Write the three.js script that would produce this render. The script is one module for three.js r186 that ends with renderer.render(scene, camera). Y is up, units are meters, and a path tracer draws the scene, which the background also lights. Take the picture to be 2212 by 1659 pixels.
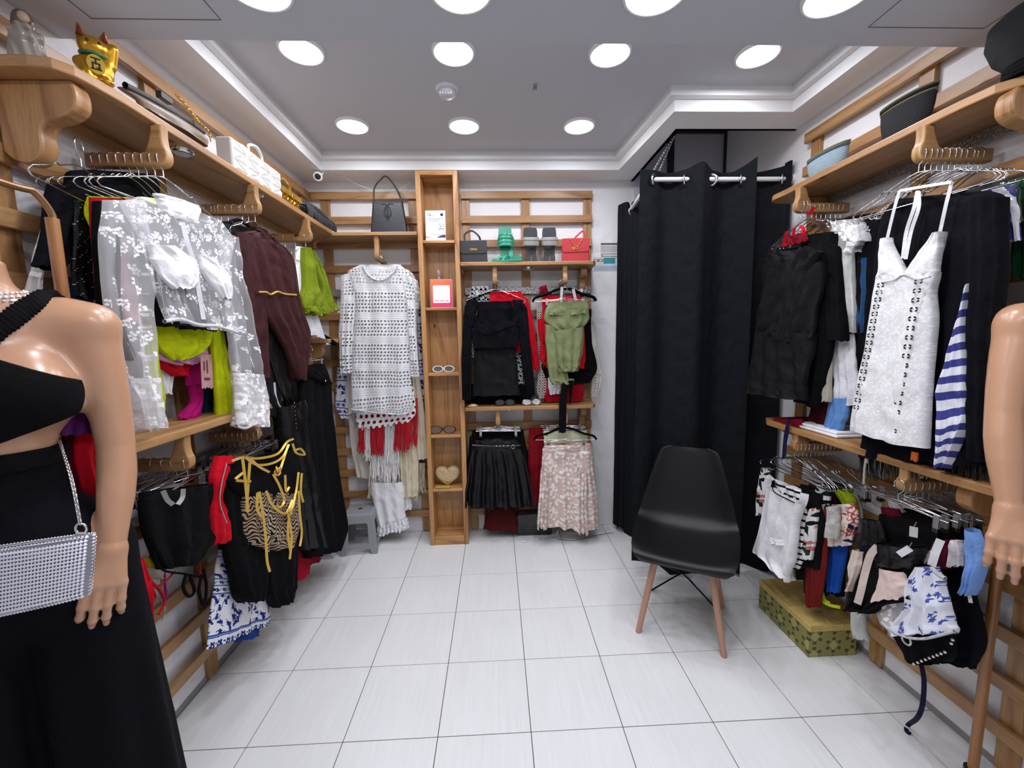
import * as THREE from 'three';
import { mergeGeometries, mergeVertices, toCreasedNormals } from 'three/addons/utils/BufferGeometryUtils.js';
import { RoundedBoxGeometry } from 'three/addons/geometries/RoundedBoxGeometry.js';
import { RectAreaLightUniformsLib } from 'three/addons/lights/RectAreaLightUniformsLib.js';
import { FontLoader } from 'three/addons/loaders/FontLoader.js';
import { TextGeometry } from 'three/addons/geometries/TextGeometry.js';

// ---------- camera, lights, exposure ----------
const W = 2212, H = 1659, FOC = 882.198;
const scene = new THREE.Scene();
scene.background = new THREE.Color(0x0a0a0a);
const camera = new THREE.PerspectiveCamera(2 * Math.atan(H / 2 / FOC) * 180 / Math.PI, W / H, 0.02, 30);
camera.rotation.order = 'YXZ';
camera.rotation.set(-0.1140, -0.0380, -0.0180);
camera.position.set(1.231, 1.395, 2.869);
camera.updateMatrixWorld(true);
const renderer = new THREE.WebGLRenderer({ antialias: true });
renderer.toneMapping = THREE.LinearToneMapping;
renderer.toneMappingExposure = 1.27;
renderer.shadowMap.enabled = true;
RectAreaLightUniformsLib.init();
const LAMP = { color: 0xf5f6ff, intensity: 62, size: 0.15 };
// recessed row one, recessed row two, beam row (in frame), two more rows over the shop front
const Y_REC = 2.525, Y_BEAM = 2.27;
const lampSpots = [];
for (const x of [0.499, 1.09, 1.716, 2.324]) lampSpots.push([x, Y_REC, 1.106, 'front row of the ceiling recess']);
for (const x of [0.50, 1.088, 1.708]) lampSpots.push([x, Y_REC, 0.536, 'back row of the ceiling recess']);
for (const x of [0.663, 1.163, 1.66, 2.14]) lampSpots.push([x, Y_BEAM, 1.74, 'ceiling beam at the top edge']);
for (const x of [0.1, 1.163, 1.66, 2.75]) lampSpots.push([x, Y_BEAM, 2.6, 'ceiling over the shop front']);

// ---------- helpers ----------
const V = (x, y, z) => new THREE.Vector3(x, y, z);
const V2 = (x, y) => new THREE.Vector2(x, y);
let seed_ = 7;
function rnd() { seed_ = (seed_ * 1664525 + 1013904223) >>> 0; return seed_ / 4294967296; }
const rr = (a, b) => a + (b - a) * rnd();
const AX = { x: 0, y: 1, z: 2 };
// survey station: the measured spot and bearing from which all positions below were plotted
const EYE = V(1.231, 1.395, 2.869), EYEQ = new THREE.Quaternion().setFromEuler(new THREE.Euler(-0.1140, -0.0380, -0.0180, 'YXZ'));
// point where the line of sight through a photo pixel meets the plane axis = value
function P(u, v, axis, val) {
  const d = V((u - W / 2) / FOC, -(v - H / 2) / FOC, -1).applyQuaternion(EYEQ);
  const c = EYE, t = (val - c.getComponent(AX[axis])) / d.getComponent(AX[axis]);
  return c.clone().addScaledVector(d, t);
}
function PD(u, v, dep) {   // point at a given distance along the lens axis
  const d = V((u - W / 2) / FOC, -(v - H / 2) / FOC, -1).applyQuaternion(EYEQ);
  return EYE.clone().addScaledVector(d, dep);
}
const hash = (i, j, s) => { let n = (i * 374761393 + j * 668265263 + s * 974634777) | 0; n = Math.imul(n ^ (n >>> 13), 1274126177); return ((n ^ (n >>> 16)) >>> 0) / 4294967296; };
function vn(x, y, s = 0, px = 0, py = 0) {   // value noise, optional period
  const i = Math.floor(x), j = Math.floor(y), f = x - i, g = y - j, a = f * f * (3 - 2 * f), b = g * g * (3 - 2 * g);
  const m = (v, p) => p ? ((v % p) + p) % p : v;
  const h = (p, q) => hash(m(p, px), m(q, py), s);
  return (h(i, j) * (1 - a) + h(i + 1, j) * a) * (1 - b) + (h(i, j + 1) * (1 - a) + h(i + 1, j + 1) * a) * b;
}
const names = {};
function numbered(n) { const k = names[n] = (names[n] === undefined ? 0 : names[n] + 1); return k ? n + '_' + String(k).padStart(3, '0') : n; }
function shade(o) { o.traverse(m => { if (m.isMesh) { m.castShadow = true; m.receiveShadow = true; } }); }
function dataOf(o, label, category, group, kind) {
  if (label) o.userData.label = label;
  if (category) o.userData.category = category;
  if (group) o.userData.group = group;
  if (kind) o.userData.kind = kind;
  return o;
}
// a Group at the base of a thing; part() takes geometry in room coordinates
function thing(name, label, category, at = [0, 0, 0], group) {
  const o = new THREE.Group(); o.name = numbered(name); o.position.set(...(at.isVector3 ? at.toArray() : at)); scene.add(o);
  return dataOf(o, label, category, group);
}
function part(parent, name, geo, mat, label) {
  const o = new THREE.Mesh(geo, mat); o.name = name; parent.add(o);
  parent.updateWorldMatrix(true, false);
  const off = V(0, 0, 0).applyMatrix4(parent.matrixWorld);
  geo.translate(-off.x, -off.y, -off.z);
  o.castShadow = o.receiveShadow = true;
  if (label) o.userData.label = label;
  return o;
}
function lpart(parent, name, geo, mat, label) {   // geometry already local to the parent
  const o = new THREE.Mesh(geo, mat); o.name = name; parent.add(o); o.castShadow = o.receiveShadow = true;
  if (label) o.userData.label = label;
  return o;
}
function solo(name, geo, mat, label, category, group) {   // a thing of one mesh
  geo.computeBoundingBox(); const b = geo.boundingBox, c = V((b.min.x + b.max.x) / 2, b.min.y, (b.min.z + b.max.z) / 2);
  const o = new THREE.Mesh(geo, mat); o.name = numbered(name); geo.translate(-c.x, -c.y, -c.z); o.position.copy(c); scene.add(o);
  o.castShadow = o.receiveShadow = true;
  return dataOf(o, label, category, group);
}
function struct(name, geo, mat) { const o = new THREE.Mesh(geo, mat); o.name = name; scene.add(o); o.castShadow = o.receiveShadow = true; o.userData.kind = 'structure'; return o; }
function copyOf(o, label, group) { const c = o.clone(); c.name = numbered(o.name.replace(/_\d{3}$/, '')); c.userData = { ...o.userData }; if (label) c.userData.label = label; if (group) c.userData.group = group; scene.add(c); return c; }
// uv in metres, grain along axis g
function uvBox(geo, g = 0, ou = rnd(), ov = rnd()) {
  const geo2 = geo.index ? geo.toNonIndexed() : geo; const p = geo2.attributes.position, n = p.count, uv = new Float32Array(n * 2);
  const a = V(), b = V(), c = V();
  for (let i = 0; i < n; i += 3) {
    a.fromBufferAttribute(p, i); b.fromBufferAttribute(p, i + 1); c.fromBufferAttribute(p, i + 2);
    const m = b.clone().sub(a).cross(c.clone().sub(a)); const q = [Math.abs(m.x), Math.abs(m.y), Math.abs(m.z)];
    const k = q[0] > q[1] && q[0] > q[2] ? 0 : q[1] > q[2] ? 1 : 2;
    let s, t; if (k === g) { s = (g + 1) % 3; t = (g + 2) % 3; } else { s = g; t = 3 - g - k; }
    for (let j = 0; j < 3; j++) { const w = [p.getX(i + j), p.getY(i + j), p.getZ(i + j)]; uv[(i + j) * 2] = w[s] + ou; uv[(i + j) * 2 + 1] = w[t] + ov; }
  }
  geo2.setAttribute('uv', new THREE.BufferAttribute(uv, 2));
  return geo2;
}
function box(x0, y0, z0, x1, y1, z1, r = 0.003, g = -1) {
  const w = x1 - x0, h = y1 - y0, d = z1 - z0;
  const geo = r ? new RoundedBoxGeometry(w, h, d, 1, Math.min(r, w / 2.01, h / 2.01, d / 2.01)) : new THREE.BoxGeometry(w, h, d);
  geo.translate((x0 + x1) / 2, (y0 + y1) / 2, (z0 + z1) / 2);
  if (g < 0) g = w >= h && w >= d ? 0 : h >= d ? 1 : 2;
  return uvBox(geo, g);
}
function merge(list) { return mergeGeometries(list.map(g => { const q = g.index ? g.toNonIndexed() : g; for (const k of Object.keys(q.attributes)) if (!['position', 'normal', 'uv'].includes(k)) q.deleteAttribute(k); if (!q.attributes.uv) q.setAttribute('uv', new THREE.BufferAttribute(new Float32Array(q.attributes.position.count * 2), 2)); return q; })); }
function tube(pts, r, seg = 0, rad = 6, closed = false, tension = 0.5) {
  const c = new THREE.CatmullRomCurve3(pts.map(p => p.isVector3 ? p : V(...p)), closed, 'catmullrom', tension);
  return new THREE.TubeGeometry(c, seg || Math.max(4, pts.length * 5), r, rad, closed);
}
function wire(pts, r, rad = 5) { return tube(pts, r, pts.length * 4, rad, false, 0.12); }
function rod(a, b, r, r2 = r, seg = 10) {
  const d = b.clone().sub(a), g = new THREE.CylinderGeometry(r2, r, d.length(), seg);
  g.applyQuaternion(new THREE.Quaternion().setFromUnitVectors(V(0, 1, 0), d.clone().normalize()));
  return g.translate((a.x + b.x) / 2, (a.y + b.y) / 2, (a.z + b.z) / 2);
}
function grid(rows, closed) {   // rows of points, all the same length, u/v in metres
  const nr = rows.length, nc = rows[0].length, pos = [], uv = [], idx = [];
  let vv = 0;
  for (let i = 0; i < nr; i++) {
    if (i) vv += rows[i][0].p.distanceTo(rows[i - 1][0].p);
    for (let j = 0; j < nc; j++) { const q = rows[i][j]; pos.push(q.p.x, q.p.y, q.p.z); uv.push(q.u, q.v !== undefined ? q.v : vv); }
  }
  for (let i = 0; i < nr - 1; i++) for (let j = 0; j < nc - 1; j++) { const a = i * nc + j, b = a + 1, c = a + nc, d = c + 1; idx.push(a, c, b, b, c, d); }
  const g = new THREE.BufferGeometry();
  g.setAttribute('position', new THREE.Float32BufferAttribute(pos, 3)); g.setAttribute('uv', new THREE.Float32BufferAttribute(uv, 2)); g.setIndex(idx);
  g.computeVertexNormals();
  if (closed) { const n = g.attributes.normal; for (let i = 0; i < nr; i++) { const a = i * nc, b = a + nc - 1, m = V(n.getX(a) + n.getX(b), n.getY(a) + n.getY(b), n.getZ(a) + n.getZ(b)).normalize(); n.setXYZ(a, m.x, m.y, m.z); n.setXYZ(b, m.x, m.y, m.z); } }
  return g;
}
// hanging cloth: a closed flattened tube through pairs of left / right points, with folds
function cloth(pairs, o = {}) {
  const { d = 0.012, f = 0.006, n = 3, s = rnd() * 50, nu = 22, nv = 0, hem = 0.0025, cr = 0.006, nrm = null, fs = 0.25, dg = 0, ed = 0.018 } = o;
  const L = new THREE.CatmullRomCurve3(pairs.map(q => q[0]), false, 'catmullrom', 0.35), R = new THREE.CatmullRomCurve3(pairs.map(q => q[1]), false, 'catmullrom', 0.35);
  const m = nv || Math.max(14, pairs.length * 7), rows = [];
  const last = pairs.length - 1;
  let N = nrm;
  if (!N) { const a = pairs[0][1].clone().sub(pairs[0][0]).add(pairs[last][1]).sub(pairs[last][0]), b = pairs[0][0].clone().add(pairs[0][1]).sub(pairs[last][0]).sub(pairs[last][1]); N = a.cross(b).normalize(); }
  const flat = cr === 0;
  for (let i = 0; i <= m; i++) {
    const t = i / m, A = L.getPoint(t), B = R.getPoint(t), c = A.clone().add(B).multiplyScalar(0.5), h = B.clone().sub(A).multiplyScalar(0.5), w = h.length(), len = pairs[0][0].distanceTo(pairs[last][0]);
    const amp = f * (fs + (1 - fs) * t), row = [], dn = B.y < A.y - 0.5 ? 0 : 1;
    for (let j = 0; j <= nu * 2; j++) {
      const a = j / (nu * 2) * Math.PI * 2, cs = Math.cos(a), sn = Math.sin(a);
      const e = Math.sign(sn) * Math.pow(Math.abs(sn), 0.6) * d * (0.75 + 0.35 * vn(cs * 2 + s, t * 3, 5));
      const ph = cs * n * Math.PI + s + 0.9 * vn(t * 2.2, s, 2) * 2 + dg * t;
      // creases: ridged noise stretched along the fall of the cloth
      const U = cs * w, Q = t * len, r1 = 1 - Math.abs(2 * vn(U * 26 + s + dg * Q * 5, Q * 13 + s, 9) - 1), r2 = 1 - Math.abs(2 * vn(U * 50 + s, Q * 34 - U * 20, 12) - 1);
      const k = e + amp * Math.sin(ph) + amp * 0.5 * Math.sin(ph * 2.1 + s * 3 + t * 2) + (flat ? 0 : (cr * (r1 - 0.5) * 1.6 + cr * 0.5 * (r2 - 0.5)) * (1 - Math.pow(Math.abs(cs), 6)));
      const eg = flat ? 0 : ed * Math.min(1, w / 0.06) * (vn(t * 7 + s, cs > 0 ? 3 : 9, 21) - 0.5) * 0.5;
      const p = c.clone().addScaledVector(h, cs * (1 + eg / Math.max(w, 0.01))).addScaledVector(N, k);
      if (hem) p.y += hem * t * t * t * (Math.sin(ph * 1.3 + 1) + 0.8 * Math.sin(cs * 5 + s));
      row.push({ p, u: cs * w });
    }
    rows.push(row);
  }
  return grid(rows, true);
}
const prs = (axis, val, a) => { const r = []; for (let i = 0; i < a.length; i += 4) r.push([P(a[i], a[i + 1], axis, val), P(a[i + 2], a[i + 3], axis, val)]); return r; };
function ribbon(pts, w, th = 0.0012, up = null) {   // flat strap along points
  const c = new THREE.CatmullRomCurve3(pts.map(p => p.isVector3 ? p : V(...p)), false, 'catmullrom', 0.5), m = Math.max(6, pts.length * 6), rows = [];
  for (let i = 0; i <= m; i++) {
    const t = i / m, p = c.getPoint(t), tg = c.getTangent(t), view = up || EYE.clone().sub(p).normalize();
    const sd = tg.clone().cross(view).normalize(), nn = sd.clone().cross(tg).normalize(), hw = w / 2;
    rows.push([[-1, -1], [1, -1], [1, 1], [-1, 1], [-1, -1]].map(([a, b]) => ({ p: p.clone().addScaledVector(sd, a * hw).addScaledVector(nn, b * th), u: a * hw })));
  }
  return toCreasedNormals(grid(rows, false), 0.8);
}
function extr(pts, depth, bev = 0.004, holes = [], curve = 12) {   // pts: Shape or [[x,y]..]
  const s = pts.isShape || pts.getPoints ? pts : new THREE.Shape(pts.map(p => V2(...p)));
  for (const h of holes) s.holes.push(new THREE.Path(h.map(p => V2(...p))));
  return new THREE.ExtrudeGeometry(s, { depth: Math.max(1e-4, depth - 2 * bev), bevelEnabled: bev > 0, bevelThickness: bev, bevelSize: bev, bevelOffset: -bev, bevelSegments: 2, curveSegments: curve }).translate(0, 0, bev);
}
function smoothShape(pts, closed = true) { const c = new THREE.CatmullRomCurve3(pts.map(p => V(p[0], p[1], 0)), closed, 'catmullrom', 0.5); return new THREE.Shape(c.getPoints(pts.length * 5).map(p => V2(p.x, p.y))); }
const lathe = (pts, seg = 28) => new THREE.LatheGeometry(pts.map(p => V2(...p)), seg);
// ---------- textures and materials ----------
function dtex(w, h, fn, color = true) {
  const a = new Uint8Array(w * h * 4);
  for (let j = 0; j < h; j++) for (let i = 0; i < w; i++) { const c = fn(i / w, j / h), k = (j * w + i) * 4; a[k] = c[0]; a[k + 1] = c[1]; a[k + 2] = c[2]; a[k + 3] = c[3] === undefined ? 255 : c[3]; }
  const t = new THREE.DataTexture(a, w, h, THREE.RGBAFormat); t.wrapS = t.wrapT = THREE.RepeatWrapping; t.magFilter = THREE.LinearFilter; t.minFilter = THREE.LinearMipmapLinearFilter; t.generateMipmaps = true;
  if (color) t.colorSpace = THREE.SRGBColorSpace; t.needsUpdate = true; return t;
}
const gray = (w, h, fn) => dtex(w, h, (u, v) => { const g = Math.max(0, Math.min(255, 255 * fn(u, v))); return [g, g, g]; }, false);
function ctex(w, h, draw, sx = 1, sy = 1, color = true, wrap = true) {   // canvas print; drawn nine times so that it tiles; sx, sy = metres covered
  const c = document.createElement('canvas'); c.width = w; c.height = h; const x = c.getContext('2d');
  draw(x, w, h);
  const t = new THREE.CanvasTexture(c); if (color) t.colorSpace = THREE.SRGBColorSpace;
  if (wrap) { t.wrapS = t.wrapT = THREE.RepeatWrapping; t.repeat.set(1 / sx, 1 / sy); }
  t.magFilter = THREE.LinearFilter; return t;
}
function tiled(x, w, h, px, py, r, fn) { for (const a of [-w, 0, w]) for (const b of [-h, 0, h]) { const X = px + a, Y = py + b; if (X > -r && X < w + r && Y > -r && Y < h + r) { x.save(); x.translate(X, Y); fn(); x.restore(); } } }
const lerp = (a, b, t) => a + (b - a) * t;
const mix3 = (a, b, t) => [lerp(a[0], b[0], t), lerp(a[1], b[1], t), lerp(a[2], b[2], t)];
const clamp = (x, a = 0, b = 1) => Math.min(b, Math.max(a, x));
function woodTex(c0, c1, c2, s, rings = 9) {
  const t = dtex(1024, 512, (u, v) => {
    const warp = 0.16 * (vn(u * 3, v * 4, s, 3, 4) - 0.5) + 0.05 * (vn(u * 8, v * 10, s + 1, 8, 10) - 0.5);
    const ring = 0.5 + 0.5 * Math.sin((v + warp) * rings * 2 * Math.PI);
    const fine = vn(u * 14, v * 220, s + 2, 14, 220), mid = vn(u * 5, v * 40 + warp * 30, s + 3, 5);
    let c = mix3(c0, c1, clamp(0.15 + 0.5 * ring * mid + 0.35 * fine));
    c = mix3(c, c2, 0.45 * clamp((mid - 0.55) * 3) * ring);
    // knots
    for (let k = 0; k < 2; k++) { const ku = hash(k, 1, s), kv = hash(k, 2, s); let du = Math.abs(u - ku), dv = Math.abs(v - kv); const r = Math.hypot(du * 1.0, dv * 0.9); if (r < 0.022) c = mix3([70, 40, 22], c, clamp((r - 0.006) / 0.016)); }
    const g = (vn(u * 60, v * 300, s + 5, 60, 300) - 0.5) * 14; return [c[0] + g, c[1] + g, c[2] + g];
  });
  t.repeat.set(1, 2); return t;
}
const wt1 = woodTex([206, 170, 118], [168, 126, 80], [130, 90, 54], 3), wt2 = woodTex([196, 156, 104], [160, 118, 72], [122, 80, 46], 11, 7), wt3 = woodTex([204, 158, 100], [158, 106, 58], [114, 64, 34], 23, 5);
const woodM = [wt1, wt2].map(t => new THREE.MeshPhysicalMaterial({ map: t, color: 0xe6dcd3, roughness: 0.48, clearcoat: 0.25, clearcoatRoughness: 0.35 }));
const wood = () => woodM[rnd() < 0.5 ? 0 : 1];
const oakM = new THREE.MeshPhysicalMaterial({ map: wt3, roughness: 0.42, clearcoat: 0.35, clearcoatRoughness: 0.3 });
const poleM = new THREE.MeshPhysicalMaterial({ map: wt2, color: 0xdcbfa6, roughness: 0.4, clearcoat: 0.4, clearcoatRoughness: 0.25 });
const wallBump = gray(256, 256, (u, v) => 0.5 * vn(u * 40, v * 40, 1, 40, 40) + 0.5 * vn(u * 90, v * 90, 2, 90, 90)); wallBump.repeat.set(2.5, 2.5);
const wallM = new THREE.MeshStandardMaterial({ color: 0xecebec, roughness: 0.85, bumpMap: wallBump, bumpScale: 0.0012 });
const ceilM = new THREE.MeshStandardMaterial({ color: 0xc2c4cb, roughness: 0.9, bumpMap: wallBump, bumpScale: 0.0006 });  // white ceiling; the dimness of its bounce-lit underside is put into this grey
const trimM = new THREE.MeshStandardMaterial({ color: 0xe6e6e6, roughness: 0.8 });
const baseM = new THREE.MeshStandardMaterial({ color: 0x8f8d8b, roughness: 0.9 });
const gapM = new THREE.MeshStandardMaterial({ color: 0x6f6d6b, roughness: 0.9 });
const shaftM = new THREE.MeshStandardMaterial({ color: 0xd4d4de, roughness: 0.9 });
const tileTex = [0, 1].map(k => { const t = dtex(512, 512, (u, v) => { const a = vn(u * 8, v * 150, 31 + k, 8, 150), b = vn(u * 3, v * 60, 35 + k, 3, 60), c = vn(u * 6, v * 6, 37 + k, 6, 6); const g = 226 + (a - 0.5) * 5 + (b - 0.5) * 3 + (c - 0.5) * 4; return [g - 1, g, g - 0.5]; }); t.repeat.set(1.5, 1.5); return t; });
const tileM = tileTex.map(t => new THREE.MeshPhysicalMaterial({ map: t, roughness: 0.36, clearcoat: 0.1, clearcoatRoughness: 0.3 }));
const groutM = new THREE.MeshStandardMaterial({ color: 0x4d4b49, roughness: 0.95 });
const chromeM = new THREE.MeshStandardMaterial({ color: 0xd8d9db, roughness: 0.16, metalness: 1 });
const steelM = new THREE.MeshStandardMaterial({ color: 0xb9bbbe, roughness: 0.35, metalness: 1 });
const goldM = new THREE.MeshStandardMaterial({ color: 0xe2b04a, roughness: 0.22, metalness: 1 });
const brassM = new THREE.MeshStandardMaterial({ color: 0x96704e, roughness: 0.38, metalness: 0.85 });
const whitePl = new THREE.MeshPhysicalMaterial({ color: 0xe9e9ea, roughness: 0.35, clearcoat: 0.3 });
const blackPl = new THREE.MeshPhysicalMaterial({ color: 0x0d0e10, roughness: 0.3, clearcoat: 0.3 });
const velvetM = new THREE.MeshPhysicalMaterial({ color: 0x08080a, roughness: 0.95, specularIntensity: 0.2, sheen: 0.1, sheenRoughness: 0.5, sheenColor: new THREE.Color(0x333338) });
const clearM = new THREE.MeshPhysicalMaterial({ color: 0xffffff, transmission: 1, thickness: 0, roughness: 0.06, ior: 1.49 });
const weave = gray(128, 128, (u, v) => 0.5 + 0.25 * Math.sin(u * 64 * Math.PI * 2) + 0.25 * Math.sin(v * 64 * Math.PI * 2)); weave.repeat.set(14, 14);
const crump = gray(256, 256, (u, v) => 0.6 * vn(u * 6, v * 4, 61, 6, 4) + 0.3 * vn(u * 14, v * 9, 62, 14, 9) + 0.1 * vn(u * 40, v * 40, 63, 40, 40)); crump.repeat.set(4, 4);
const fabs = {};
function fab(c, rough = 0.9, sheen = 0.25) {
  const k = c + '_' + rough + '_' + sheen;
  if (!fabs[k]) { const col = new THREE.Color(c); sheen *= Math.min(1, (col.r + col.g + col.b) * 2.5); fabs[k] = new THREE.MeshPhysicalMaterial({ color: col, roughness: rough, specularIntensity: rough < 0.6 ? 0.7 : 0.25, sheen, sheenRoughness: 0.6, sheenColor: col.clone().lerp(new THREE.Color(0xffffff), 0.25), bumpMap: crump, bumpScale: 0.007 }); }
  return fabs[k];
}
function fabT(map, o = {}) { return new THREE.MeshPhysicalMaterial({ map, roughness: 0.88, specularIntensity: 0.3, sheen: 0.15, sheenRoughness: 0.6, bumpMap: crump, bumpScale: 0.003, ...o }); }
const BLK = fab(0x0a0a0c, 0.9, 0.12), BLK2 = fab(0x151416, 0.7, 0.1), NAVYB = fab(0x08090f, 0.88, 0.15), SATB = fab(0x08080a, 0.42, 0.05), WHT = fab(0xe6e6e8), OFFW = fab(0xd8d2c4), CREAM = fab(0xd6cbb2), RED = fab(0xc00f22), DRED = fab(0x6e0f1c), MARO = fab(0x4a1712), LIME = fab(0xb9c513), PINK = fab(0xd49ac0), MAG = fab(0xa61266), PURP = fab(0x4c1a52), TEAL = fab(0x163a56), BLUE = fab(0x17489c), LBLUE = fab(0x6f97d2), BROWN = fab(0x3f2122, 0.72, 0.3), OLIVE = fab(0x7c845c, 0.7, 0.3), GRN = fab(0x76861c), LGRAY = fab(0xb3b2ad), CURT = fab(0x14161b, 0.75, 0.2);
const goldRib = new THREE.MeshStandardMaterial({ color: 0xd9b24e, roughness: 0.38, metalness: 0.35 });
const leatherB = gray(256, 256, (u, v) => 0.5 * vn(u * 50, v * 50, 71, 50, 50) + 0.5 * vn(u * 110, v * 110, 72, 110, 110)); leatherB.repeat.set(6, 6);
const leather = (c, r = 0.42) => new THREE.MeshPhysicalMaterial({ color: c, roughness: r, bumpMap: leatherB, bumpScale: 0.0006, clearcoat: 0.15, clearcoatRoughness: 0.4 });
function flower(x, r, n = 5) { for (let i = 0; i < n; i++) { x.rotate(Math.PI * 2 / n); x.beginPath(); x.ellipse(0, -r * 0.6, r * 0.36, r * 0.5, 0, 0, 7); x.fill(); } }
function leaf(x, l, w) { x.beginPath(); x.moveTo(0, 0); x.quadraticCurveTo(l / 2, -w, l, 0); x.quadraticCurveTo(l / 2, w, 0, 0); x.fill(); }
// sheer tulle with embroidered sprigs (alpha)
seed_ = 99;
const tulleA = ctex(512, 512, (x, w, h) => {
  x.fillStyle = '#3c3c3c'; x.fillRect(0, 0, w, h);
  for (let i = 0; i < 34; i++) { const px = rnd() * w, py = rnd() * h, a = rnd() * 7; tiled(x, w, h, px, py, 70, () => { x.rotate(a); x.strokeStyle = '#ddd'; x.lineWidth = 2.5; x.beginPath(); x.moveTo(0, 0); x.bezierCurveTo(10, 15, -10, 30, 4, 52); x.stroke(); x.fillStyle = '#fff'; for (let k = 0; k < 5; k++) { x.save(); x.translate(Math.sin(k * 2.4) * 14, k * 11); flower(x, 9); x.restore(); } }); }
}, 0.24, 0.24, false);
const tulleM = new THREE.MeshPhysicalMaterial({ color: 0xf1f1f3, roughness: 0.8, alphaMap: tulleA, transparent: true, side: THREE.DoubleSide });
const laceDenseA = ctex(512, 512, (x, w, h) => {
  x.fillStyle = '#5c5c5c'; x.fillRect(0, 0, w, h);
  for (let i = 0; i < 80; i++) { const px = rnd() * w, py = rnd() * h; tiled(x, w, h, px, py, 40, () => { x.fillStyle = '#fff'; flower(x, 22, 6); }); }
}, 0.2, 0.2, false);
const laceDenseM = new THREE.MeshPhysicalMaterial({ color: 0xf4f3f2, roughness: 0.85, alphaMap: laceDenseA, transparent: true, side: THREE.DoubleSide });
// crochet: rows of small openings
const crochetA = ctex(512, 512, (x, w, h) => {
  x.fillStyle = '#fff'; x.fillRect(0, 0, w, h);
  x.fillStyle = '#000';
  for (const [y0, k] of [[4, 6], [280, 5]]) for (let r = 0; r < k; r++) for (let i = 0; i < 16; i++) { x.beginPath(); x.ellipse(i * 32 + (r % 2) * 8 + 16, y0 + r * 34 + 20, 11, 9, 0.5, 0, 7); x.fill(); x.fillRect(i * 32 + (r % 2) * 8 + 8, y0 + r * 34 + 14, 14, 5); }
  for (const y of [226, 246, 266, 462, 482, 500]) { x.fillStyle = '#777'; for (let i = 0; i < 32; i++) x.fillRect(i * 16, y, 9, 4); }
}, 0.32, 0.32, false);
const crochetB = ctex(256, 256, (x, w, h) => { for (let j = 0; j < 32; j++) { x.fillStyle = j % 2 ? '#fff' : '#555'; x.fillRect(0, j * 8, w, 8); } for (let i = 0; i < 64; i++) { x.fillStyle = 'rgba(0,0,0,.35)'; x.fillRect(i * 4, 0, 1.5, h); } }, 0.1, 0.1, false);
const crochetM = new THREE.MeshPhysicalMaterial({ color: 0xeeeef0, roughness: 0.9, alphaMap: crochetA, alphaTest: 0.5, bumpMap: crochetB, bumpScale: 0.002, side: THREE.DoubleSide });
const netA = ctex(256, 256, (x, w, h) => { x.fillStyle = '#000'; x.fillRect(0, 0, w, h); x.strokeStyle = '#fff'; x.lineWidth = 12; for (let i = 0; i < 5; i++) for (let j = 0; j < 5; j++) { x.beginPath(); x.ellipse(i * 64, j * 64, 30, 24, 0, 0, 7); x.stroke(); } }, 0.07, 0.07, false);
const netM = new THREE.MeshPhysicalMaterial({ color: 0xe2ddd2, roughness: 0.9, alphaMap: netA, alphaTest: 0.5, side: THREE.DoubleSide });
const eyeletA = ctex(256, 256, (x, w, h) => { x.fillStyle = '#fff'; x.fillRect(0, 0, w, h); x.fillStyle = '#000'; for (let j = 0; j < 4; j++) for (let i = 0; i < 4; i++) tiled(x, w, h, i * 64 + (j % 2) * 32 + 16, j * 64 + 24, 30, () => { x.beginPath(); x.arc(0, 0, 19, 0, 7); x.fill(); }); }, 0.15, 0.15, false);
const eyeletM = new THREE.MeshPhysicalMaterial({ color: 0xe9e9e9, roughness: 0.9, alphaMap: eyeletA, alphaTest: 0.5, side: THREE.DoubleSide });
const seqTex = ctex(256, 256, (x, w, h) => { x.fillStyle = '#09090a'; x.fillRect(0, 0, w, h); for (let i = 0; i < 16; i++) for (let j = 0; j < 16; j++) { x.fillStyle = (i * 7 + j * 3) % 5 ? '#232326' : '#8d8d90'; x.beginPath(); x.arc(i * 16 + (j % 2) * 8, j * 16 + 8, 4.2, 0, 7); x.fill(); } }, 0.12, 0.12);
const seqM = fabT(seqTex, { roughness: 0.4 });
// blue on white print with borders
const bluePrintDraw = (x, w, h) => {
  x.fillStyle = '#e4e4ea'; x.fillRect(0, 0, w, h);
  x.strokeStyle = x.fillStyle = '#1b2f74';
  for (let i = 0; i < 30; i++) { const px = rnd() * w, py = rnd() * h * 0.55, a = rnd() * 7; tiled(x, w, h, px, py, 60, () => { x.rotate(a); x.lineWidth = 5; x.beginPath(); x.moveTo(-40, 0); x.bezierCurveTo(-10, 26, 10, -26, 40, 0); x.stroke(); for (let k = -1; k < 2; k++) { x.save(); x.translate(k * 24, k * 5); x.rotate(k + 1); leaf(x, 30, 14); x.restore(); } flower(x, 17, 6); }); }
  for (const y of [0.58, 0.78, 0.96]) { x.fillStyle = '#24408c'; x.fillRect(0, y * h, w, 0.035 * h); x.fillStyle = '#c9cde0'; x.fillRect(0, (y + 0.012) * h, w, 3); }
  x.fillStyle = '#1b2f74'; for (let i = 0; i < 7; i++) for (const y of [0.69, 0.88]) tiled(x, w, h, (i + 0.5) / 7 * w, y * h, 40, () => { flower(x, 24, 5); x.fillStyle = '#e4e4ea'; x.beginPath(); x.arc(0, 0, 5, 0, 7); x.fill(); x.fillStyle = '#1b2f74'; x.translate(26, 8); leaf(x, 22, 10); });
};
const bluePrintM = fabT(ctex(512, 512, bluePrintDraw, 0.24, 0.24));
const stripeM = fabT(ctex(128, 128, (x, w, h) => { x.fillStyle = '#d5d6de'; x.fillRect(0, 0, w, h); x.fillStyle = '#3b3f80'; for (let i = 0; i < 2; i++) x.fillRect(0, i * 64, w, 30); }, 0.09, 0.09));
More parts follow.
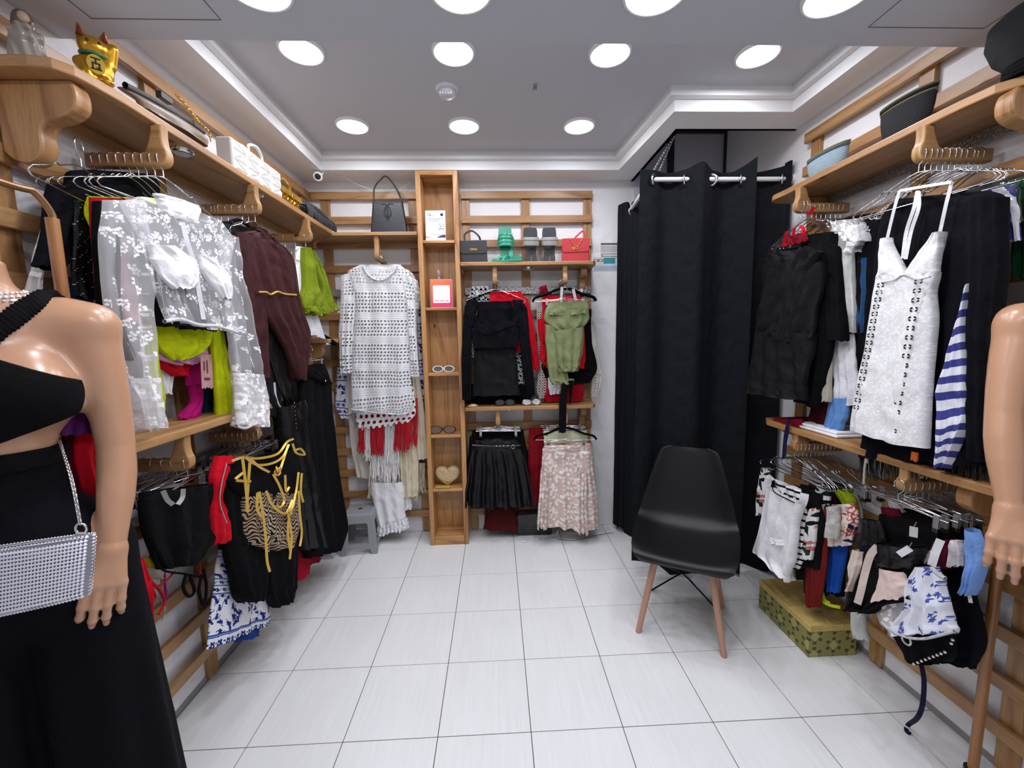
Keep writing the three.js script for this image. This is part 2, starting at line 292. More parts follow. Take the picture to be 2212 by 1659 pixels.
const stripeVM = fabT(ctex(128, 128, (x, w, h) => { x.fillStyle = '#d5d6de'; x.fillRect(0, 0, w, h); x.fillStyle = '#3b3f80'; for (let i = 0; i < 2; i++) x.fillRect(i * 64, 0, 26, h); }, 0.09, 0.09));
const whiteStripeM = fabT(ctex(64, 128, (x, w, h) => { x.fillStyle = '#e3e3e4'; x.fillRect(0, 0, w, h); x.fillStyle = '#111'; x.fillRect(0, 20, w, 22); x.fillRect(0, 84, w, 22); }, 0.06, 0.06));
const houndM = fabT(ctex(128, 128, (x, w, h) => { x.fillStyle = '#d9d9d9'; x.fillRect(0, 0, w, h); x.fillStyle = '#0d0d0d'; for (const a of [0, 64]) for (const b of [0, 64]) { x.fillRect(a + 0, b + 0, 34, 34); x.beginPath(); x.moveTo(a + 34, b); x.lineTo(a + 60, b - 18); x.lineTo(a + 50, b + 14); x.fill(); x.beginPath(); x.moveTo(a, b + 34); x.lineTo(a - 18, b + 60); x.lineTo(a + 14, b + 50); x.fill(); } }, 0.06, 0.06));
const waveM = fabT(dtex(512, 512, (u, v) => { const s = Math.sin(Math.PI * 2 * (v * 13 + 0.55 * Math.sin(u * 6 * Math.PI * 2 + 1.3 * Math.sin(v * 4 * Math.PI)) + 0.5 * vn(u * 4, v * 4, 81, 4, 4))); const t = clamp(s * 4 + 1); return mix3([30, 20, 18], mix3([196, 180, 160], [150, 120, 92], vn(u * 3, v * 3, 82, 3, 3)), t); }));
waveM.map.repeat.set(4.5, 4.5);
const tropM = fabT(ctex(512, 512, (x, w, h) => { x.fillStyle = '#dcdad8'; x.fillRect(0, 0, w, h); const cs = ['#13271f', '#1c3b2c', '#b9736a', '#5d7290', '#0f1518', '#c98f80']; for (let i = 0; i < 46; i++) { const px = rnd() * w, py = rnd() * h, a = rnd() * 7, c = cs[Math.floor(rnd() * 6)], l = rr(70, 140); tiled(x, w, h, px, py, 150, () => { x.rotate(a); x.fillStyle = c; leaf(x, l, l * 0.3); }); } }, 0.28, 0.28));
const redFlowM = fabT(ctex(256, 256, (x, w, h) => { x.fillStyle = '#d8c9c0'; x.fillRect(0, 0, w, h); x.strokeStyle = '#a8403a'; x.lineWidth = 5; for (let i = 0; i < 16; i++) { const px = rnd() * w, py = rnd() * h, a = rnd() * 7; tiled(x, w, h, px, py, 60, () => { x.rotate(a); for (let k = 0; k < 5; k++) { x.rotate(1.25); x.beginPath(); x.moveTo(0, 0); x.quadraticCurveTo(18, 16, 32, 0); x.stroke(); } }); } x.fillStyle = '#1d2440'; for (let i = 0; i < 6; i++) { const px = rnd() * w, py = rnd() * h, a = rnd() * 7; tiled(x, w, h, px, py, 60, () => { x.rotate(a); leaf(x, 44, 16); }); } }, 0.2, 0.2));
const delftM = fabT(ctex(512, 512, (x, w, h) => { x.fillStyle = '#dfe1ea'; x.fillRect(0, 0, w, h); x.fillStyle = x.strokeStyle = '#3c4ea0'; for (let i = 0; i < 20; i++) { const px = rnd() * w, py = rnd() * h, a = rnd() * 7; tiled(x, w, h, px, py, 90, () => { x.rotate(a); x.lineWidth = 4; x.beginPath(); x.moveTo(0, 0); x.quadraticCurveTo(30, 20, 62, -6); x.stroke(); for (let k = 0; k < 4; k++) { x.save(); x.translate(14 + k * 16, 6); x.rotate(k * 1.7 - 1); leaf(x, 30, 11); x.restore(); } flower(x, 16, 5); }); } }, 0.19, 0.19), { transparent: true, opacity: 0.93 });
const laceSkirtM = fabT(ctex(512, 512, (x, w, h) => { x.fillStyle = '#cdb5ab'; x.fillRect(0, 0, w, h); for (let i = 0; i < 60; i++) { const px = rnd() * w, py = rnd() * h, a = rnd() * 7, k = rnd(); tiled(x, w, h, px, py, 70, () => { x.rotate(a); x.strokeStyle = x.fillStyle = '#efebe6'; x.lineWidth = 7; if (k < 0.45) { flower(x, 30, 6); x.fillStyle = '#c9b0a6'; x.beginPath(); x.arc(0, 0, 6, 0, 7); x.fill(); } else { x.beginPath(); x.moveTo(-40, 0); x.bezierCurveTo(-15, 30, 15, -30, 40, 0); x.stroke(); leaf(x, 36, 12); } }); } }, 0.17, 0.17));
const whiteLaceM = fabT(ctex(512, 512, (x, w, h) => { x.fillStyle = '#d8d8d8'; x.fillRect(0, 0, w, h); for (let i = 0; i < 500; i++) { const px = rnd() * w, py = rnd() * h, a = rnd() * 7; tiled(x, w, h, px, py, 30, () => { x.rotate(a); x.strokeStyle = rnd() < 0.5 ? '#f4f4f4' : '#ececec'; x.lineWidth = 4; x.beginPath(); x.arc(0, 0, 9, 0, 3.6); x.stroke(); }); } }, 0.16, 0.16), { bumpScale: 0.004 });
const glitTex = ctex(512, 64, (x, w, h) => { x.fillStyle = '#8d8a87'; x.fillRect(0, 0, w, h); for (let i = 0; i < 1500; i++) { const g = Math.floor(rr(90, 255)); x.fillStyle = `rgb(${g},${g},${g})`; x.fillRect(rnd() * w, rnd() * h, rr(1.5, 4), rr(1.5, 4)); } }, 0.4, 0.05);
const glitM = new THREE.MeshStandardMaterial({ map: glitTex, roughness: 0.3, metalness: 0.55, bumpMap: wallBump, bumpScale: 0.002 });
const snakeDraw = (x, w, h) => {
  x.fillStyle = '#8b8748'; x.fillRect(0, 0, w, h);
  for (let i = 0; i < 2200; i++) { x.fillStyle = rnd() < 0.5 ? 'rgba(60,60,24,.30)' : 'rgba(190,180,100,.22)'; x.fillRect(rnd() * w, rnd() * h, 4, 3); }
  x.strokeStyle = '#201d10'; x.lineWidth = 11;
  for (let i = 0; i < 2; i++) for (let j = 0; j < 2; j++) tiled(x, w, h, i * 256 + 128, j * 256 + (i % 2) * 128 + 64, 140, () => { x.beginPath(); for (let k = 0; k <= 24; k++) { const a = k / 24 * Math.PI * 2, r = 46 + 16 * Math.abs(Math.cos(a * 2)); x.lineTo(Math.cos(a) * r, Math.sin(a) * r * 1.15); } x.stroke(); x.fillStyle = '#a7a35c'; x.fill(); x.fillStyle = '#201d10'; for (const [a, b] of [[76, -44], [-76, -44], [76, 44], [-76, 44], [0, 90], [0, -90]]) { x.beginPath(); x.arc(a, b, 17, 0, 7); x.stroke(); x.beginPath(); x.arc(a, b, 8, 0, 7); x.fill(); } });
};
const snakeM = new THREE.MeshPhysicalMaterial({ map: ctex(512, 512, snakeDraw, 0.17, 0.17), roughness: 0.6, bumpMap: leatherB, bumpScale: 0.0008 });
const lidM = new THREE.MeshPhysicalMaterial({ map: (() => { const t = dtex(256, 256, (u, v) => { const g = (vn(u * 80, v * 6, 91, 80, 6) - 0.5) * 22 + (vn(u * 6, v * 80, 92, 6, 80) - 0.5) * 16; return [196 + g, 170 + g, 98 + g]; }); t.repeat.set(6, 6); return t; })(), roughness: 0.55 });
const skinM = new THREE.MeshPhysicalMaterial({ color: 0xba8d6e, roughness: 0.33, clearcoat: 0.35, clearcoatRoughness: 0.22 });
const thread = c => new THREE.MeshStandardMaterial({ color: c, roughness: 0.9 });
const FW = thread(0xe9e8e6), FC = thread(0xd8cdb4), FR = thread(0xb90f22), FK = thread(0x08080a);
// ---------- room shell ----------
const XR = 2.806, ZJ = 1.90, XL2 = -0.5, XR2 = 3.31, ZF = 4.2, YT = 2.75;
// floor: tiles on a mortar bed
{
  const fl = new THREE.Group(); fl.name = 'floor'; fl.userData.kind = 'structure'; scene.add(fl);
  lpart(fl, 'mortar_bed', new THREE.BoxGeometry(XR2 - XL2 + 0.2, 0.1, ZF + 0.3).translate((XL2 + XR2) / 2, -0.0525, ZF / 2), groutM);
  const T = 0.33, g = 0.0013, cache = {};
  for (let i = -3; i < 10; i++) for (let j = -1; j < 13; j++) {
    let x0 = 0.336 + i * T, x1 = x0 + T, z0 = 0.25 + j * T, z1 = z0 + T;
    const lo = z1 > ZJ + 0.1 ? XL2 : 0.0, hi = z1 > ZJ + 0.1 ? XR2 : XR;
    x0 = Math.max(x0, lo); x1 = Math.min(x1, hi); z0 = Math.max(z0, 0); z1 = Math.min(z1, ZF);
    if (x1 - x0 < 0.02 || z1 - z0 < 0.02) continue;
    const geo = box(x0 + g, -0.008, z0 + g, x1 - g, (hash(i, j, 3) - 0.5) * 0.0006, z1 - g, 0.001, 2);
    lpart(fl, 'tile', geo, tileM[(i + j * 3 + 30) % 2]);
  }
}
const bx = (x0, y0, z0, x1, y1, z1) => uvBox(new THREE.BoxGeometry(x1 - x0, y1 - y0, z1 - z0).translate((x0 + x1) / 2, (y0 + y1) / 2, (z0 + z1) / 2), 0, 0, 0);
struct('wall_left', bx(-0.12, 0.022, -0.12, 0, YT, ZJ), wallM);
struct('wall_front_left', bx(XL2 - 0.12, 0.0, ZJ - 0.12, -0.12, YT, ZJ), wallM);
struct('wall_outer_left', bx(XL2 - 0.12, 0.0, ZJ, XL2, YT, ZF), wallM);
struct('wall_right', bx(XR, 0.022, -0.12, XR + 0.12, YT, ZJ), wallM);
struct('wall_front_right', bx(XR + 0.12, 0.0, ZJ - 0.12, XR2 + 0.12, YT, ZJ), wallM);
struct('wall_outer_right', bx(XR2, 0.0, ZJ, XR2 + 0.12, YT, ZF), wallM);
struct('wall_back', bx(0, 0.0, -0.12, XR, 3.0, 0), wallM);
struct('wall_front', bx(XL2 - 0.12, 0.0, ZF, XR2 + 0.12, YT, ZF + 0.12), wallM);
// dark joint between the panelled wall and the floor tiles
struct('baseboard_left', bx(-0.06, -0.01, 0, 0.004, 0.024, ZJ), baseM);
struct('baseboard_right', bx(XR - 0.004, -0.01, 0, XR + 0.06, 0.024, ZJ), baseM);
// ceiling: recess, stepped cornice, soffit and the lower beam in front
function slab(pts, hole, y0, y1) {
  const s = new THREE.Shape(pts.map(p => V2(p[0], -p[1]))); if (hole) s.holes.push(new THREE.Path(hole.map(p => V2(p[0], -p[1]))));
  const g = new THREE.ExtrudeGeometry(s, { depth: y1 - y0, bevelEnabled: false }); g.rotateX(-Math.PI / 2); g.translate(0, y0, 0); return uvBox(g, 0, 0, 0);
}
const ZB = 1.54, outer = [[0, 0], [2.187, 0], [2.187, 0.682], [XR, 0.682], [XR, ZB + 0.1], [0, ZB + 0.1]];
const hole1 = [[0.186, 0.2], [2.03, 0.19], [2.09, 0.86], [2.66, 0.86], [2.66, ZB + 0.05], [0.186, ZB + 0.05]];
const hole2 = [[0.216, 0.232], [2.0, 0.222], [2.06, 0.893], [2.63, 0.893], [2.63, ZB + 0.05], [0.216, ZB + 0.05]];
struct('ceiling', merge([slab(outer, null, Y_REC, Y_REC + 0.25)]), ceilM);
struct('trim_1', slab(outer, hole1, 2.43, 2.484), trimM);
struct('trim_2', slab(outer, hole2, 2.484, Y_REC), trimM);
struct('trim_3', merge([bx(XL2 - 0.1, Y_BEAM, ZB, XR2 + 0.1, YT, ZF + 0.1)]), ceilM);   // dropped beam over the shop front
// access hatches in the beam soffit: thin frames with a shadow gap
for (const [n, x0, x1] of [[4, 0.16, 0.5], [5, 2.33, 2.68]]) {
  const g = new THREE.Group(); g.name = 'trim_' + n; g.userData.kind = 'structure'; scene.add(g);
  const z0 = 1.617, z1 = 2.05, w = 0.0022;
  lpart(g, 'hatch_gap', merge([bx(x0, Y_BEAM - 0.0012, z0, x1, Y_BEAM, z0 + w), bx(x0, Y_BEAM - 0.0012, z1, x1, Y_BEAM, z1 + w), bx(x0, Y_BEAM - 0.0012, z0, x0 + w, Y_BEAM, z1), bx(x1, Y_BEAM - 0.0012, z0, x1 + w, Y_BEAM, z1)]), gapM);
}
// the shaft above the fitting room: open, unlit, higher than the shop
struct('wall_shaft', merge([bx(2.187, 2.43, 0.682, XR, 3.3, 0.70), bx(2.167, 2.43, 0, 2.187, 3.3, 0.70), bx(2.167, 3.2, 0, XR, 3.3, 0.70), bx(XR, YT, -0.12, XR + 0.1, 3.3, 0.72), bx(2.1, 3.0, -0.12, XR, 3.3, 0)]), shaftM);
// grey wall lining and dark frame inside the shaft
struct('wall_lining', bx(2.19, 1.5, 0.001, XR - 0.001, 3.19, 0.012), shaftM);
{
  const t = thing('wall_frame', 'dark metal frame on the grey wall above the black curtain', 'frame', [2.4, 2.05, 0.03]);
  const m = new THREE.MeshStandardMaterial({ color: 0x23252b, roughness: 0.6 });
  const a = P(1448, 285, 'z', 0.03), b = P(1575, 560, 'z', 0.03);
  part(t, 'side_bar', box(a.x - 0.01, b.y, 0.012, a.x + 0.03, 2.9, 0.035), m);
  part(t, 'side_bar', box(b.x - 0.06, b.y, 0.012, b.x, 2.9, 0.035), m);
  part(t, 'cross_bar', box(a.x + 0.03, P(1500, 287, 'z', 0.03).y, 0.012, b.x - 0.06, P(1500, 287, 'z', 0.03).y + 0.05, 0.035), m);
}
// downlights
const glowM = new THREE.MeshStandardMaterial({ color: 0xffffff, emissive: new THREE.Color(LAMP.color), emissiveIntensity: 3 });
const rimM = new THREE.MeshStandardMaterial({ color: 0xf2f2f2, roughness: 0.5 });
lampSpots.forEach(([x, y, z, where], i) => {
  const rowStart = i < 4 ? 0 : i < 7 ? 4 : i < 11 ? 7 : 11, n = i < 4 ? 4 : i < 7 ? 3 : 4, k = i - rowStart;
  const word = n === 3 ? ['leftmost', 'middle', 'rightmost'][k] : ['leftmost', 'second from left', 'third from left', 'rightmost'][k];
  const t = thing('ceiling_downlight', `round white LED downlight, ${word} in the ${where}`, 'ceiling light', [x, y - 0.012, z], 'round ceiling downlights');
  lpart(t, 'rim', lathe([[0.077, 0.004], [0.078, 0], [0.084, 0.003], [0.086, 0.012]], 32), rimM);
  lpart(t, 'diffuser', lathe([[0, 0.002], [0.06, 0.002], [0.078, 0.005]], 32), glowM);
  const l = new THREE.RectAreaLight(LAMP.color, LAMP.intensity, 0.132, 0.132);
  l.position.set(0, -0.004, 0); l.rotation.x = -Math.PI / 2; l.name = 'lamp_light'; t.add(l);
});

// ---------- wooden lattices on the walls ----------
const railY = k => 0.15 + 0.156 * k;
function lattice(label, side, a0, a1, posts, rails, ys = [0, 2.36]) {
  const mid = (a0 + a1) / 2;
  const t = thing('wall_lattice', label, 'lattice', side === 'b' ? [mid, 0.03, 0] : [side === 'l' ? 0 : XR, 0.03, mid]);
  const put = (nm, p0, p1, y0, y1, d0, d1) => {
    const g = side === 'b' ? box(p0, y0, d0, p1, y1, d1, 0.003) : side === 'l' ? box(d0, y0, p0, d1, y1, p1, 0.003) : box(XR - d1, y0, p0, XR - d0, y1, p1, 0.003);
    return part(t, nm, g, wood());
  };
  for (const p of posts) put('post', p - 0.0275, p + 0.0275, 0.012, ys[1] - 0.01, 0, 0.02);
  for (const k of rails) { const y = railY(k); const m = put(k === 1000 ? '' : 'rail', a0, a1, y - 0.024, y + 0.024, 0.02, 0.04); }
  return t;
}
const all = [...Array(15).keys()];
lattice('honey pine slat lattice on the left wall', 'l', 0.005, 1.87, [0.08, 0.66, 1.25, 1.76], all.filter(k => k !== 5));
lattice('honey pine slat lattice on the right wall', 'r', 0.8, 1.87, [0.85, 1.36, 1.80], all.filter(k => k !== 5 && k !== 12));
lattice('honey pine slat lattice between the left wall and the narrow bookcase', 'b', 0.042, 0.755, [0.13, 0.70], all.filter(k => k !== 10));
lattice('honey pine slat lattice between the narrow bookcase and the black curtain', 'b', 1.022, 1.9, [1.05, 1.45, 1.87], all.filter(k => k !== 10));
// silver glitter strips in place of a rail
solo('glitter_strip', box(0.02, railY(5) - 0.024, 0.05, 0.04, railY(5) + 0.024, 1.85, 0.002), glitM, 'silver glitter strip behind the lower clip hangers on the left wall', 'strip', 'glitter strips');
solo('glitter_strip', box(XR - 0.04, railY(5) - 0.024, 0.82, XR - 0.02, railY(5) + 0.024, 1.86, 0.002), glitM, 'silver glitter strip behind the lower hangers on the right wall', 'strip', 'glitter strips');
solo('glitter_strip', box(XR - 0.04, railY(12) - 0.05, 0.9, XR - 0.02, railY(12) + 0.002, 1.86, 0.002), glitM, 'dark glitter mesh strip just under the upper right shelf', 'strip', 'glitter strips');
solo('glitter_strip', box(0.045, railY(10) - 0.024, 0.02, 0.75, railY(10) + 0.024, 0.04, 0.002), glitM, 'silver glitter strip behind the white crochet dress', 'strip', 'glitter strips');
solo('glitter_strip', box(1.03, railY(10) - 0.024, 0.02, 1.895, railY(10) + 0.024, 0.04, 0.002), glitM, 'silver glitter strip behind the green cargo trousers', 'strip', 'glitter strips');

// ---------- shelves with brackets and puck lamps ----------
function puck(x, y, z, label) {
  const t = thing('puck_lamp', label, 'lamp', [x, y, z], 'unlit puck lamps under the shelves');
  lpart(t, 'ring', lathe([[0.026, -0.012], [0.034, -0.010], [0.036, 0]], 28), chromeM);
  lpart(t, 'lens', lathe([[0, -0.018], [0.014, -0.0165], [0.026, -0.011]], 28), new THREE.MeshPhysicalMaterial({ color: 0xc9ccd0, roughness: 0.2, metalness: 0.3 }));
}
function board(label, outline, y, th) {   // plan outline [[x,z]..]
  const s = new THREE.Shape(outline.map(p => V2(p[0], -p[1])));
  const g = new THREE.ExtrudeGeometry(s, { depth: th - 0.008, bevelEnabled: true, bevelThickness: 0.004, bevelSize: 0.004, bevelOffset: -0.004, bevelSegments: 2, curveSegments: 10 }).rotateX(-Math.PI / 2).translate(0, y - th + 0.004, 0);
  const b = new THREE.Box3().setFromBufferAttribute(g.attributes.position), sz = b.getSize(V());
  return [uvBox(g, sz.x > sz.z ? 0 : 2), label];
}
const arcEnd = (cx, cz, r, a0, a1, n = 8) => [...Array(n + 1).keys()].map(i => { const a = a0 + (a1 - a0) * i / n; return [cx + r * Math.cos(a), cz + r * Math.sin(a)]; });
function shelf(name, label, outline, y, th, brs) {
  const [g] = board(label, outline, y, th); g.computeBoundingBox(); const b = g.boundingBox;
  const t = thing(name, label, 'shelf', [(b.min.x + b.max.x) / 2, y - th, (b.min.z + b.max.z) / 2]);
  part(t, 'board', g, wood());
  for (const [side, p, len, h] of brs) {
    // S-curved bracket in the plane across the wall
    const s = new THREE.Shape(); s.moveTo(0, 0); s.lineTo(len * 0.93, 0); s.quadraticCurveTo(len * 1.03, -h * 0.12, len * 0.98, -h * 0.3); s.quadraticCurveTo(len * 0.9, -h * 0.44, len * 0.66, -h * 0.47); s.quadraticCurveTo(len * 0.5, -h * 0.5, len * 0.5, -h * 0.66); s.quadraticCurveTo(len * 0.52, -h * 0.95, len * 0.3, -h); s.quadraticCurveTo(len * 0.1, -h * 1.01, 0, -h * 0.85); s.closePath();
    let q = extr(s, 0.042, 0.006); q.translate(0, 0, -0.021);
    if (side === 'l') q.translate(0.04, y - th, p); else if (side === 'r') q.rotateY(Math.PI).translate(XR - 0.04, y - th, p); else q.rotateY(-Math.PI / 2).translate(p, y - th, 0.04);
    part(t, 'bracket', uvBox(q, 1), wood());
  }
  return t;
}
const SH = 0.255;
const shL = shelf('wall_shelf', 'long wooden shelf high on the left wall carrying the handbags', [[0.04, 0.0], [SH, 0.262], [SH, 1.66], [0.248, 1.737], [0.241, 1.775], [0.219, 1.805], [0.175, 1.815], [0.04, 1.815]].map((p, i) => i === 0 ? [0.04, 0.042] : p), 2.058, 0.026, [['l', 1.745, 0.19, 0.19]]);
const shBL = shelf('wall_shelf', 'wooden shelf on the back wall under the black drop handle bag', [[0.066, 0.042], [0.757, 0.042], [0.757, 0.235], [0.235, 0.235]], 2.055, 0.022, []);
const shR = shelf('wall_shelf', 'long wooden shelf high on the right wall carrying straw hats', [[XR - 0.04, 0.87], [XR - 0.04, 1.89], [2.64, 1.84], [2.588, 1.803], [2.56, 1.764], [2.552, 1.69], [2.55, 1.6], [2.55, 0.99], ...arcEnd(2.605, 0.93, 0.06, Math.PI, Math.PI * 1.5, 5)].reverse(), 2.035, 0.026, [['r', 1.78, 0.2, 0.19], ['r', 0.96, 0.14, 0.13]]);
const shBR1 = shelf('wall_shelf', 'wooden shelf with the green sandals and red mini bag', [[1.022, 0.042], [1.895, 0.042], [1.885, 0.19], [1.86, 0.235], [1.022, 0.235]], 1.868, 0.024, [['b', 1.82, 0.12, 0.15]]);
const shBR2 = shelf('wall_shelf', 'wooden shelf above the black pleated skirt', [[1.022, 0.042], [1.895, 0.042], [1.885, 0.20], [1.865, 0.235], [1.022, 0.235]], 0.944, 0.024, [['b', 1.82, 0.12, 0.15]]);
const shL2 = shelf('wall_shelf', 'lower wooden shelf on the left wall under the lace blouse', [[0.04, 1.02], [0.235, 1.02], ...arcEnd(0.2, 1.73, 0.045, 0, Math.PI / 2, 4), [0.04, 1.775]], 1.125, 0.026, [['l', 1.085, 0.17, 0.16]]);
const shC = shelf('wall_shelf', 'short wooden corner shelf beside the black velvet hanger', [[0.04, 0.042], [0.16, 0.042], [0.25, 0.15], [0.25, 0.42], [0.04, 0.42]], 1.405, 0.024, [['l', 0.36, 0.16, 0.2]]);
const shR2 = shelf('wall_shelf', 'lower wooden shelf on the right wall with folded shirts', [[XR - 0.04, 0.9], [XR - 0.04, 1.90], [2.56, 1.90], [2.545, 1.8], [2.545, 0.96], [2.58, 0.9]], 0.972, 0.026, [['r', 1.78, 0.19, 0.19], ['r', 0.95, 0.13, 0.11]]);
puck(0.20, 2.032, 1.385, 'silver puck lamp under the left shelf near the white quilted bag');
puck(0.20, 2.032, 0.97, 'silver puck lamp under the left shelf near the gold bag');
puck(1.455, 1.844, 0.14, 'silver puck lamp under the shelf with sandals');
puck(1.31, 0.92, 0.16, 'silver puck lamp above the pleated skirt');
puck(1.66, 0.92, 0.16, 'silver puck lamp above the lace skirt');
puck(0.17, 1.099, 1.42, 'silver puck lamp under the lower left shelf');
puck(2.63, 0.946, 1.22, 'silver puck lamp under the lower right shelf');
puck(0.2, 1.381, 0.33, 'silver puck lamp under the short corner shelf');
// hanging arms: a bar out from the lattice and an upright lip to the shelf above
function arm(side, p, y, top, len, t) {
  const s = new THREE.Shape(); const hb = 0.045, lip = 0.034;
  s.moveTo(0, 0); s.lineTo(len - 0.03, 0); s.quadraticCurveTo(len + 0.008, 0, len, 0.045); s.quadraticCurveTo(len - 0.012, (top - y) * 0.55, len - 0.006, top - y); s.lineTo(len - lip - 0.004, top - y); s.quadraticCurveTo(len - lip - 0.012, hb + 0.02, len - lip - 0.03, hb - 0.006); s.lineTo(0, hb - 0.006); s.closePath();
  const g = extr(s, 0.03, 0.005); g.translate(0, 0, -0.015);
  if (side === 'l') g.translate(0.04, y, p); else if (side === 'r') g.rotateY(Math.PI).translate(XR - 0.04, y, p); else g.rotateY(-Math.PI / 2).translate(p, y, 0.04);
  part(t, 'hanging_arm', uvBox(g, side === 'b' ? 2 : 0), wood());
}
arm('l', 1.545, 1.915, 2.032, 0.235, shL);
arm('l', 1.075, 1.915, 2.032, 0.235, shL);
arm('l', 0.60, 1.915, 2.032, 0.235, shL);
arm('b', 0.505, 1.885, 2.033, 0.19, shBL);
arm('b', 1.235, 1.73, 1.844, 0.18, shBR1);
arm('b', 1.685, 1.73, 1.844, 0.18, shBR1);
arm('r', 1.595, 1.905, 2.009, 0.235, shR);
arm('r', 1.085, 1.905, 2.009, 0.235, shR);
arm('l', 1.54, 0.985, 1.099, 0.2, shL2);
arm('l', 1.16, 0.985, 1.099, 0.2, shL2);
arm('b', 1.235, 0.81, 0.92, 0.18, shBR2);
arm('b', 1.685, 0.81, 0.92, 0.18, shBR2);
arm('r', 1.14, 0.865, 0.946, 0.22, shR2);
arm('r', 1.625, 0.865, 0.946, 0.22, shR2);

// ---------- narrow bookcase ----------
{
  const x0 = 0.76, x1 = 1.018, d = 0.22, t = thing('narrow_bookcase', 'tall narrow wooden bookcase of stacked open boxes in the middle of the back wall', 'bookcase', [(x0 + x1) / 2, 0, 0.11]);
  part(t, 'side_panel', box(x0, 0, 0.041, x0 + 0.03, 2.42, d, 0.003, 1), oakM);
  part(t, 'side_panel', box(x1 - 0.03, 0, 0.041, x1, 2.42, d, 0.003, 1), oakM);
  part(t, 'back_panel', box(x0 + 0.03, 0, 0.042, x1 - 0.03, 2.42, 0.054, 0, 1), oakM);
  part(t, 'top_board', box(x0 + 0.03, 2.392, 0.054, x1 - 0.03, 2.42, d, 0.003, 0), oakM);
  part(t, 'base_board', box(x0 + 0.03, 0, 0.054, x1 - 0.03, 0.06, d - 0.004, 0.003, 0), oakM);
  for (const y of [2.006, 1.591, 1.172, 0.762, 0.393]) part(t, 'shelf_board', box(x0 + 0.03, y - 0.018, 0.054, x1 - 0.03, y, d - 0.004, 0.003, 0), oakM);
}
// ---------- fitting room: rod, curtains, chain ----------
const ROD_Y = 2.193, ROD_Z = 0.68;
{
  const t = thing('curtain_rod', 'white metal curtain rod bent around the fitting room corner', 'curtain rod', [2.15, ROD_Y, 0.3]);
  const a = P(1356, 463, 'z', 0.02), c = P(1405, 391, 'z', ROD_Z);
  const pts = [a, a.clone().lerp(c, 0.5), a.clone().lerp(c, 0.93), V(c.x + 0.012, ROD_Y, ROD_Z - 0.006), V(c.x + 0.05, ROD_Y, ROD_Z), V(2.4, ROD_Y, ROD_Z), V(XR, ROD_Y, ROD_Z)];
  part(t, 'rod', tube(pts, 0.0115, 60, 12, false, 0.3), whitePl);
  part(t, 'wall_flange', rod(V(a.x, a.y, 0), V(a.x, a.y, 0.014), 0.026, 0.022, 20), whitePl);
  part(t, 'wall_flange', rod(V(XR, ROD_Y, ROD_Z), V(XR - 0.014, ROD_Y, ROD_Z), 0.026, 0.022, 20), whitePl);
}
function curtain(label, plan, y0, topf, botf, groms) {   // plan: [[x,z]..] along the rod
  const t = thing('curtain', label, 'curtain', [plan[0][0], 0.02, plan[0][1]], 'fitting room curtains');
  const c = new THREE.CatmullRomCurve3(plan.map(p => V(p[0], 0, p[1])), false, 'catmullrom', 0.5), n = plan.length * 10, m = 40, rows = [];
  const ln = c.getLength();
  for (let i = 0; i <= m; i++) {
    const r = [];
    for (let j = 0; j <= n; j++) {
      const s = j / n, p = c.getPoint(s), yt = topf(s), yb = botf(s), k = i / m, y = lerp(yt, yb, k);
      const q = c.getTangent(s), nx = -q.z, nz = q.x, e = 0.012 * (vn(s * 7, k * 3, 41) - 0.5) * k + 0.004 * (vn(s * 25, k * 30, 43) - 0.5);
      r.push({ p: V(p.x + nx * e + 0.02 * (s - 0.5) * k, y, p.z + nz * e), u: s * ln, v: y });
    }
    rows.push(r);
  }
  // cloth with thickness: front sheet and back sheet joined at the edges
  const back = rows.map(r => r.map((q, j) => { const a = r[Math.max(0, j - 1)].p, b = r[Math.min(n, j + 1)].p, d = b.clone().sub(a).normalize(); return { p: V(q.p.x + d.z * 0.002, q.p.y, q.p.z - d.x * 0.002), u: q.u, v: q.v }; }));
  const ring = rows.map((r, i) => [...r, ...back[i].slice().reverse(), r[0]]);
  part(t, 'fabric', grid(ring, false), CURT);
  for (const [x, z, a] of groms) { const g = new THREE.TorusGeometry(0.027, 0.006, 8, 28); g.rotateY(a); g.translate(x, ROD_Y - 0.004, z); part(t, 'grommet', g, chromeM); }
}
const cx = u => P(u, 383, 'z', ROD_Z).x;
curtain('black curtain hanging in front of the fitting room behind the chair', [[1381, 0.012], [1412, 0.004], [1447, -0.034], [1481, 0.002], [1510, 0.036], [1537, 0], [1570, -0.034], [1602, 0], [1624, 0.042]].map(([u, d]) => [cx(u), ROD_Z + d]), 0,
  s => ROD_Y + 0.045 + 0.03 * Math.exp(-((s - 0.5) ** 2) / 0.008) + 0.05 * clamp((s - 0.82) / 0.18), s => 0.10 - 0.11 * clamp(s / 0.35) + 0.03 * Math.abs(Math.sin(s * 9)) + 0.012,
  [[cx(1412), ROD_Z + 0.004, 0.9], [cx(1481), ROD_Z, 0.8], [cx(1537), ROD_Z, -0.8], [cx(1602), ROD_Z, 0.9]]);
curtain('black curtain panel hanging between the chair and the right wall garments', [[1629, 0.0], [1652, -0.03], [1690, 0.0], [1722, 0.034], [1745, 0.0], [1760, -0.02]].map(([u, d]) => [Math.min(XR - 0.03, cx(u)), ROD_Z + d]), 0,
  s => ROD_Y + 0.035 + 0.05 * clamp(s / 0.7), s => 0.03 + 0.02 * Math.sin(s * 11), [[cx(1690), ROD_Z, 0.9]]);
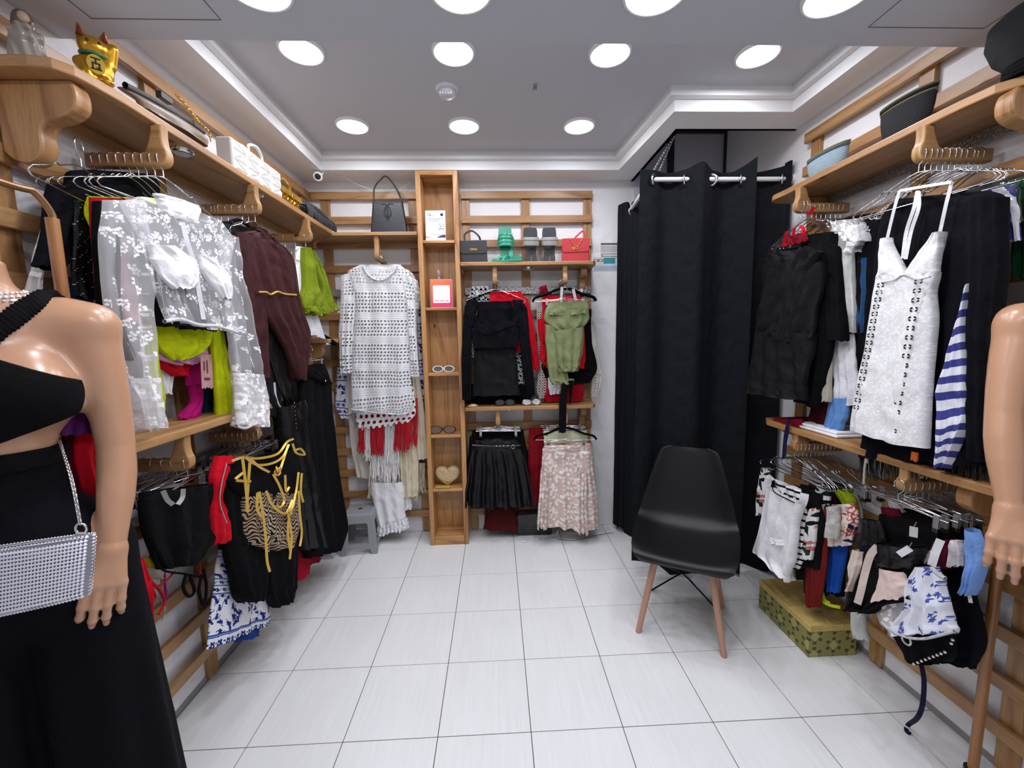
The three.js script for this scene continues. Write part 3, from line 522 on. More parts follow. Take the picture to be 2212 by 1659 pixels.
{
  const a = P(1356, 463, 'z', 0.05), L = [];
  for (let i = 0; i <= 14; i++) { const s = i / 14; L.push([a.x - 0.055 + 0.10 * s + 0.035 * Math.sin(i * 2.1), 0.07 + 0.13 * s + 0.05 * Math.cos(i * 2.1)]); }
  curtain('black curtain bunched against the back wall beside the lattice', L, 0, s => ROD_Y + 0.03 + 0.03 * Math.sin(s * 9), s => 0.02 + 0.02 * Math.sin(s * 7), [[a.x - 0.002, 0.16, 0.25]]);
}
{
  // thin chain looped down from the soffit
  const t = thing('hanging_chain', 'thin metal chain hanging above the black curtain rod', 'chain', P(1425, 372, 'z', 0.5));
  const A = P(1458, 290, 'z', 0.6);
  for (const [u, v] of [[1412, 368], [1424, 370]]) {
    const B = P(u, v, 'z', 0.5), gs = [];
    for (let i = 0; i < 26; i++) { const p = A.clone().lerp(B, (i + 0.5) / 26); const g = new THREE.TorusGeometry(0.0055, 0.0014, 4, 8); g.scale(0.7, 1.25, 1); g.rotateY(i % 2 ? 1.6 : 0.1); g.translate(p.x, p.y, p.z); gs.push(g); }
    const m = part(t, 'chain_strand', merge(gs), chromeM); m.userData.kind = 'stuff';
  }
}
// ---------- black shell chair ----------
{
  const cxp = 2.118, czp = 1.034, yaw = Math.atan2(-0.47, 0.88);
  const t = new THREE.Group(); t.name = 'shell_chair'; t.position.set(cxp, 0, czp); t.rotation.y = yaw; scene.add(t);
  dataOf(t, 'black moulded shell chair on splayed wooden legs in front of the curtain', 'chair');
  const prof = [[0.212, 0.372], [0.222, 0.39], [0.212, 0.404], [0.16, 0.410], [0.06, 0.40], [-0.04, 0.398], [-0.12, 0.412], [-0.165, 0.452], [-0.19, 0.52], [-0.212, 0.62], [-0.232, 0.72], [-0.246, 0.785], [-0.252, 0.803]];
  const hw = [0.165, 0.19, 0.205, 0.222, 0.232, 0.236, 0.234, 0.228, 0.214, 0.188, 0.160, 0.135, 0.092];
  const pc = new THREE.CatmullRomCurve3(prof.map(p => V(0, p[1], p[0])), false, 'centripetal'), wc = new THREE.CatmullRomCurve3(hw.map((w, i) => V(w, i, 0)), false, 'catmullrom', 0.4);
  const rows = [], M = 60, Nn = 24;
  for (let i = 0; i <= M; i++) {
    const s = i / M, p = pc.getPoint(s), w = wc.getPoint(s).x, tg = pc.getTangent(s), nn = V(0, -tg.z, tg.y).multiplyScalar(1);   // normal towards the sitter
    if (nn.y < 0 && s < 0.5) nn.negate();
    const nrm = V(0, Math.abs(tg.z), 0).add(V(0, 0, Math.max(0, tg.y))).normalize();
    const curl = s < 0.12 ? -0.008 : lerp(-0.008, 0.05, clamp((s - 0.12) / 0.3)) * (s > 0.75 ? lerp(1, 0.35, (s - 0.75) / 0.25) : 1);
    const row = [];
    for (const sd of [1, -1]) for (let j = 0; j <= Nn; j++) {
      const x = (sd > 0 ? -1 + 2 * j / Nn : 1 - 2 * j / Nn), a = Math.abs(x), e = 0.005 * Math.sqrt(Math.max(0, 1 - a ** 12));
      const q = V(x * w, p.y, p.z).addScaledVector(nrm, curl * (a ** 2.6) + sd * e);
      row.push({ p: q, u: x * w });
    }
    row.push(row[0]); rows.push(row);
  }
  const sh = grid(rows, true);
  lpart(t, 'seat_shell', sh, new THREE.MeshPhysicalMaterial({ color: 0x0b0c0e, roughness: 0.42, specularIntensity: 0.7, bumpMap: leatherB, bumpScale: 0.0001 }));
  const tops = [[-0.115, 0.105], [0.115, 0.105], [0.115, -0.115], [-0.115, -0.115]], feet = [[-0.18, 0.18], [0.18, 0.18], [0.18, -0.18], [-0.18, -0.18]];
  const legM = new THREE.MeshPhysicalMaterial({ color: 0xb48a72, roughness: 0.5, bumpMap: wallBump, bumpScale: 0.0006 });
  const at = (k, s) => V(lerp(feet[k][0], tops[k][0], s), 0.37 * s, lerp(feet[k][1], tops[k][1], s));
  for (let k = 0; k < 4; k++) {
    const a = at(k, 0), b = at(k, 1), g = new THREE.CylinderGeometry(0.0165, 0.0125, b.distanceTo(a), 16, 6); g.applyQuaternion(new THREE.Quaternion().setFromUnitVectors(V(0, 1, 0), b.clone().sub(a).normalize())); const c = a.clone().add(b).multiplyScalar(0.5); g.translate(c.x, c.y, c.z);
    const l = lpart(t, 'leg', uvBox(g, 1), legM);
    const q = at(k, 0.5), o = V(Math.sign(feet[k][0]) * 0.014, 0, Math.sign(feet[k][1]) * 0.012);
    lpart(l, 'bolt', rod(q.clone().add(o), q.clone().sub(o), 0.0045, 0.0045, 8), steelM);
  }
  const ir = new THREE.MeshStandardMaterial({ color: 0x121214, roughness: 0.45, metalness: 0.6 });
  lpart(t, 'cross_brace', wire([at(0, 0.5), V(0, 0.245, 0), at(2, 0.5)], 0.004), ir);
  lpart(t, 'cross_brace', wire([at(1, 0.5), V(0, 0.237, 0), at(3, 0.5)], 0.004), ir);
  lpart(t, 'under_frame', merge([wire([at(0, 0.97), V(0, 0.362, 0.12), at(1, 0.97)], 0.005), wire([at(3, 0.97), V(0, 0.362, -0.12), at(2, 0.97)], 0.005), wire([at(0, 0.97), at(3, 0.97)], 0.005), wire([at(1, 0.97), at(2, 0.97)], 0.005)]), ir);
  shade(t);
}
// ---------- grey plastic stool ----------
{
  const m = new THREE.MeshPhysicalMaterial({ color: 0x8f9295, roughness: 0.4 });
  const a = P(735, 1203, 'y', 0), b = P(815, 1196, 'y', 0), mid = a.clone().add(b).multiplyScalar(0.5), wd = a.distanceTo(b), h = P(776, 1112, 'z', mid.z - 0.02).y;
  const t = new THREE.Group(); t.name = 'plastic_stool'; const dir = b.clone().sub(a).normalize(); t.rotation.y = Math.atan2(-dir.z, dir.x);
  const back = V(dir.z, 0, -dir.x).multiplyScalar(1); t.position.copy(mid).addScaledVector(V(-dir.z * -1, 0, -dir.x), wd / 2); t.position.y = 0; scene.add(t);
  dataOf(t, 'grey plastic step stool under the white garments', 'stool');
  const w = wd / 2, tp = w * 0.8;
  lpart(t, 'seat', new RoundedBoxGeometry(tp * 2, 0.026, tp * 2, 3, 0.011).translate(0, h - 0.013, 0), m);
  lpart(t, 'drain_plug', lathe([[0, 0.004], [0.012, 0.004], [0.014, 0]], 16).translate(0, h, 0), new THREE.MeshStandardMaterial({ color: 0x6e4740, metalness: 0.6, roughness: 0.4 }));
  // four side panels: trapezium with a rounded opening and a foot at each corner
  for (let k = 0; k < 4; k++) {
    const s = new THREE.Shape(); s.moveTo(-w, 0); s.lineTo(-w + 0.035, 0); s.lineTo(-w + 0.045, 0.035); s.lineTo(w - 0.045, 0.035); s.lineTo(w - 0.035, 0); s.lineTo(w, 0); s.lineTo(tp, h - 0.012); s.lineTo(-tp, h - 0.012); s.closePath();
    const hl = new THREE.Path(); const x0 = w - 0.05, y0 = 0.068, y1 = h - 0.06, x1 = tp - 0.036; hl.moveTo(-x0 + 0.01, y0); hl.lineTo(x0 - 0.01, y0); hl.quadraticCurveTo(x0, y0, x0 - 0.002, y0 + 0.012); hl.lineTo(x1 + 0.004, y1 - 0.014); hl.quadraticCurveTo(x1, y1, x1 - 0.014, y1); hl.lineTo(-x1 + 0.014, y1); hl.quadraticCurveTo(-x1, y1, -x1 - 0.004, y1 - 0.014); hl.lineTo(-x0 + 0.002, y0 + 0.012); hl.quadraticCurveTo(-x0, y0, -x0 + 0.01, y0); s.holes.push(hl);
    const g = extr(s, 0.007, 0.002); const tilt = Math.atan2(w - tp, h); g.translate(0, 0, -0.0035); g.rotateX(-tilt); g.translate(0, 0, w - 0.002); g.rotateY(k * Math.PI / 2);
    lpart(t, 'leg_panel', g, m);
  }
  shade(t);
}
// ---------- snakeskin box ----------
{
  const a = P(1745, 1421, 'y', 0), x0 = a.x, x1 = Math.min(XR - 0.045, P(1850, 1412, 'y', 0).x), z1 = a.z, z0 = P(1634, 1310, 'y', 0).z, h = P(1745, 1352, 'z', z1).y, lh = 0.03;
  const t = thing('storage_box', 'gold lidded snakeskin print box on the floor under the white tank top', 'box', [(x0 + x1) / 2, 0, (z0 + z1) / 2]);
  part(t, 'body', box(x0 + 0.002, 0.0005, z0 + 0.002, x1 - 0.002, h - lh, z1 - 0.002, 0.002), snakeM);
  part(t, 'lid', box(x0 - 0.001, h - lh, z0 - 0.001, x1 + 0.001, h, z1 + 0.001, 0.003), lidM);
}
// ---------- surface nets ----------
function nets(f, mn, mx, cs) {
  const nx = Math.ceil((mx[0] - mn[0]) / cs) + 1, ny = Math.ceil((mx[1] - mn[1]) / cs) + 1, nz = Math.ceil((mx[2] - mn[2]) / cs) + 1, F = new Float32Array(nx * ny * nz), id = (i, j, k) => i + nx * (j + ny * k);
  for (let k = 0; k < nz; k++) for (let j = 0; j < ny; j++) for (let i = 0; i < nx; i++) F[id(i, j, k)] = f(mn[0] + i * cs, mn[1] + j * cs, mn[2] + k * cs);
  const vid = new Int32Array(nx * ny * nz).fill(-1), pos = [], idx = [];
  const E = [[0, 1], [2, 3], [4, 5], [6, 7], [0, 2], [1, 3], [4, 6], [5, 7], [0, 4], [1, 5], [2, 6], [3, 7]];
  for (let k = 0; k < nz - 1; k++) for (let j = 0; j < ny - 1; j++) for (let i = 0; i < nx - 1; i++) {
    const c = []; let s = 0; for (let q = 0; q < 8; q++) { const v = F[id(i + (q & 1), j + (q >> 1 & 1), k + (q >> 2))]; c.push(v); if (v < 0) s++; }
    if (s === 0 || s === 8) continue;
    let x = 0, y = 0, z = 0, n = 0; for (const [a, b] of E) if ((c[a] < 0) !== (c[b] < 0)) { const t = c[a] / (c[a] - c[b]); x += lerp(a & 1, b & 1, t); y += lerp(a >> 1 & 1, b >> 1 & 1, t); z += lerp(a >> 2, b >> 2, t); n++; }
    vid[id(i, j, k)] = pos.length / 3; pos.push(mn[0] + (i + x / n) * cs, mn[1] + (j + y / n) * cs, mn[2] + (k + z / n) * cs);
  }
  const quad = (a, b, c, d, fl) => { if (a < 0 || b < 0 || c < 0 || d < 0) return; fl ? idx.push(a, c, b, b, c, d) : idx.push(a, b, c, b, d, c); };
  for (let k = 1; k < nz - 1; k++) for (let j = 1; j < ny - 1; j++) for (let i = 1; i < nx - 1; i++) {
    const a = F[id(i, j, k)] < 0;
    if (a !== F[id(i + 1, j, k)] < 0) quad(vid[id(i, j - 1, k - 1)], vid[id(i, j, k - 1)], vid[id(i, j - 1, k)], vid[id(i, j, k)], !a);
    if (a !== F[id(i, j + 1, k)] < 0) quad(vid[id(i - 1, j, k - 1)], vid[id(i, j, k - 1)], vid[id(i - 1, j, k)], vid[id(i, j, k)], a);
    if (a !== F[id(i, j, k + 1)] < 0) quad(vid[id(i - 1, j - 1, k)], vid[id(i, j - 1, k)], vid[id(i - 1, j, k)], vid[id(i, j, k)], !a);
  }
  const g = new THREE.BufferGeometry(); g.setAttribute('position', new THREE.Float32BufferAttribute(pos, 3)); g.setIndex(idx);
  const nr = new Float32Array(pos.length), e = cs * 0.5; for (let i = 0; i < pos.length; i += 3) { const [x, y, z] = [pos[i], pos[i + 1], pos[i + 2]], v = V(f(x + e, y, z) - f(x - e, y, z), f(x, y + e, z) - f(x, y - e, z), f(x, y, z + e) - f(x, y, z - e)).normalize(); nr[i] = v.x; nr[i + 1] = v.y; nr[i + 2] = v.z; }
  g.setAttribute('normal', new THREE.BufferAttribute(nr, 3));
  const uv = new Float32Array(pos.length / 3 * 2); for (let i = 0; i < pos.length / 3; i++) { uv[i * 2] = Math.atan2(pos[i * 3], pos[i * 3 + 2]) * 0.12; uv[i * 2 + 1] = pos[i * 3 + 1]; }
  g.setAttribute('uv', new THREE.BufferAttribute(uv, 2));
  return g;
}
const smin = (a, b, k) => { const h = Math.max(k - Math.abs(a - b), 0) / k; return Math.min(a, b) - h * h * k * 0.25; };
function cap(a, b, ra, rb) { const [ax, ay, az] = a, dx = b[0] - ax, dy = b[1] - ay, dz = b[2] - az, l2 = dx * dx + dy * dy + dz * dz; return (x, y, z) => { const t = Math.max(0, Math.min(1, ((x - ax) * dx + (y - ay) * dy + (z - az) * dz) / l2)); return Math.hypot(x - ax - dx * t, y - ay - dy * t, z - az - dz * t) - (ra + (rb - ra) * t); }; }
function ell(c, r) { return (x, y, z) => { const p = (x - c[0]) / r[0], q = (y - c[1]) / r[1], s = (z - c[2]) / r[2], k = Math.hypot(p, q, s); const k2 = Math.hypot(p / r[0], q / r[1], s / r[2]); return k < 1e-6 ? -Math.min(...r) : k * (k - 1) / k2; }; }
function blend(fs, k) { return (x, y, z) => { let d = 1e3; for (const f of fs) d = smin(d, f(x, y, z), k); return d; }; }
// ---------- mannequins ----------
function mannequin(label, o) {
  const t = new THREE.Group(); t.name = numbered('mannequin'); t.rotation.y = o.yaw;
  // her own frame: x to her left, z forward; sg = +1 when the visible arm is her left one
  const sg = o.sg, shL = V(sg * (o.hw || 0.165), 1.36, 0), q = new THREE.Quaternion().setFromAxisAngle(V(0, 1, 0), o.yaw);
  const base = o.sh.clone().sub(shL.clone().applyQuaternion(q)); const dy = base.y; base.y = 0; t.position.copy(base); scene.add(t);
  dataOf(t, label, 'mannequin');
  const loc = v => { const p = v.clone().sub(base).applyQuaternion(q.clone().invert()); return [p.x, p.y, p.z]; };
  const Y = y => y + dy, S = loc(o.sh), E = loc(o.el), Wr = loc(o.wr);
  const S2 = [-sg * 0.165, S[1], S[2]], E2 = [-sg * 0.2, Y(1.09), -0.03], W2 = [-sg * 0.19, Y(0.87), 0.03];
  const torso = blend([cap([-0.12, Y(1.372), -0.012], [0.12, Y(1.372), -0.012], 0.05, 0.05), ell([0, Y(1.24), -0.005], [0.134, 0.16, 0.09]), ell([0.068, Y(1.215), 0.06], [0.066, 0.066, 0.06]), ell([-0.068, Y(1.215), 0.06], [0.066, 0.066, 0.06]), ell([0, Y(1.03), 0], [0.086, 0.15, 0.068]), ell([0, Y(0.86), -0.008], [0.158, 0.115, 0.106])], 0.06);
  const neck = cap([0, Y(1.37), -0.01], [0, Y(1.56), 0.012], 0.056, 0.049);
  const legs = blend([cap([0.085, Y(0.84), 0], [0.082, Y(0.47), 0.005], 0.088, 0.056), cap([0.082, Y(0.47), 0.005], [0.08, 0.09, -0.02], 0.054, 0.036), cap([-0.085, Y(0.84), 0], [-0.082, Y(0.47), 0.005], 0.088, 0.056), cap([-0.082, Y(0.47), 0.005], [-0.08, 0.09, -0.02], 0.054, 0.036), cap([0.08, 0.06, -0.03], [0.085, 0.03, 0.12], 0.036, 0.026), cap([-0.08, 0.06, -0.03], [-0.085, 0.03, 0.12], 0.036, 0.026)], 0.03);
  const armChain = (a, b, c) => { const cv = new THREE.CatmullRomCurve3([V(...a), V(...b), V(...c)], false, 'catmullrom', 0.5), R = [0.05, 0.046, 0.042, 0.038, 0.0355, 0.0365, 0.0345, 0.029, 0.0245], q = []; for (let i = 0; i < 8; i++) q.push(cap(cv.getPoint(i / 8).toArray(), cv.getPoint((i + 1) / 8).toArray(), R[i], R[i + 1])); const f = (x, y, z) => { let m = 1e3; for (const g of q) m = Math.min(m, g(x, y, z)); return m; }; return [f]; };
  const arms = blend([cap([sg * 0.12, Y(1.365), -0.01], S, 0.05, 0.05), ...armChain(S, E, Wr), cap(S2, E2, 0.05, 0.038), cap(E2, W2, 0.039, 0.025)], 0.018);
  const neckTop = Y(1.497);
  const core = (x, y, z) => smin(smin(torso(x, y, z), neck(x, y, z), 0.05), legs(x, y, z), 0.06);
  const body = (x, y, z) => Math.max(smin(core(x, y, z), arms(x, y, z), 0.028), y - neckTop);
  const b1 = nets(body, [-0.34, -0.02, -0.2], [0.34, neckTop + 0.02, 0.26], 0.0095);
  // hand
  const w = V(...Wr), e = V(...E), d = V(...loc(o.kn)).sub(w), len = d.length(); d.normalize();
  const n = V(...loc(EYE)).sub(w).normalize(); n.addScaledVector(d, -n.dot(d)).normalize(); const a = d.clone().cross(n).normalize();   // a: across the palm
  const at = (u, v, s) => w.clone().addScaledVector(a, u).addScaledVector(d, v).addScaledVector(n, s).toArray();
  const fs = [cap(e.lerp(w, 0.75).toArray(), at(0, 0.006, 0), 0.0268, 0.0235)], pl = [], ts = o.th;   // ts: side of the thumb
  for (let k = 0; k < 4; k++) { const u = (k - 1.5) * 0.0185; pl.push(cap(at(u * 0.3, 0.006, 0), at(u * 0.98, 0.078, 0.004), 0.0175, 0.0112)); }
  const palm = blend([...fs, ...pl], 0.014);
  const fing = [];
  const FL = [0.94, 1.05, 1.0, 0.8];
  for (let k = 0; k < 4; k++) {
    const i = ts > 0 ? 3 - k : k, u = (i - 1.5) * 0.0195, L = FL[ts > 0 ? k : k], cu = o.curl[k]; let p = [u, 0.078, 0.003], ang = 0.05 + cu * 0.3;
    for (let j = 0; j < 3; j++) { const l = [0.046, 0.031, 0.025][j] * L, nx = [p[0] - ts * 0.001 * k, p[1] + l * Math.cos(ang), p[2] - l * Math.sin(ang)]; fing.push([k, cap(at(...p), at(...nx), [0.0098, 0.0086, 0.0078][j], [0.0086, 0.0078, 0.0066][j])]); p = nx; ang += cu * [0.75, 0.6, 0][j] + 0.12; }
  }
  let p = [ts * 0.022, 0.016, -0.006]; for (const [q2, r0, r1] of [[[ts * 0.042, 0.05, -0.012], 0.0145, 0.011], [[ts * 0.05, 0.082, -0.018], 0.0105, 0.0092], [[ts * 0.047, 0.106, -0.022], 0.0092, 0.0072]]) { fing.push([9, cap(at(...p), at(...q2), r0, r1)]); p = q2; }
  const hand = (x, y, z) => { let m = palm(x, y, z); const per = {}; for (const [k, f] of fing) { const v = f(x, y, z); per[k] = per[k] === undefined ? v : smin(per[k], v, 0.006); } for (const k in per) m = smin(m, per[k], k == 9 ? 0.012 : 0.006); return m; };
  const mn = [0, 1, 2].map(i => Math.min(...[at(0, -0.03, 0), at(0, 0.19, 0)].map(v => v[i])) - 0.085), mx = [0, 1, 2].map(i => Math.max(...[at(0, -0.03, 0), at(0, 0.19, 0)].map(v => v[i])) + 0.085);
  const b2 = nets(hand, mn, mx, 0.0032);
  const b3 = b2.clone(); b3.scale(-1, 1, 1); { const ix = b3.index.array; for (let i = 0; i < ix.length; i += 3) { const q2 = ix[i]; ix[i] = ix[i + 1]; ix[i + 1] = q2; } const nn = b3.attributes.normal; for (let i = 0; i < nn.count; i++) { const l = Math.hypot(nn.getX(i), nn.getY(i), nn.getZ(i)) || 1; nn.setXYZ(i, nn.getX(i) / l, nn.getY(i) / l, nn.getZ(i) / l); } }
  b3.translate(W2[0] + Wr[0], W2[1] - Wr[1], W2[2] - Wr[2]);
  lpart(t, 'body', merge([b1, b2, b3]), skinM);
  const hit = (u, v, off = 0.004) => { const dr = PD(u, v, 1).sub(EYE).normalize(); let s = 0.4; for (let i = 0; i < 90; i++) { const p = EYE.clone().addScaledVector(dr, s), f = body(...loc(p)) - off; if (f < 0.0006) return p; s += f * 0.8; } return PD(u, v, 0.9); };
  return { t, loc, Y, body, core, neckTop, at, hit };
}
function ruched(pts, r, flat = 0.55) {
  const c = new THREE.CatmullRomCurve3(pts), m = 160, rows = [];
  for (let i = 0; i <= m; i++) {
    const s = i / m, p = c.getPoint(s), tg = c.getTangent(s), vw = EYE.clone().sub(p).normalize(), sd = tg.clone().cross(vw).normalize(), nn = sd.clone().cross(tg).normalize();
    const row = []; for (let j = 0; j <= 16; j++) { const a = j / 16 * Math.PI * 2, k = r * (1 + 0.07 * Math.sin(i * 0.95 + Math.cos(a) * 2) + 0.08 * (vn(i * 0.35, a * 1.5, 5) - 0.5)); row.push({ p: p.clone().addScaledVector(sd, Math.cos(a) * k).addScaledVector(nn, Math.sin(a) * k * flat), u: a * r }); }
    rows.push(row);
  }
  return grid(rows, true);
}
const crystalM = new THREE.MeshPhysicalMaterial({ color: 0xf2f2fa, roughness: 0.14, metalness: 0.5 });
function chainLinks(pts, step, r, rw) {
  const c = new THREE.CatmullRomCurve3(pts), n = Math.floor(c.getLength() / step), gs = [];
  for (let i = 0; i < n; i++) { const s = (i + 0.5) / n, p = c.getPointAt(s), tg = c.getTangentAt(s), g = new THREE.TorusGeometry(r, rw, 5, 10); g.scale(0.72, 1.25, 1); g.rotateY(i % 2 ? Math.PI / 2 : 0); g.applyQuaternion(new THREE.Quaternion().setFromUnitVectors(V(0, 1, 0), tg)); g.translate(p.x, p.y, p.z); gs.push(g); }
  return merge(gs);
}
{
  const M = mannequin('headless tan mannequin in a black bandeau top and black trousers at the left edge', { yaw: 0.66, sg: 1, sh: PD(196, 705, 0.95), el: PD(251, 965, 0.98), wr: PD(243, 1182, 0.94), kn: PD(229, 1250, 0.925), th: 1, curl: [0.36, 0.26, 0.28, 0.36] });
  const { t, loc, Y, body, core } = M;
  const A = loc(PD(0, 768, 0.86)), B = loc(PD(168, 820, 0.9)), C = loc(PD(125, 910, 0.9)), D = loc(PD(0, 955, 0.86));
  const ln = (p, q, x) => p[1] + (q[1] - p[1]) * (x - p[0]) / (q[0] - p[0]);
  const top = nets((x, y, z) => Math.max(core(x, y, z) - 0.006, y - ln(A, B, Math.max(-0.1, Math.min(0.17, x))), ln(D, C, Math.max(-0.1, Math.min(0.17, x))) - y), [-0.22, Y(0.98), -0.18], [0.22, Y(1.36), 0.2], 0.007);
  lpart(t, 'bandeau_top', top, BLK, 'black asymmetric bandeau top');
  const wy = loc(PD(60, 978, 0.86))[1];
  const hipf = blend([ell([0, Y(0.84), -0.008], [0.172, 0.17, 0.118]), cap([0.095, Y(0.82), 0], [0.125, 0.12, 0.0], 0.1, 0.115), cap([-0.095, Y(0.82), 0], [-0.125, 0.12, 0.0], 0.1, 0.115), ell([0, wy - 0.02, 0], [0.098, 0.08, 0.08])], 0.05);
  const tr = nets((x, y, z) => { const sx = x > 0 ? 1 : -1, an = Math.atan2(z, x - sx * 0.11), k = clamp((Y(0.8) - y) / 0.5); return Math.max(Math.min(hipf(x, y, z) + 0.007 * k * Math.sin(an * 7 + sx), core(x, y, z) - 0.007), y - wy, 0.03 - y); }, [-0.3, 0.0, -0.2], [0.3, wy + 0.02, 0.22], 0.0105);
  lpart(t, 'trousers', tr, NAVYB, 'black wide trousers');
  const bnd = nets((x, y, z) => Math.max(Math.min(hipf(x, y, z), core(x, y, z) - 0.007) - 0.003, y - wy - 0.003, wy - 0.038 - y), [-0.2, wy - 0.06, -0.2], [0.2, wy + 0.02, 0.2], 0.008);
  lpart(t, 'waistband', bnd, BLK);
  part2(t, 'shoulder_strap', ruched([M.hit(92, 648).add(V(-0.045, -0.03, -0.09)), M.hit(90, 646).add(V(-0.012, 0.006, -0.03)), M.hit(84, 650), M.hit(54, 668), M.hit(22, 692), M.hit(-15, 718), M.hit(-55, 760)], 0.0185, 0.4), BLK, 'ruched black strap');
  // rhinestone choker
  const gs = []; for (let i = 0; i < 46; i++) for (let j = -1; j < 2; j++) { const a = (i + j * 0.5) / 46 * Math.PI * 2, g = new THREE.OctahedronGeometry(j ? 0.0036 : 0.0052, 0); const yy = Y(1.425) - 0.012 * Math.sin(a) + j * 0.0075; let r = 0.082; while (r > 0.04 && body(Math.cos(a) * r, yy, Math.sin(a) * r) > 0.002) r -= 0.002; g.translate(Math.cos(a) * r, yy, Math.sin(a) * r); gs.push(g); }
  const ck = lpart(t, 'crystal_choker', merge(gs), crystalM); ck.userData.kind = 'stuff';
  shade(t);
}
function part2(t, name, geo, mat, label) { t.updateWorldMatrix(true, false); geo.applyMatrix4(t.matrixWorld.clone().invert()); return lpart(t, name, geo, mat, label); }
{
  // clutch with rhinestones, hanging on a chain
  const DP = 0.8, t = thing('rhinestone_purse', 'silver rhinestone clutch on a chain held beside the left mannequin', 'purse', PD(70, 1330, DP));
  const TL = PD(-95, 1196, DP - 0.03), TR = PD(203, 1154, DP), BR = PD(192, 1284, DP), BL = PD(-95, 1346, DP - 0.03);
  const nrm = TR.clone().sub(TL).cross(BL.clone().sub(TL)).normalize().negate();
  part(t, 'pouch', cloth([[TL, TR], [TL.clone().lerp(BL, 0.5), TR.clone().lerp(BR, 0.5).addScaledVector(V(1, 0, 0), 0.002)], [BL, BR]], { d: 0.02, f: 0, cr: 0, hem: 0, nrm, nu: 16 }), new THREE.MeshStandardMaterial({ color: 0x8f909c, roughness: 0.4, metalness: 0.6 }));
  const gs = [], nu = 40, nv = 17;
  for (const sd of [1, -1]) for (let j = 0; j <= nv; j++) for (let i = 0; i <= nu; i++) {
    const u = i / nu, v = (j + 0.25) / (nv + 0.5), a = TL.clone().lerp(TR, u).lerp(BL.clone().lerp(BR, u), v), cs = 2 * u - 1, e = Math.pow(Math.max(0, 1 - cs * cs), 0.3) * 0.0205 * (v < 0.06 || v > 0.95 ? 0.8 : 1);
    const g = new THREE.OctahedronGeometry(0.0042, 0); g.translate(a.x + nrm.x * e * sd, a.y + nrm.y * e * sd, a.z + nrm.z * e * sd); gs.push(g);
  }
  const cr = part(t, 'rhinestones', merge(gs), crystalM); cr.userData.kind = 'stuff';
  const rg = PD(175, 1142, DP);
  const ring = new THREE.TorusGeometry(0.0105, 0.002, 8, 20); ring.translate(rg.x, rg.y, rg.z); part(t, 'strap_ring', ring, chromeM);
  part(t, 'ring_tab', box(rg.x - 0.01, rg.y - 0.02, rg.z - 0.003, rg.x + 0.01, rg.y - 0.006, rg.z + 0.003, 0.002), chromeM);
  part(t, 'zip_edge', tube([TL, TR], 0.003, 12), steelM);
  const ch = part(t, 'chain_strap', chainLinks([rg.clone().add(V(0, 0.01, 0)), PD(158, 1050, 0.81), PD(136, 975, 0.87), PD(126, 940, 0.95), PD(112, 905, 1.05)], 0.0062, 0.0042, 0.0011), chromeM); ch.userData.kind = 'stuff';
}
{
  const M = mannequin('tan mannequin in a dark red dress at the right edge, only its arm in view', { yaw: -0.72, sg: -1, hw: 0.265, sh: PD(2206, 700, 1.05), el: PD(2170, 895, 1.04), wr: PD(2182, 1098, 1.0), kn: PD(2182, 1155, 0.985), th: -1, curl: [0.5, 0.4, 0.4, 0.5] });
  const { t, Y, core } = M;
  const sk = blend([ell([0, Y(0.87), -0.008], [0.165, 0.2, 0.115]), cap([0, Y(0.8), 0], [0, Y(0.45), 0], 0.135, 0.13)], 0.05);
  lpart(t, 'dress', nets((x, y, z) => Math.max(Math.min(core(x, y, z) - 0.007, sk(x, y, z)), y - Y(1.3), Y(0.48) - y), [-0.25, Y(0.46), -0.22], [0.25, Y(1.33), 0.22], 0.0105), DRED, 'dark red dress');
  shade(t);
}
// ---------- garment stands: wooden pole with a bent copper tube on top ----------
{
  const X0 = 0.2, a = P(112, 470, 'x', X0), t = thing('garment_stand', 'wooden pole with a bent copper tube arch beside the left mannequin', 'garment rack', [X0, 0, a.z]);
  part(t, 'pole', uvBox(rod(V(X0, 0, a.z), V(X0, a.y - 0.002, a.z), 0.0125, 0.0125, 20), 1), poleM);
  const z2 = a.z + 0.5;
  const pts = [V(X0, a.y - 0.02, a.z), V(X0, a.y + 0.01, a.z), V(X0, P(70, 412, 'x', X0).y, P(70, 412, 'x', X0).z), V(X0, P(20, 399, 'x', X0).y, P(20, 399, 'x', X0).z), V(X0, P(20, 399, 'x', X0).y, z2 - 0.14), V(X0, a.y + 0.03, z2 - 0.01), V(X0, a.y - 0.02, z2)];
  part(t, 'copper_arch', tube(pts, 0.0075, 50, 12), brassM);
  part(t, 'pole', uvBox(rod(V(X0, 0, z2), V(X0, a.y - 0.002, z2), 0.0125, 0.0125, 20), 1), poleM);
  part(t, 'base_bar', box(X0 - 0.02, 0, a.z - 0.05, X0 + 0.02, 0.025, z2 + 0.05, 0.004), poleM);
}
{
  const X0 = XR - 0.115, b = P(2128, 1450, 'x', X0), t = thing('garment_stand', 'wooden pole standing in front of the right wall lattice below the mannequin hand', 'garment rack', [X0, 0, b.z]);
  part(t, 'pole', uvBox(rod(V(X0, 0, b.z), V(X0, 1.7, b.z), 0.0128, 0.0128, 20), 1), poleM);
  const z2 = b.z + 0.34;
  part(t, 'copper_arch', tube([V(X0, 1.68, b.z), V(X0, 1.75, b.z + 0.03), V(X0, 1.81, b.z + 0.17), V(X0, 1.75, z2 - 0.03), V(X0, 1.68, z2)], 0.0085, 50, 12), brassM);
  part(t, 'pole', uvBox(rod(V(X0, 0, z2), V(X0, 1.7, z2), 0.0128, 0.0128, 20), 1), poleM);
  part(t, 'foot', rod(V(X0, 0, b.z), V(X0, 0.03, b.z), 0.021, 0.021, 20), blackPl);
}
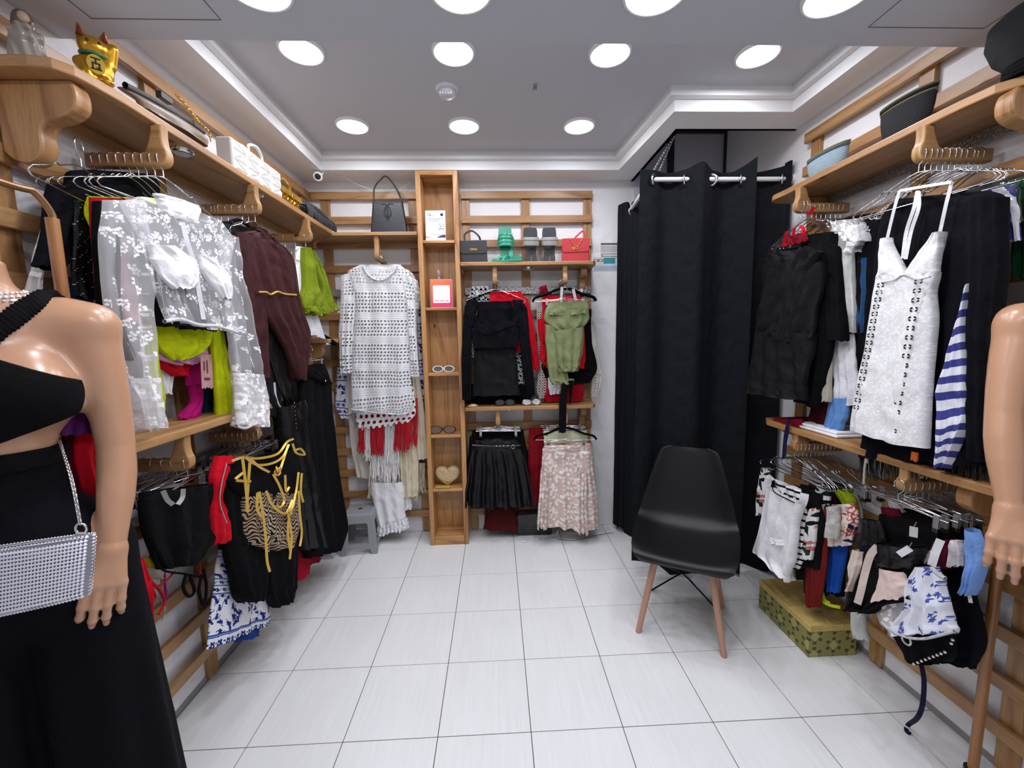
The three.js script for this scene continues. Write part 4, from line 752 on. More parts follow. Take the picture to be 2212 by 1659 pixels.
// ---------- things on the shelves ----------
function localThing(name, label, cat, pos, yaw = 0, group) { const t = thing(name, label, cat, pos, group); t.rotation.y = yaw; return t; }
const YS = 2.0585;   // top of the left shelf
{ // gold lucky cat
  const p = P(206, 140, 'x', 0.215), t = localThing('cat_figurine', 'small gold beckoning cat figurine on the left shelf', 'figurine', [0.215, YS, p.z], 0.75);
  const s = 1.0, gm = new THREE.MeshPhysicalMaterial({ color: 0xc9952b, roughness: 0.28, metalness: 0.85 });
  const f = blend([ell([0, 0.04, 0], [0.034, 0.042, 0.03]), ell([0, 0.092, 0.004], [0.03, 0.026, 0.026]), cap([-0.03, 0.045, 0.01], [-0.018, 0.02, 0.028], 0.012, 0.011), cap([0.03, 0.06, 0.004], [0.036, 0.1, 0.012], 0.011, 0.012), ell([-0.016, 0.008, 0.022], [0.016, 0.009, 0.016]), ell([0.016, 0.008, 0.022], [0.016, 0.009, 0.016])], 0.012);
  const ear = sg => { const e = cap([sg * 0.018, 0.108, 0], [sg * 0.025, 0.142, 0], 0.0125, 0.0025); return e; };
  const e1 = ear(1), e2 = ear(-1);
  lpart(t, 'body', nets((x, y, z) => smin(smin(f(x, y, z), e1(x, y, z), 0.005), e2(x, y, z), 0.005), [-0.06, -0.004, -0.045], [0.06, 0.152, 0.06], 0.0032), gm);
  const rm = new THREE.MeshStandardMaterial({ color: 0x6d1b22, roughness: 0.35 }), bm = new THREE.MeshStandardMaterial({ color: 0x14110c, roughness: 0.4 });
  for (const sg of [1, -1]) { const g = new THREE.ConeGeometry(0.008, 0.028, 10); g.translate(sg * 0.0225, 0.126, 0.0075); lpart(t, 'inner_ear', g, rm); const e = new THREE.SphereGeometry(0.0035, 10, 8); e.translate(sg * 0.011, 0.096, 0.0285); lpart(t, 'eye', e, bm); }
  const c = new THREE.TorusGeometry(0.026, 0.004, 8, 24); c.rotateX(Math.PI / 2 + 0.1); c.translate(0, 0.072, 0.003); lpart(t, 'collar', c, new THREE.MeshStandardMaterial({ color: 0x2c6a4c, roughness: 0.4 }));
  const pl = lpart(t, 'plaque', new THREE.CylinderGeometry(0.5, 0.5, 1, 28).rotateX(Math.PI / 2).scale(0.034, 0.048, 0.006).rotateX(-0.12).translate(0, 0.04, 0.032), new THREE.MeshStandardMaterial({ color: 0xd6b64a, roughness: 0.3, metalness: 0.6 }));
  const st = []; for (const [x, y, w, h] of [[0, 0.054, 0.018, 0.003], [0, 0.047, 0.003, 0.016], [0, 0.042, 0.016, 0.003], [-0.006, 0.034, 0.003, 0.012], [0.006, 0.034, 0.003, 0.012], [0, 0.027, 0.02, 0.003], [0.004, 0.031, 0.008, 0.0024]]) st.push(new THREE.BoxGeometry(w, h, 0.0016).rotateX(-0.12).translate(x, y, 0.0352 + (0.04 - y) * 0.12)); lpart(pl, 'brush_strokes', merge(st), bm);
}
{ // small statue
  const p = P(52, 60, 'x', 0.13), t = localThing('statuette', 'small grey and brown robed statuette at the end of the left shelf', 'figurine', [0.13, YS, Math.min(p.z, 1.77)], 0.9);
  const f = blend([cap([0, 0.005, 0], [0, 0.05, 0], 0.036, 0.026), cap([0, 0.05, 0], [0, 0.085, 0], 0.024, 0.016), ell([0, 0.108, 0.002], [0.014, 0.017, 0.014]), cap([0.02, 0.07, 0.012], [0.004, 0.06, 0.026], 0.009, 0.008), cap([-0.02, 0.07, 0.012], [-0.004, 0.06, 0.026], 0.009, 0.008), ell([0.03, 0.012, 0.015], [0.016, 0.014, 0.014])], 0.012);
  lpart(t, 'robe', nets((x, y, z) => Math.max(f(x, y, z) + 0.0022 * Math.sin(x * 320 + y * 40), -y), [-0.06, -0.01, -0.05], [0.06, 0.09, 0.055], 0.0032), new THREE.MeshPhysicalMaterial({ color: 0x8d857c, roughness: 0.35, clearcoat: 0.3 }));
  lpart(t, 'veil', nets((x, y, z) => Math.max(smin(cap([0, 0.055, -0.008], [0, 0.09, -0.008], 0.028, 0.02)(x, y, z), ell([0, 0.106, -0.003], [0.018, 0.02, 0.018])(x, y, z), 0.01), z - 0.01 - Math.abs(x) * 0.1), [-0.04, 0.03, -0.04], [0.04, 0.135, 0.03], 0.0032), new THREE.MeshPhysicalMaterial({ color: 0x5b4a3c, roughness: 0.35, clearcoat: 0.3 }));
  lpart(t, 'face', new THREE.SphereGeometry(0.0125, 14, 12).scale(0.9, 1.1, 0.9).translate(0, 0.106, 0.006), new THREE.MeshStandardMaterial({ color: 0xb79a82, roughness: 0.4 }));
}
{ // taupe clutch leaning on the shelf
  const X = 0.215, t = thing('clutch_bag', 'taupe leather flap clutch with gold chain lying on the left shelf', 'bag', P(370, 290, 'x', X)); const m = leather(0x8d7c6c), dm = leather(0x2e2722);
  const a = P(280, 187, 'x', X), b = P(447, 287, 'x', X), c = P(446, 318, 'x', X), d = P(305, 232, 'x', X); c.y = Math.max(c.y, YS); d.y = Math.max(YS, d.y);
  const nrm = V(1, 0.1, 0).normalize();
  part(t, 'body', cloth([[a.clone().add(V(-0.03, 0, 0)), b.clone().add(V(-0.03, 0, 0))], [a.clone().lerp(d, 0.5), b.clone().lerp(c, 0.5)], [d, c]], { d: 0.022, f: 0, nrm, cr: 0, hem: 0 }), m);
  part(t, 'top_trim', tube([a.clone().add(V(-0.012, 0.004, 0)), a.clone().lerp(b, 0.3).add(V(-0.008, 0.006, 0)), a.clone().lerp(b, 0.7).add(V(-0.008, 0.005, 0)), b.clone().add(V(-0.012, 0.002, 0))], 0.009, 30, 8), dm);
  part(t, 'clasp_wire', wire([c.clone().add(V(0.024, 0.012, 0.012)), c.clone().add(V(0.026, 0.026, 0.02)), c.clone().add(V(0.026, 0.03, 0.09)), c.clone().add(V(0.026, 0.045, 0.095))], 0.0013), blackPl);
  const ch = part(t, 'chain', chainLinks([P(380, 205, 'x', X - 0.03), P(405, 232, 'x', X - 0.01), P(428, 262, 'x', X + 0.01), P(452, 285, 'x', X + 0.01), P(455, 300, 'x', X + 0.01)], 0.008, 0.006, 0.0013), goldM); ch.userData.kind = 'stuff';
  part(t, 'buckle', box(0.12, P(352, 210, 'x', 0.13).y - 0.01, P(352, 210, 'x', 0.13).z - 0.03, 0.14, P(352, 210, 'x', 0.13).y + 0.012, P(352, 210, 'x', 0.13).z + 0.02, 0.003), dm);
}
{ // white quilted bag
  const X = 0.245, A = P(503, 320, 'x', X), B = P(606, 353, 'x', X); const w = Math.abs(A.z - B.z), h = (A.y + B.y) / 2 - YS, t = localThing('quilted_bag', 'white triangle quilted handbag standing on the left shelf', 'bag', [X - 0.035, YS, (A.z + B.z) / 2], Math.PI / 2); const m = leather(0xe6e4e1, 0.5);
  lpart(t, 'body', new RoundedBoxGeometry(w, h, 0.06, 3, 0.008).translate(0, h / 2, 0), m);
  const nx = 4, ny = 3, cw = (w - 0.006) / nx, chh = (h - 0.006) / ny, z = 0.0302, geos = {};
  for (let i = 0; i < nx; i++) for (let j = 0; j < ny; j++) for (const k of [0, 1]) {
    const fl = (i + j) % 2, x0 = -w / 2 + 0.003 + i * cw, y0 = 0.003 + j * chh, c = [[x0, y0], [x0 + cw, y0], [x0 + cw, y0 + chh], [x0, y0 + chh]];
    const tr = fl ? (k ? [0, 1, 2] : [0, 2, 3]) : (k ? [0, 1, 3] : [1, 2, 3]), q = tr.map(v => c[v]), cxx = (q[0][0] + q[1][0] + q[2][0]) / 3, cyy = (q[0][1] + q[1][1] + q[2][1]) / 3;
    const pos = []; for (let e = 0; e < 3; e++) { const a = q[e], b = q[(e + 1) % 3], m1 = [lerp(a[0], cxx, 0.35), lerp(a[1], cyy, 0.35)], m2 = [lerp(b[0], cxx, 0.35), lerp(b[1], cyy, 0.35)]; pos.push(...a, z - 0.001, ...b, z - 0.001, ...m2, z + 0.0055, ...a, z - 0.001, ...m2, z + 0.0055, ...m1, z + 0.0055, ...m1, z + 0.0055, ...m2, z + 0.0055, cxx, cyy, z + 0.0085); }
    const g = new THREE.BufferGeometry(); g.setAttribute('position', new THREE.Float32BufferAttribute(pos, 3)); g.setAttribute('uv', new THREE.Float32BufferAttribute(new Float32Array(pos.length / 3 * 2), 2)); g.computeVertexNormals(); lpart(t, 'quilt_panel', g, m);
  }
  for (const zz of [0.02, -0.02]) lpart(t, 'handle', tube([V(-0.05, h - 0.005, zz), V(-0.045, h + 0.025, zz), V(0, h + 0.038, zz * 1.3), V(0.045, h + 0.022, zz), V(0.05, h - 0.005, zz)], 0.006, 24, 8), m);
  lpart(t, 'side_strap', tube([V(w / 2, h - 0.02, 0), V(w / 2 + 0.02, h - 0.03, 0.01), V(w / 2 + 0.012, h - 0.07, 0.012)], 0.004, 12, 6), m);
}
{ // gold bag
  const X = 0.24, A = P(606, 432, 'x', X), B = P(650, 448, 'x', X), w = Math.abs(A.z - B.z), t = localThing('gold_bag', 'shiny gold mini handbag on the left shelf', 'bag', [X - 0.03, YS, (A.z + B.z) / 2], Math.PI / 2), h = P(625, 412, 'x', X).y - YS; const m = new THREE.MeshStandardMaterial({ color: 0xd9ab3a, roughness: 0.2, metalness: 1, bumpMap: crump, bumpScale: 0.012 });
  const f = (x, y, z) => { const qx = Math.abs(x) - w / 2 + 0.012 + 0.01 * y / h, qy = Math.abs(y - h / 2) - h / 2 + 0.012, qz = Math.abs(z) - 0.02; return Math.hypot(Math.max(qx, 0), Math.max(qy, 0), Math.max(qz, 0)) + Math.min(Math.max(qx, qy, qz), 0) - 0.012 + 0.0025 * Math.sin(x * 190) * Math.sin(y * 170 + 1); };
  lpart(t, 'body', nets(f, [-w / 2 - 0.01, -0.01, -0.045], [w / 2 + 0.01, h + 0.01, 0.045], 0.0035), m);
  const fl = lpart(t, 'flap', new RoundedBoxGeometry(w * 0.96, h * 0.42, 0.008, 2, 0.0035).rotateX(-0.05).translate(0, h * 0.78, 0.034), m);
  lpart(fl, 'clasp', new RoundedBoxGeometry(0.02, 0.016, 0.008, 2, 0.003).translate(0, h * 0.62, 0.04), goldM);
  const yt = P(627, 388, 'x', X).y - YS; lpart(t, 'handle', tube([V(-w * 0.3, h, 0), V(-w * 0.27, lerp(h, yt, 0.7), 0), V(0, yt, 0), V(w * 0.27, lerp(h, yt, 0.7), 0), V(w * 0.3, h, 0)], 0.0055, 26, 8), m);
}
{ // black fringed bag
  const X = 0.23, A = P(656, 445, 'x', X), B = P(720, 475, 'x', X), w = Math.abs(A.z - B.z) * 1.0, t = localThing('fringe_bag', 'black fringed shoulder bag at the far end of the left shelf', 'bag', [X - 0.02, YS, (A.z + B.z) / 2], Math.PI / 2), h = P(665, 432, 'x', X).y - YS, m = leather(0x15171b, 0.45);
  lpart(t, 'body', nets(ell([0, h * 0.52, 0], [w / 2, h * 0.5, 0.03]), [-w / 2 - 0.01, -0.01, -0.04], [w / 2 + 0.01, h + 0.01, 0.04], 0.006), m);
  lpart(t, 'flap', nets((x, y, z) => Math.max(ell([0, h * 0.55, 0.003], [w / 2 + 0.004, h * 0.5, 0.034])(x, y, z), h * 0.62 - y), [-w / 2 - 0.02, h * 0.5, -0.05], [w / 2 + 0.02, h + 0.03, 0.05], 0.006), m);
  const gs = []; for (let i = 0; i < 40; i++) { const x = lerp(-w * 0.48, w * 0.48, i / 39); gs.push(tube([V(x, h * 0.7, 0.028), V(x + rr(-0.003, 0.003), h * 0.4, 0.038), V(x + rr(-0.005, 0.005), 0.004, 0.04 + rr(-0.004, 0.004))], 0.0028, 6, 4)); } const fr = lpart(t, 'fringe', merge(gs), m); fr.userData.kind = 'stuff';
  const st = []; for (let i = 0; i < 9; i++) st.push(new THREE.SphereGeometry(0.0028, 6, 5).translate(lerp(-w * 0.34, w * 0.34, i / 8), h * 0.9 - Math.abs(i - 4) * 0.004, 0.027)); lpart(t, 'studs', merge(st), chromeM).userData.kind = 'stuff';
}
{ // black bag with drop handle
  const Z = 0.17, A = P(800, 499, 'z', Z), B = P(879, 499, 'z', Z), TL = P(803, 434, 'z', Z), TR = P(867, 434, 'z', Z), YB = 2.0555, h = TL.y - YB, t = localThing('drop_handle_bag', 'black leather bag with a long handle and keyhole pleat on the back shelf', 'bag', [(A.x + B.x) / 2, YB, Z - 0.02]), m = leather(0x1a1d22, 0.36), w = (B.x - A.x) / 2, wt = (TR.x - TL.x) / 2;
  const s = new THREE.Shape(); s.moveTo(-w + 0.012, 0); s.lineTo(w - 0.012, 0); s.quadraticCurveTo(w, 0, w, 0.014); s.lineTo(wt, h); s.quadraticCurveTo(0, h - 0.008, -wt, h); s.lineTo(-w, 0.014); s.quadraticCurveTo(-w, 0, -w + 0.012, 0);
  lpart(t, 'body', uvBox(extr(s, 0.05, 0.012).translate(0, 0, -0.025), 0), m);
  // teardrop pleat: raised rim with a creased middle
  const td = []; for (let i = 0; i <= 26; i++) { const a = -Math.PI / 2 + (i / 26) * Math.PI * 2 + Math.PI, r = 0.024; td.push(V(Math.sin(i / 26 * Math.PI * 2) * r * (0.35 + 0.65 * Math.sin(i / 26 * Math.PI)), h * 0.86 - (1 - Math.cos(i / 26 * Math.PI * 2)) * 0.036, 0.026)); }
  lpart(t, 'pleat_rim', tube(td, 0.0042, 60, 8), m);
  lpart(t, 'pleat_crease', merge([tube([V(0, h * 0.88, 0.026), V(-0.004, h * 0.6, 0.027), V(-0.008, h * 0.4, 0.024)], 0.004, 14, 6), tube([V(0, h * 0.88, 0.026), V(0.004, h * 0.6, 0.027), V(0.008, h * 0.4, 0.024)], 0.004, 14, 6), tube([V(0, h * 0.86, 0.025), V(-0.02, h * 0.9, 0.026), V(-0.04, h * 0.88, 0.023)], 0.003, 10, 6), tube([V(0, h * 0.86, 0.025), V(0.02, h * 0.9, 0.026), V(0.04, h * 0.88, 0.023)], 0.003, 10, 6)]), m);
  const top = P(836, 378, 'z', Z).y - YB; lpart(t, 'handle', tube([V(-wt + 0.004, h - 0.01, 0), V(-wt + 0.012, lerp(h, top, 0.55), 0), V(-0.03, lerp(h, top, 0.92), 0), V(-0.008, top, 0), V(0.02, lerp(h, top, 0.86), 0), V(wt - 0.03, lerp(h, top, 0.45), 0), V(wt - 0.002, h - 0.01, 0)], 0.0052, 40, 8), m);
}
const YB1 = 1.8685;
function flapBag(name, label, u0, u1, vt, Z, yaw, m, extra) {
  const A = P(u0, 552, 'z', Z), B = P(u1, 552, 'z', Z), h = P((u0 + u1) / 2, vt, 'z', Z).y - YB1, w = (B.x - A.x) / 2, t = localThing(name, label, 'bag', [(A.x + B.x) / 2, YB1, Z - 0.025], yaw);
  const s = new THREE.Shape(); s.moveTo(-w, 0); s.lineTo(w, 0); s.lineTo(w * 0.94, h); s.lineTo(-w * 0.94, h); s.closePath();
  lpart(t, 'body', extr(s, 0.055, 0.006).translate(0, 0, -0.03), m);
  const f = new THREE.Shape(); f.moveTo(-w * 0.97, h + 0.002); f.lineTo(w * 0.97, h + 0.002); f.lineTo(w * 0.99, h * 0.5); f.quadraticCurveTo(w * 0.9, h * 0.42, w * 0.7, h * 0.42); f.lineTo(-w * 0.7, h * 0.42); f.quadraticCurveTo(-w * 0.9, h * 0.42, -w * 0.99, h * 0.5); f.closePath();
  const fl = lpart(t, 'flap', extr(f, 0.006, 0.002).translate(0, 0, 0.025), m);
  extra(t, w, h, fl); return t;
}
flapBag('mini_bag', 'black mini flap bag with gold clasp on the back shelf', 994, 1053, 520, 0.18, 0.0, leather(0x16181b, 0.4), (t, w, h, fl) => {
  for (const x of [-0.016, 0, 0.016]) { const g = new THREE.TorusGeometry(0.006, 0.0022, 6, 14); g.translate(x, h * 0.6, 0.034); lpart(fl, 'gold_ring', g, goldM); }
  lpart(t, 'handle', ribbon([V(-w * 0.65, h, 0), V(-w * 0.62, h + 0.045, 0), V(-w * 0.1, h + 0.065, 0.004), V(w * 0.4, h + 0.03, 0.01), V(w * 0.5, h, 0)], 0.012, 0.0015, V(0, 0, 1)), leather(0x16181b, 0.4));
});
flapBag('mini_bag', 'red mini flap bag with gold chain on the back shelf', 1215, 1274, 515, 0.18, -0.12, leather(0xb3121f, 0.4), (t, w, h, fl) => {
  lpart(t, 'handle', ribbon([V(-w * 0.1, h, 0), V(0.01, h + 0.02, 0.004), V(w * 0.55, h + 0.048, 0), V(w * 0.75, h, 0)], 0.01, 0.0015, V(0, 0, 1)), leather(0xb3121f, 0.4));
  lpart(t, 'gold_chain', chainLinks([V(-w * 0.45, h, 0.034), V(-0.01, h * 0.68, 0.036), V(0.005, h * 0.62, 0.036), V(w * 0.5, h * 0.98, 0.034)], 0.006, 0.0042, 0.001), goldM).userData.kind = 'stuff';
  for (const x of [-0.012, 0.001, 0.013]) { const g = new THREE.TorusGeometry(0.0065, 0.0022, 6, 12); g.translate(x, h * 0.58, 0.035); lpart(fl, 'gold_letter', g, goldM); }
});
// sandals
function soleShape(l, w) { return smoothShape([[-w * 0.36, 0], [w * 0.36, 0], [w * 0.38, l * 0.35], [w * 0.5, l * 0.7], [w * 0.46, l * 0.97], [w * 0.2, l], [-w * 0.2, l], [-w * 0.46, l * 0.97], [-w * 0.5, l * 0.7], [-w * 0.38, l * 0.35]]); }
{
  const gm = leather(0x1d8a6c, 0.4);
  const Z = 0.12, b = P(1093, 552, 'z', Z), l = P(1091, 488, 'z', Z).y - YB1, t = localThing('sandal', 'green strappy heeled sandal standing upright on the back shelf', 'sandal', [b.x, YB1, Z], -0.05, 'green sandals');
  lpart(t, 'sole', extr(soleShape(l, 0.085), 0.012, 0.004).rotateX(-0.12).translate(-0.004, 0, 0), gm);
  for (const [y, w, r] of [[l * 0.66, 0.05, 0.012], [l * 0.56, 0.052, 0.014], [l * 0.48, 0.052, 0.014], [l * 0.72, 0.048, 0.006]]) lpart(t, 'strap', ruchedL([V(-w, y, 0.004), V(-w * 0.7, y + 0.004, 0.03), V(0, y + 0.006, 0.042), V(w * 0.7, y + 0.003, 0.03), V(w, y - 0.004, 0.004)], r), gm);
  const dots = []; for (let i = 0; i < 9; i++) dots.push(new THREE.SphereGeometry(0.0035, 8, 6).translate(lerp(-0.045, 0.045, i / 8), l * 0.76, 0.03 + 0.014 * (1 - ((i - 4) / 4) ** 2))); lpart(t, 'bead_chain', merge(dots), chromeM).userData.kind = 'stuff';
  lpart(t, 'ankle_strap', ruchedL([V(0.03, l * 0.36, 0.01), V(0.034, l * 0.2, 0.03), V(0.03, 0.006, 0.03)], 0.016), gm);
  const Z2 = 0.19, c = P(1098, 548, 'z', Z2), t2 = localThing('sandal', 'green strappy heeled sandal lying on its side on the back shelf', 'sandal', [c.x, YB1, Z2], -0.1, 'green sandals');
  lpart(t2, 'sole', extr(soleShape(0.19, 0.07), 0.01, 0.004).rotateZ(Math.PI / 2).rotateX(-1.2).translate(0.085, 0.012, 0), gm);
  lpart(t2, 'heel', new RoundedBoxGeometry(0.05, 0.035, 0.035, 2, 0.004).translate(0.062, 0.0195, 0.0), gm);
  lpart(t2, 'strap', ruchedL([V(-0.07, 0.006, 0.02), V(-0.06, 0.03, 0.01), V(-0.03, 0.034, -0.01), V(-0.01, 0.01, -0.03)], 0.008), gm);
  lpart(t2, 'strap', ruchedL([V(-0.035, 0.006, 0.03), V(-0.02, 0.036, 0.014), V(0.0, 0.04, -0.01), V(0.012, 0.012, -0.03)], 0.008), gm);
}
function ruchedL(pts, r) { const c = new THREE.CatmullRomCurve3(pts), m = 36, rows = []; for (let i = 0; i <= m; i++) { const s = i / m, p = c.getPoint(s), tg = c.getTangent(s), sd = tg.clone().cross(V(0.1, 0.2, 1)).normalize(), nn = sd.clone().cross(tg).normalize(), row = []; for (let j = 0; j <= 12; j++) { const a = j / 12 * Math.PI * 2, k = r * (1 + 0.12 * Math.sin(i * 2.4)); row.push({ p: p.clone().addScaledVector(sd, Math.cos(a) * k).addScaledVector(nn, Math.sin(a) * k * 0.35), u: a * r }); } rows.push(row); } return grid(rows, true); }
for (const [k, u, lab] of [[0, 1147, 'grey slide sandal standing upright, the one nearer the green sandals'], [1, 1187, 'grey slide sandal standing upright, the one nearer the red bag']]) {
  const Z = 0.13, b = P(u, 552, 'z', Z), l = P(u, 490, 'z', Z).y - YB1, t = localThing('slide_sandal', lab, 'sandal', [b.x, YB1, Z], k ? -0.06 : 0.06, 'grey slides');
  lpart(t, 'sole', extr(soleShape(l, 0.09), 0.016, 0.004).rotateX(-0.12), fab(0x46484c));
  const rows = []; for (let i = 0; i <= 8; i++) { const y = lerp(l * 0.72, l * 0.5, i / 8), row = []; for (let j = 0; j <= 20; j++) { const a = Math.PI * j / 20; row.push({ p: V(-Math.cos(a) * 0.053, y - 0.01 * Math.sin(a), 0.004 + 0.045 * Math.sin(a) + 0.004 * Math.sin(i / 8 * Math.PI)), u: j * 0.01 }); } rows.push(row); }
  lpart(t, 'strap', grid(rows, false), fab(0x9a9a96)); 
  const br = []; for (let j = 0; j < 15; j++) { const a = Math.PI * (j + 0.5) / 15; br.push(new THREE.SphereGeometry(0.0042, 6, 5).translate(-Math.cos(a) * 0.055, l * 0.64 - 0.01 * Math.sin(a), 0.006 + 0.049 * Math.sin(a))); } lpart(t, 'braid', merge(br), fab(0xc9c3b2)).userData.kind = 'stuff';
  lpart(t, 'size_print', new THREE.BoxGeometry(0.008, 0.03, 0.001).rotateX(-0.12).translate(0, 0.03, 0.0138), fab(0xb5972e));
}
// hats on the right shelf
function visor(label, u0, v0, u1, v1, ub, X, m, trim, t2) {   // rolled straw visor standing on edge
  const A = P(u0, v0, 'x', X), B = P(u1, v1, 'x', X), yb = 2.0355, w = Math.abs(B.z - A.z) / 2, h = (A.y + B.y) / 2 - yb;
  const t = localThing('sun_visor', label, 'hat', [X + 0.03, yb, (A.z + B.z) / 2], -Math.PI / 2);
  const band = (y0, y1, k0, k1) => { const rows = []; for (let i = 0; i <= 14; i++) { const s = i / 14, y = lerp(y0, y1, s), k = lerp(k0, k1, s) * (1 - 0.25 * (1 - s) ** 3), row = []; for (let j = 0; j <= 40; j++) { const a = -0.15 + (Math.PI + 0.3) * j / 40; row.push({ p: V(-Math.cos(a) * w * k, y + 0.0015 * Math.sin(i * 3.1), 0.03 * Math.sin(a) * k), u: j * 0.008 }); } rows.push(row); } return grid(rows, false); };
  lpart(t, 'brim', band(0, h * 0.8, 0.95, 1.0), m); lpart(t, 'edge_band', band(h * 0.8, h * 0.86, 1.0, 1.03), trim); lpart(t, 'crown_band', band(h * 0.86, h * 0.94, 1.03, 1.05), m); lpart(t, 'top_band', band(h * 0.94, h, 1.05, 1.06), t2 || trim);
  return t;
}
const straw = c => new THREE.MeshStandardMaterial({ color: c, roughness: 0.85, bumpMap: (() => { const b = gray(8, 128, (u, v) => 0.5 + 0.5 * Math.sin(v * 20 * Math.PI * 2)); b.repeat.set(1, 8); return b; })(), bumpScale: 0.002, side: THREE.DoubleSide });
visor('pale blue rolled straw visor on the right shelf', 1733, 348, 1818, 305, 0, 2.57, straw(0x8ea4ae), straw(0x6f8790), straw(0xb9a94a));
visor('black rolled straw visor with beige bands on the right shelf', 1888, 248, 2005, 170, 0, 2.57, straw(0x16181c), straw(0x8f8a68), straw(0x8f8a68));
{
  const X = 2.63, p = P(2250, 110, 'x', X), t = localThing('straw_hat', 'round black hat at the near end of the right shelf', 'hat', [X, 2.0355, p.z]);
  lpart(t, 'crown', lathe([[0.058, 0.003], [0.062, 0.035], [0.085, 0.06], [0.1, 0.1], [0.097, 0.14], [0.07, 0.165], [0.03, 0.175], [0, 0.176]], 40), straw(0x111317));
  lpart(t, 'band', lathe([[0.0595, 0.0], [0.064, 0.002], [0.0645, 0.03], [0.062, 0.034]], 40), BLK);
}
// ---------- bookcase contents ----------
function card(name, label, u0, v0, u1, v1, Z, draw, W0 = 256, H0 = 384, yOn) {
  const a = P(u0, v0, 'z', Z), b = P(u1, v1, 'z', Z), w = b.x - a.x, h = a.y - yOn;
  const t = localThing(name, label, 'sign', [(a.x + b.x) / 2, yOn, Z]);
  lpart(t, 'stand', new RoundedBoxGeometry(w, h, 0.003, 1, 0.001).rotateX(-0.08).translate(0, h / 2 + 0.0005, -0.012), new THREE.MeshPhysicalMaterial({ color: 0xf4f4f4, roughness: 0.2 }));
  const g = new THREE.PlaneGeometry(w * 0.985, h * 0.985).rotateX(-0.08).translate(0, h / 2 + 0.0007, -0.0102);
  lpart(t, 'print', g, new THREE.MeshPhysicalMaterial({ map: ctex(W0, H0, draw, 1, 1, true, false), roughness: 0.3 }));
}
card('payment_sign', 'white printed payment card in the top box of the bookcase', 917, 453, 963, 516, 0.2, (x, w, h) => {
  x.fillStyle = '#e9e9ea'; x.fillRect(0, 0, w, h); x.strokeStyle = '#2a2a33'; x.lineWidth = 4; x.beginPath(); for (let i = 0; i <= 10; i++) { const a = i * Math.PI / 5 - Math.PI / 2, r = i % 2 ? 9 : 22; x.lineTo(52 + Math.cos(a) * r, 52 + Math.sin(a) * r); } x.stroke();
  x.fillStyle = '#2a2a33'; for (let i = 0; i < 9; i++) x.fillRect(64 + i * 6, 56 + (i % 2), 4, 8 - (i % 3)); x.beginPath(); x.arc(212, 52, 20, 0, 7); x.fill();
  x.fillStyle = '#8f8f98'; for (let i = 0; i < 4; i++) x.fillRect(26, 96 + i * 12, 204 - i * 18, 6);
  x.fillStyle = '#d4d4d8'; x.fillRect(24, 168, 82, 82); x.fillStyle = '#9a9aa2'; for (const y of [178, 206, 236]) x.fillRect(124, y, 34, 6); x.fillStyle = '#15151a'; x.font = 'bold 26px sans-serif'; x.fillText('70. 22', 168, 188); x.fillText('3 46.17', 162, 218); x.fillRect(162, 232, 78, 8);
  x.fillStyle = '#7a5a86'; x.fillRect(70, 306, 130, 5); x.fillStyle = '#47306e'; x.beginPath(); x.moveTo(140, 350); x.quadraticCurveTo(210, 300, 256, 312); x.lineTo(256, 352); x.closePath(); x.fill(); x.fillStyle = '#d98a5a'; x.beginPath(); x.moveTo(0, 324); x.quadraticCurveTo(40, 346, 110, 352); x.lineTo(0, 352); x.closePath(); x.fill(); x.fillStyle = '#b5413c'; x.fillRect(22, 362, 10, 12); x.fillStyle = '#c78a84'; x.fillRect(40, 366, 60, 5);
}, 256, 384, 2.0065);
card('payment_sign', 'orange and pink scan card in the second box of the bookcase', 928, 603, 978, 660, 0.195, (x, w, h) => {
  const g = x.createLinearGradient(0, 0, w * 0.4, h); g.addColorStop(0, '#d9762c'); g.addColorStop(0.5, '#d8503c'); g.addColorStop(1, '#cc2f63'); x.fillStyle = g; x.fillRect(0, 0, w, h); x.fillStyle = '#efeae9'; x.beginPath(); x.roundRect ? x.roundRect(28, 62, 200, 190, 14) : x.rect(28, 62, 200, 190); x.fill(); x.strokeStyle = '#d7b6b0'; x.lineWidth = 3; x.strokeRect(64, 88, 128, 118); x.fillStyle = '#7c4a55'; for (let i = 0; i < 17; i++) if (i !== 5 && i !== 12) x.fillRect(50 + i * 9.4, 224 + (i % 3), 6.5, 11 - (i % 2) * 2);
}, 256, 300, 1.5915);
{
  const p = P(948, 600, 'z', 0.13), t = localThing('glass_bottle', 'small cut glass bottle behind the orange card', 'bottle', [p.x, 1.5915, 0.13]);
  lpart(t, 'bottle', lathe([[0, 0], [0.028, 0], [0.03, 0.004], [0.026, 0.12], [0.03, 0.15], [0.022, 0.19], [0.012, 0.205]], 10), new THREE.MeshPhysicalMaterial({ color: 0xcdbdb8, transmission: 0.8, thickness: 0, roughness: 0.15 }));
  lpart(t, 'stopper', lathe([[0, 0.25], [0.012, 0.24], [0.014, 0.215], [0.01, 0.205]], 10), new THREE.MeshPhysicalMaterial({ color: 0xd8d0cc, transmission: 0.7, thickness: 0, roughness: 0.1 }));
}
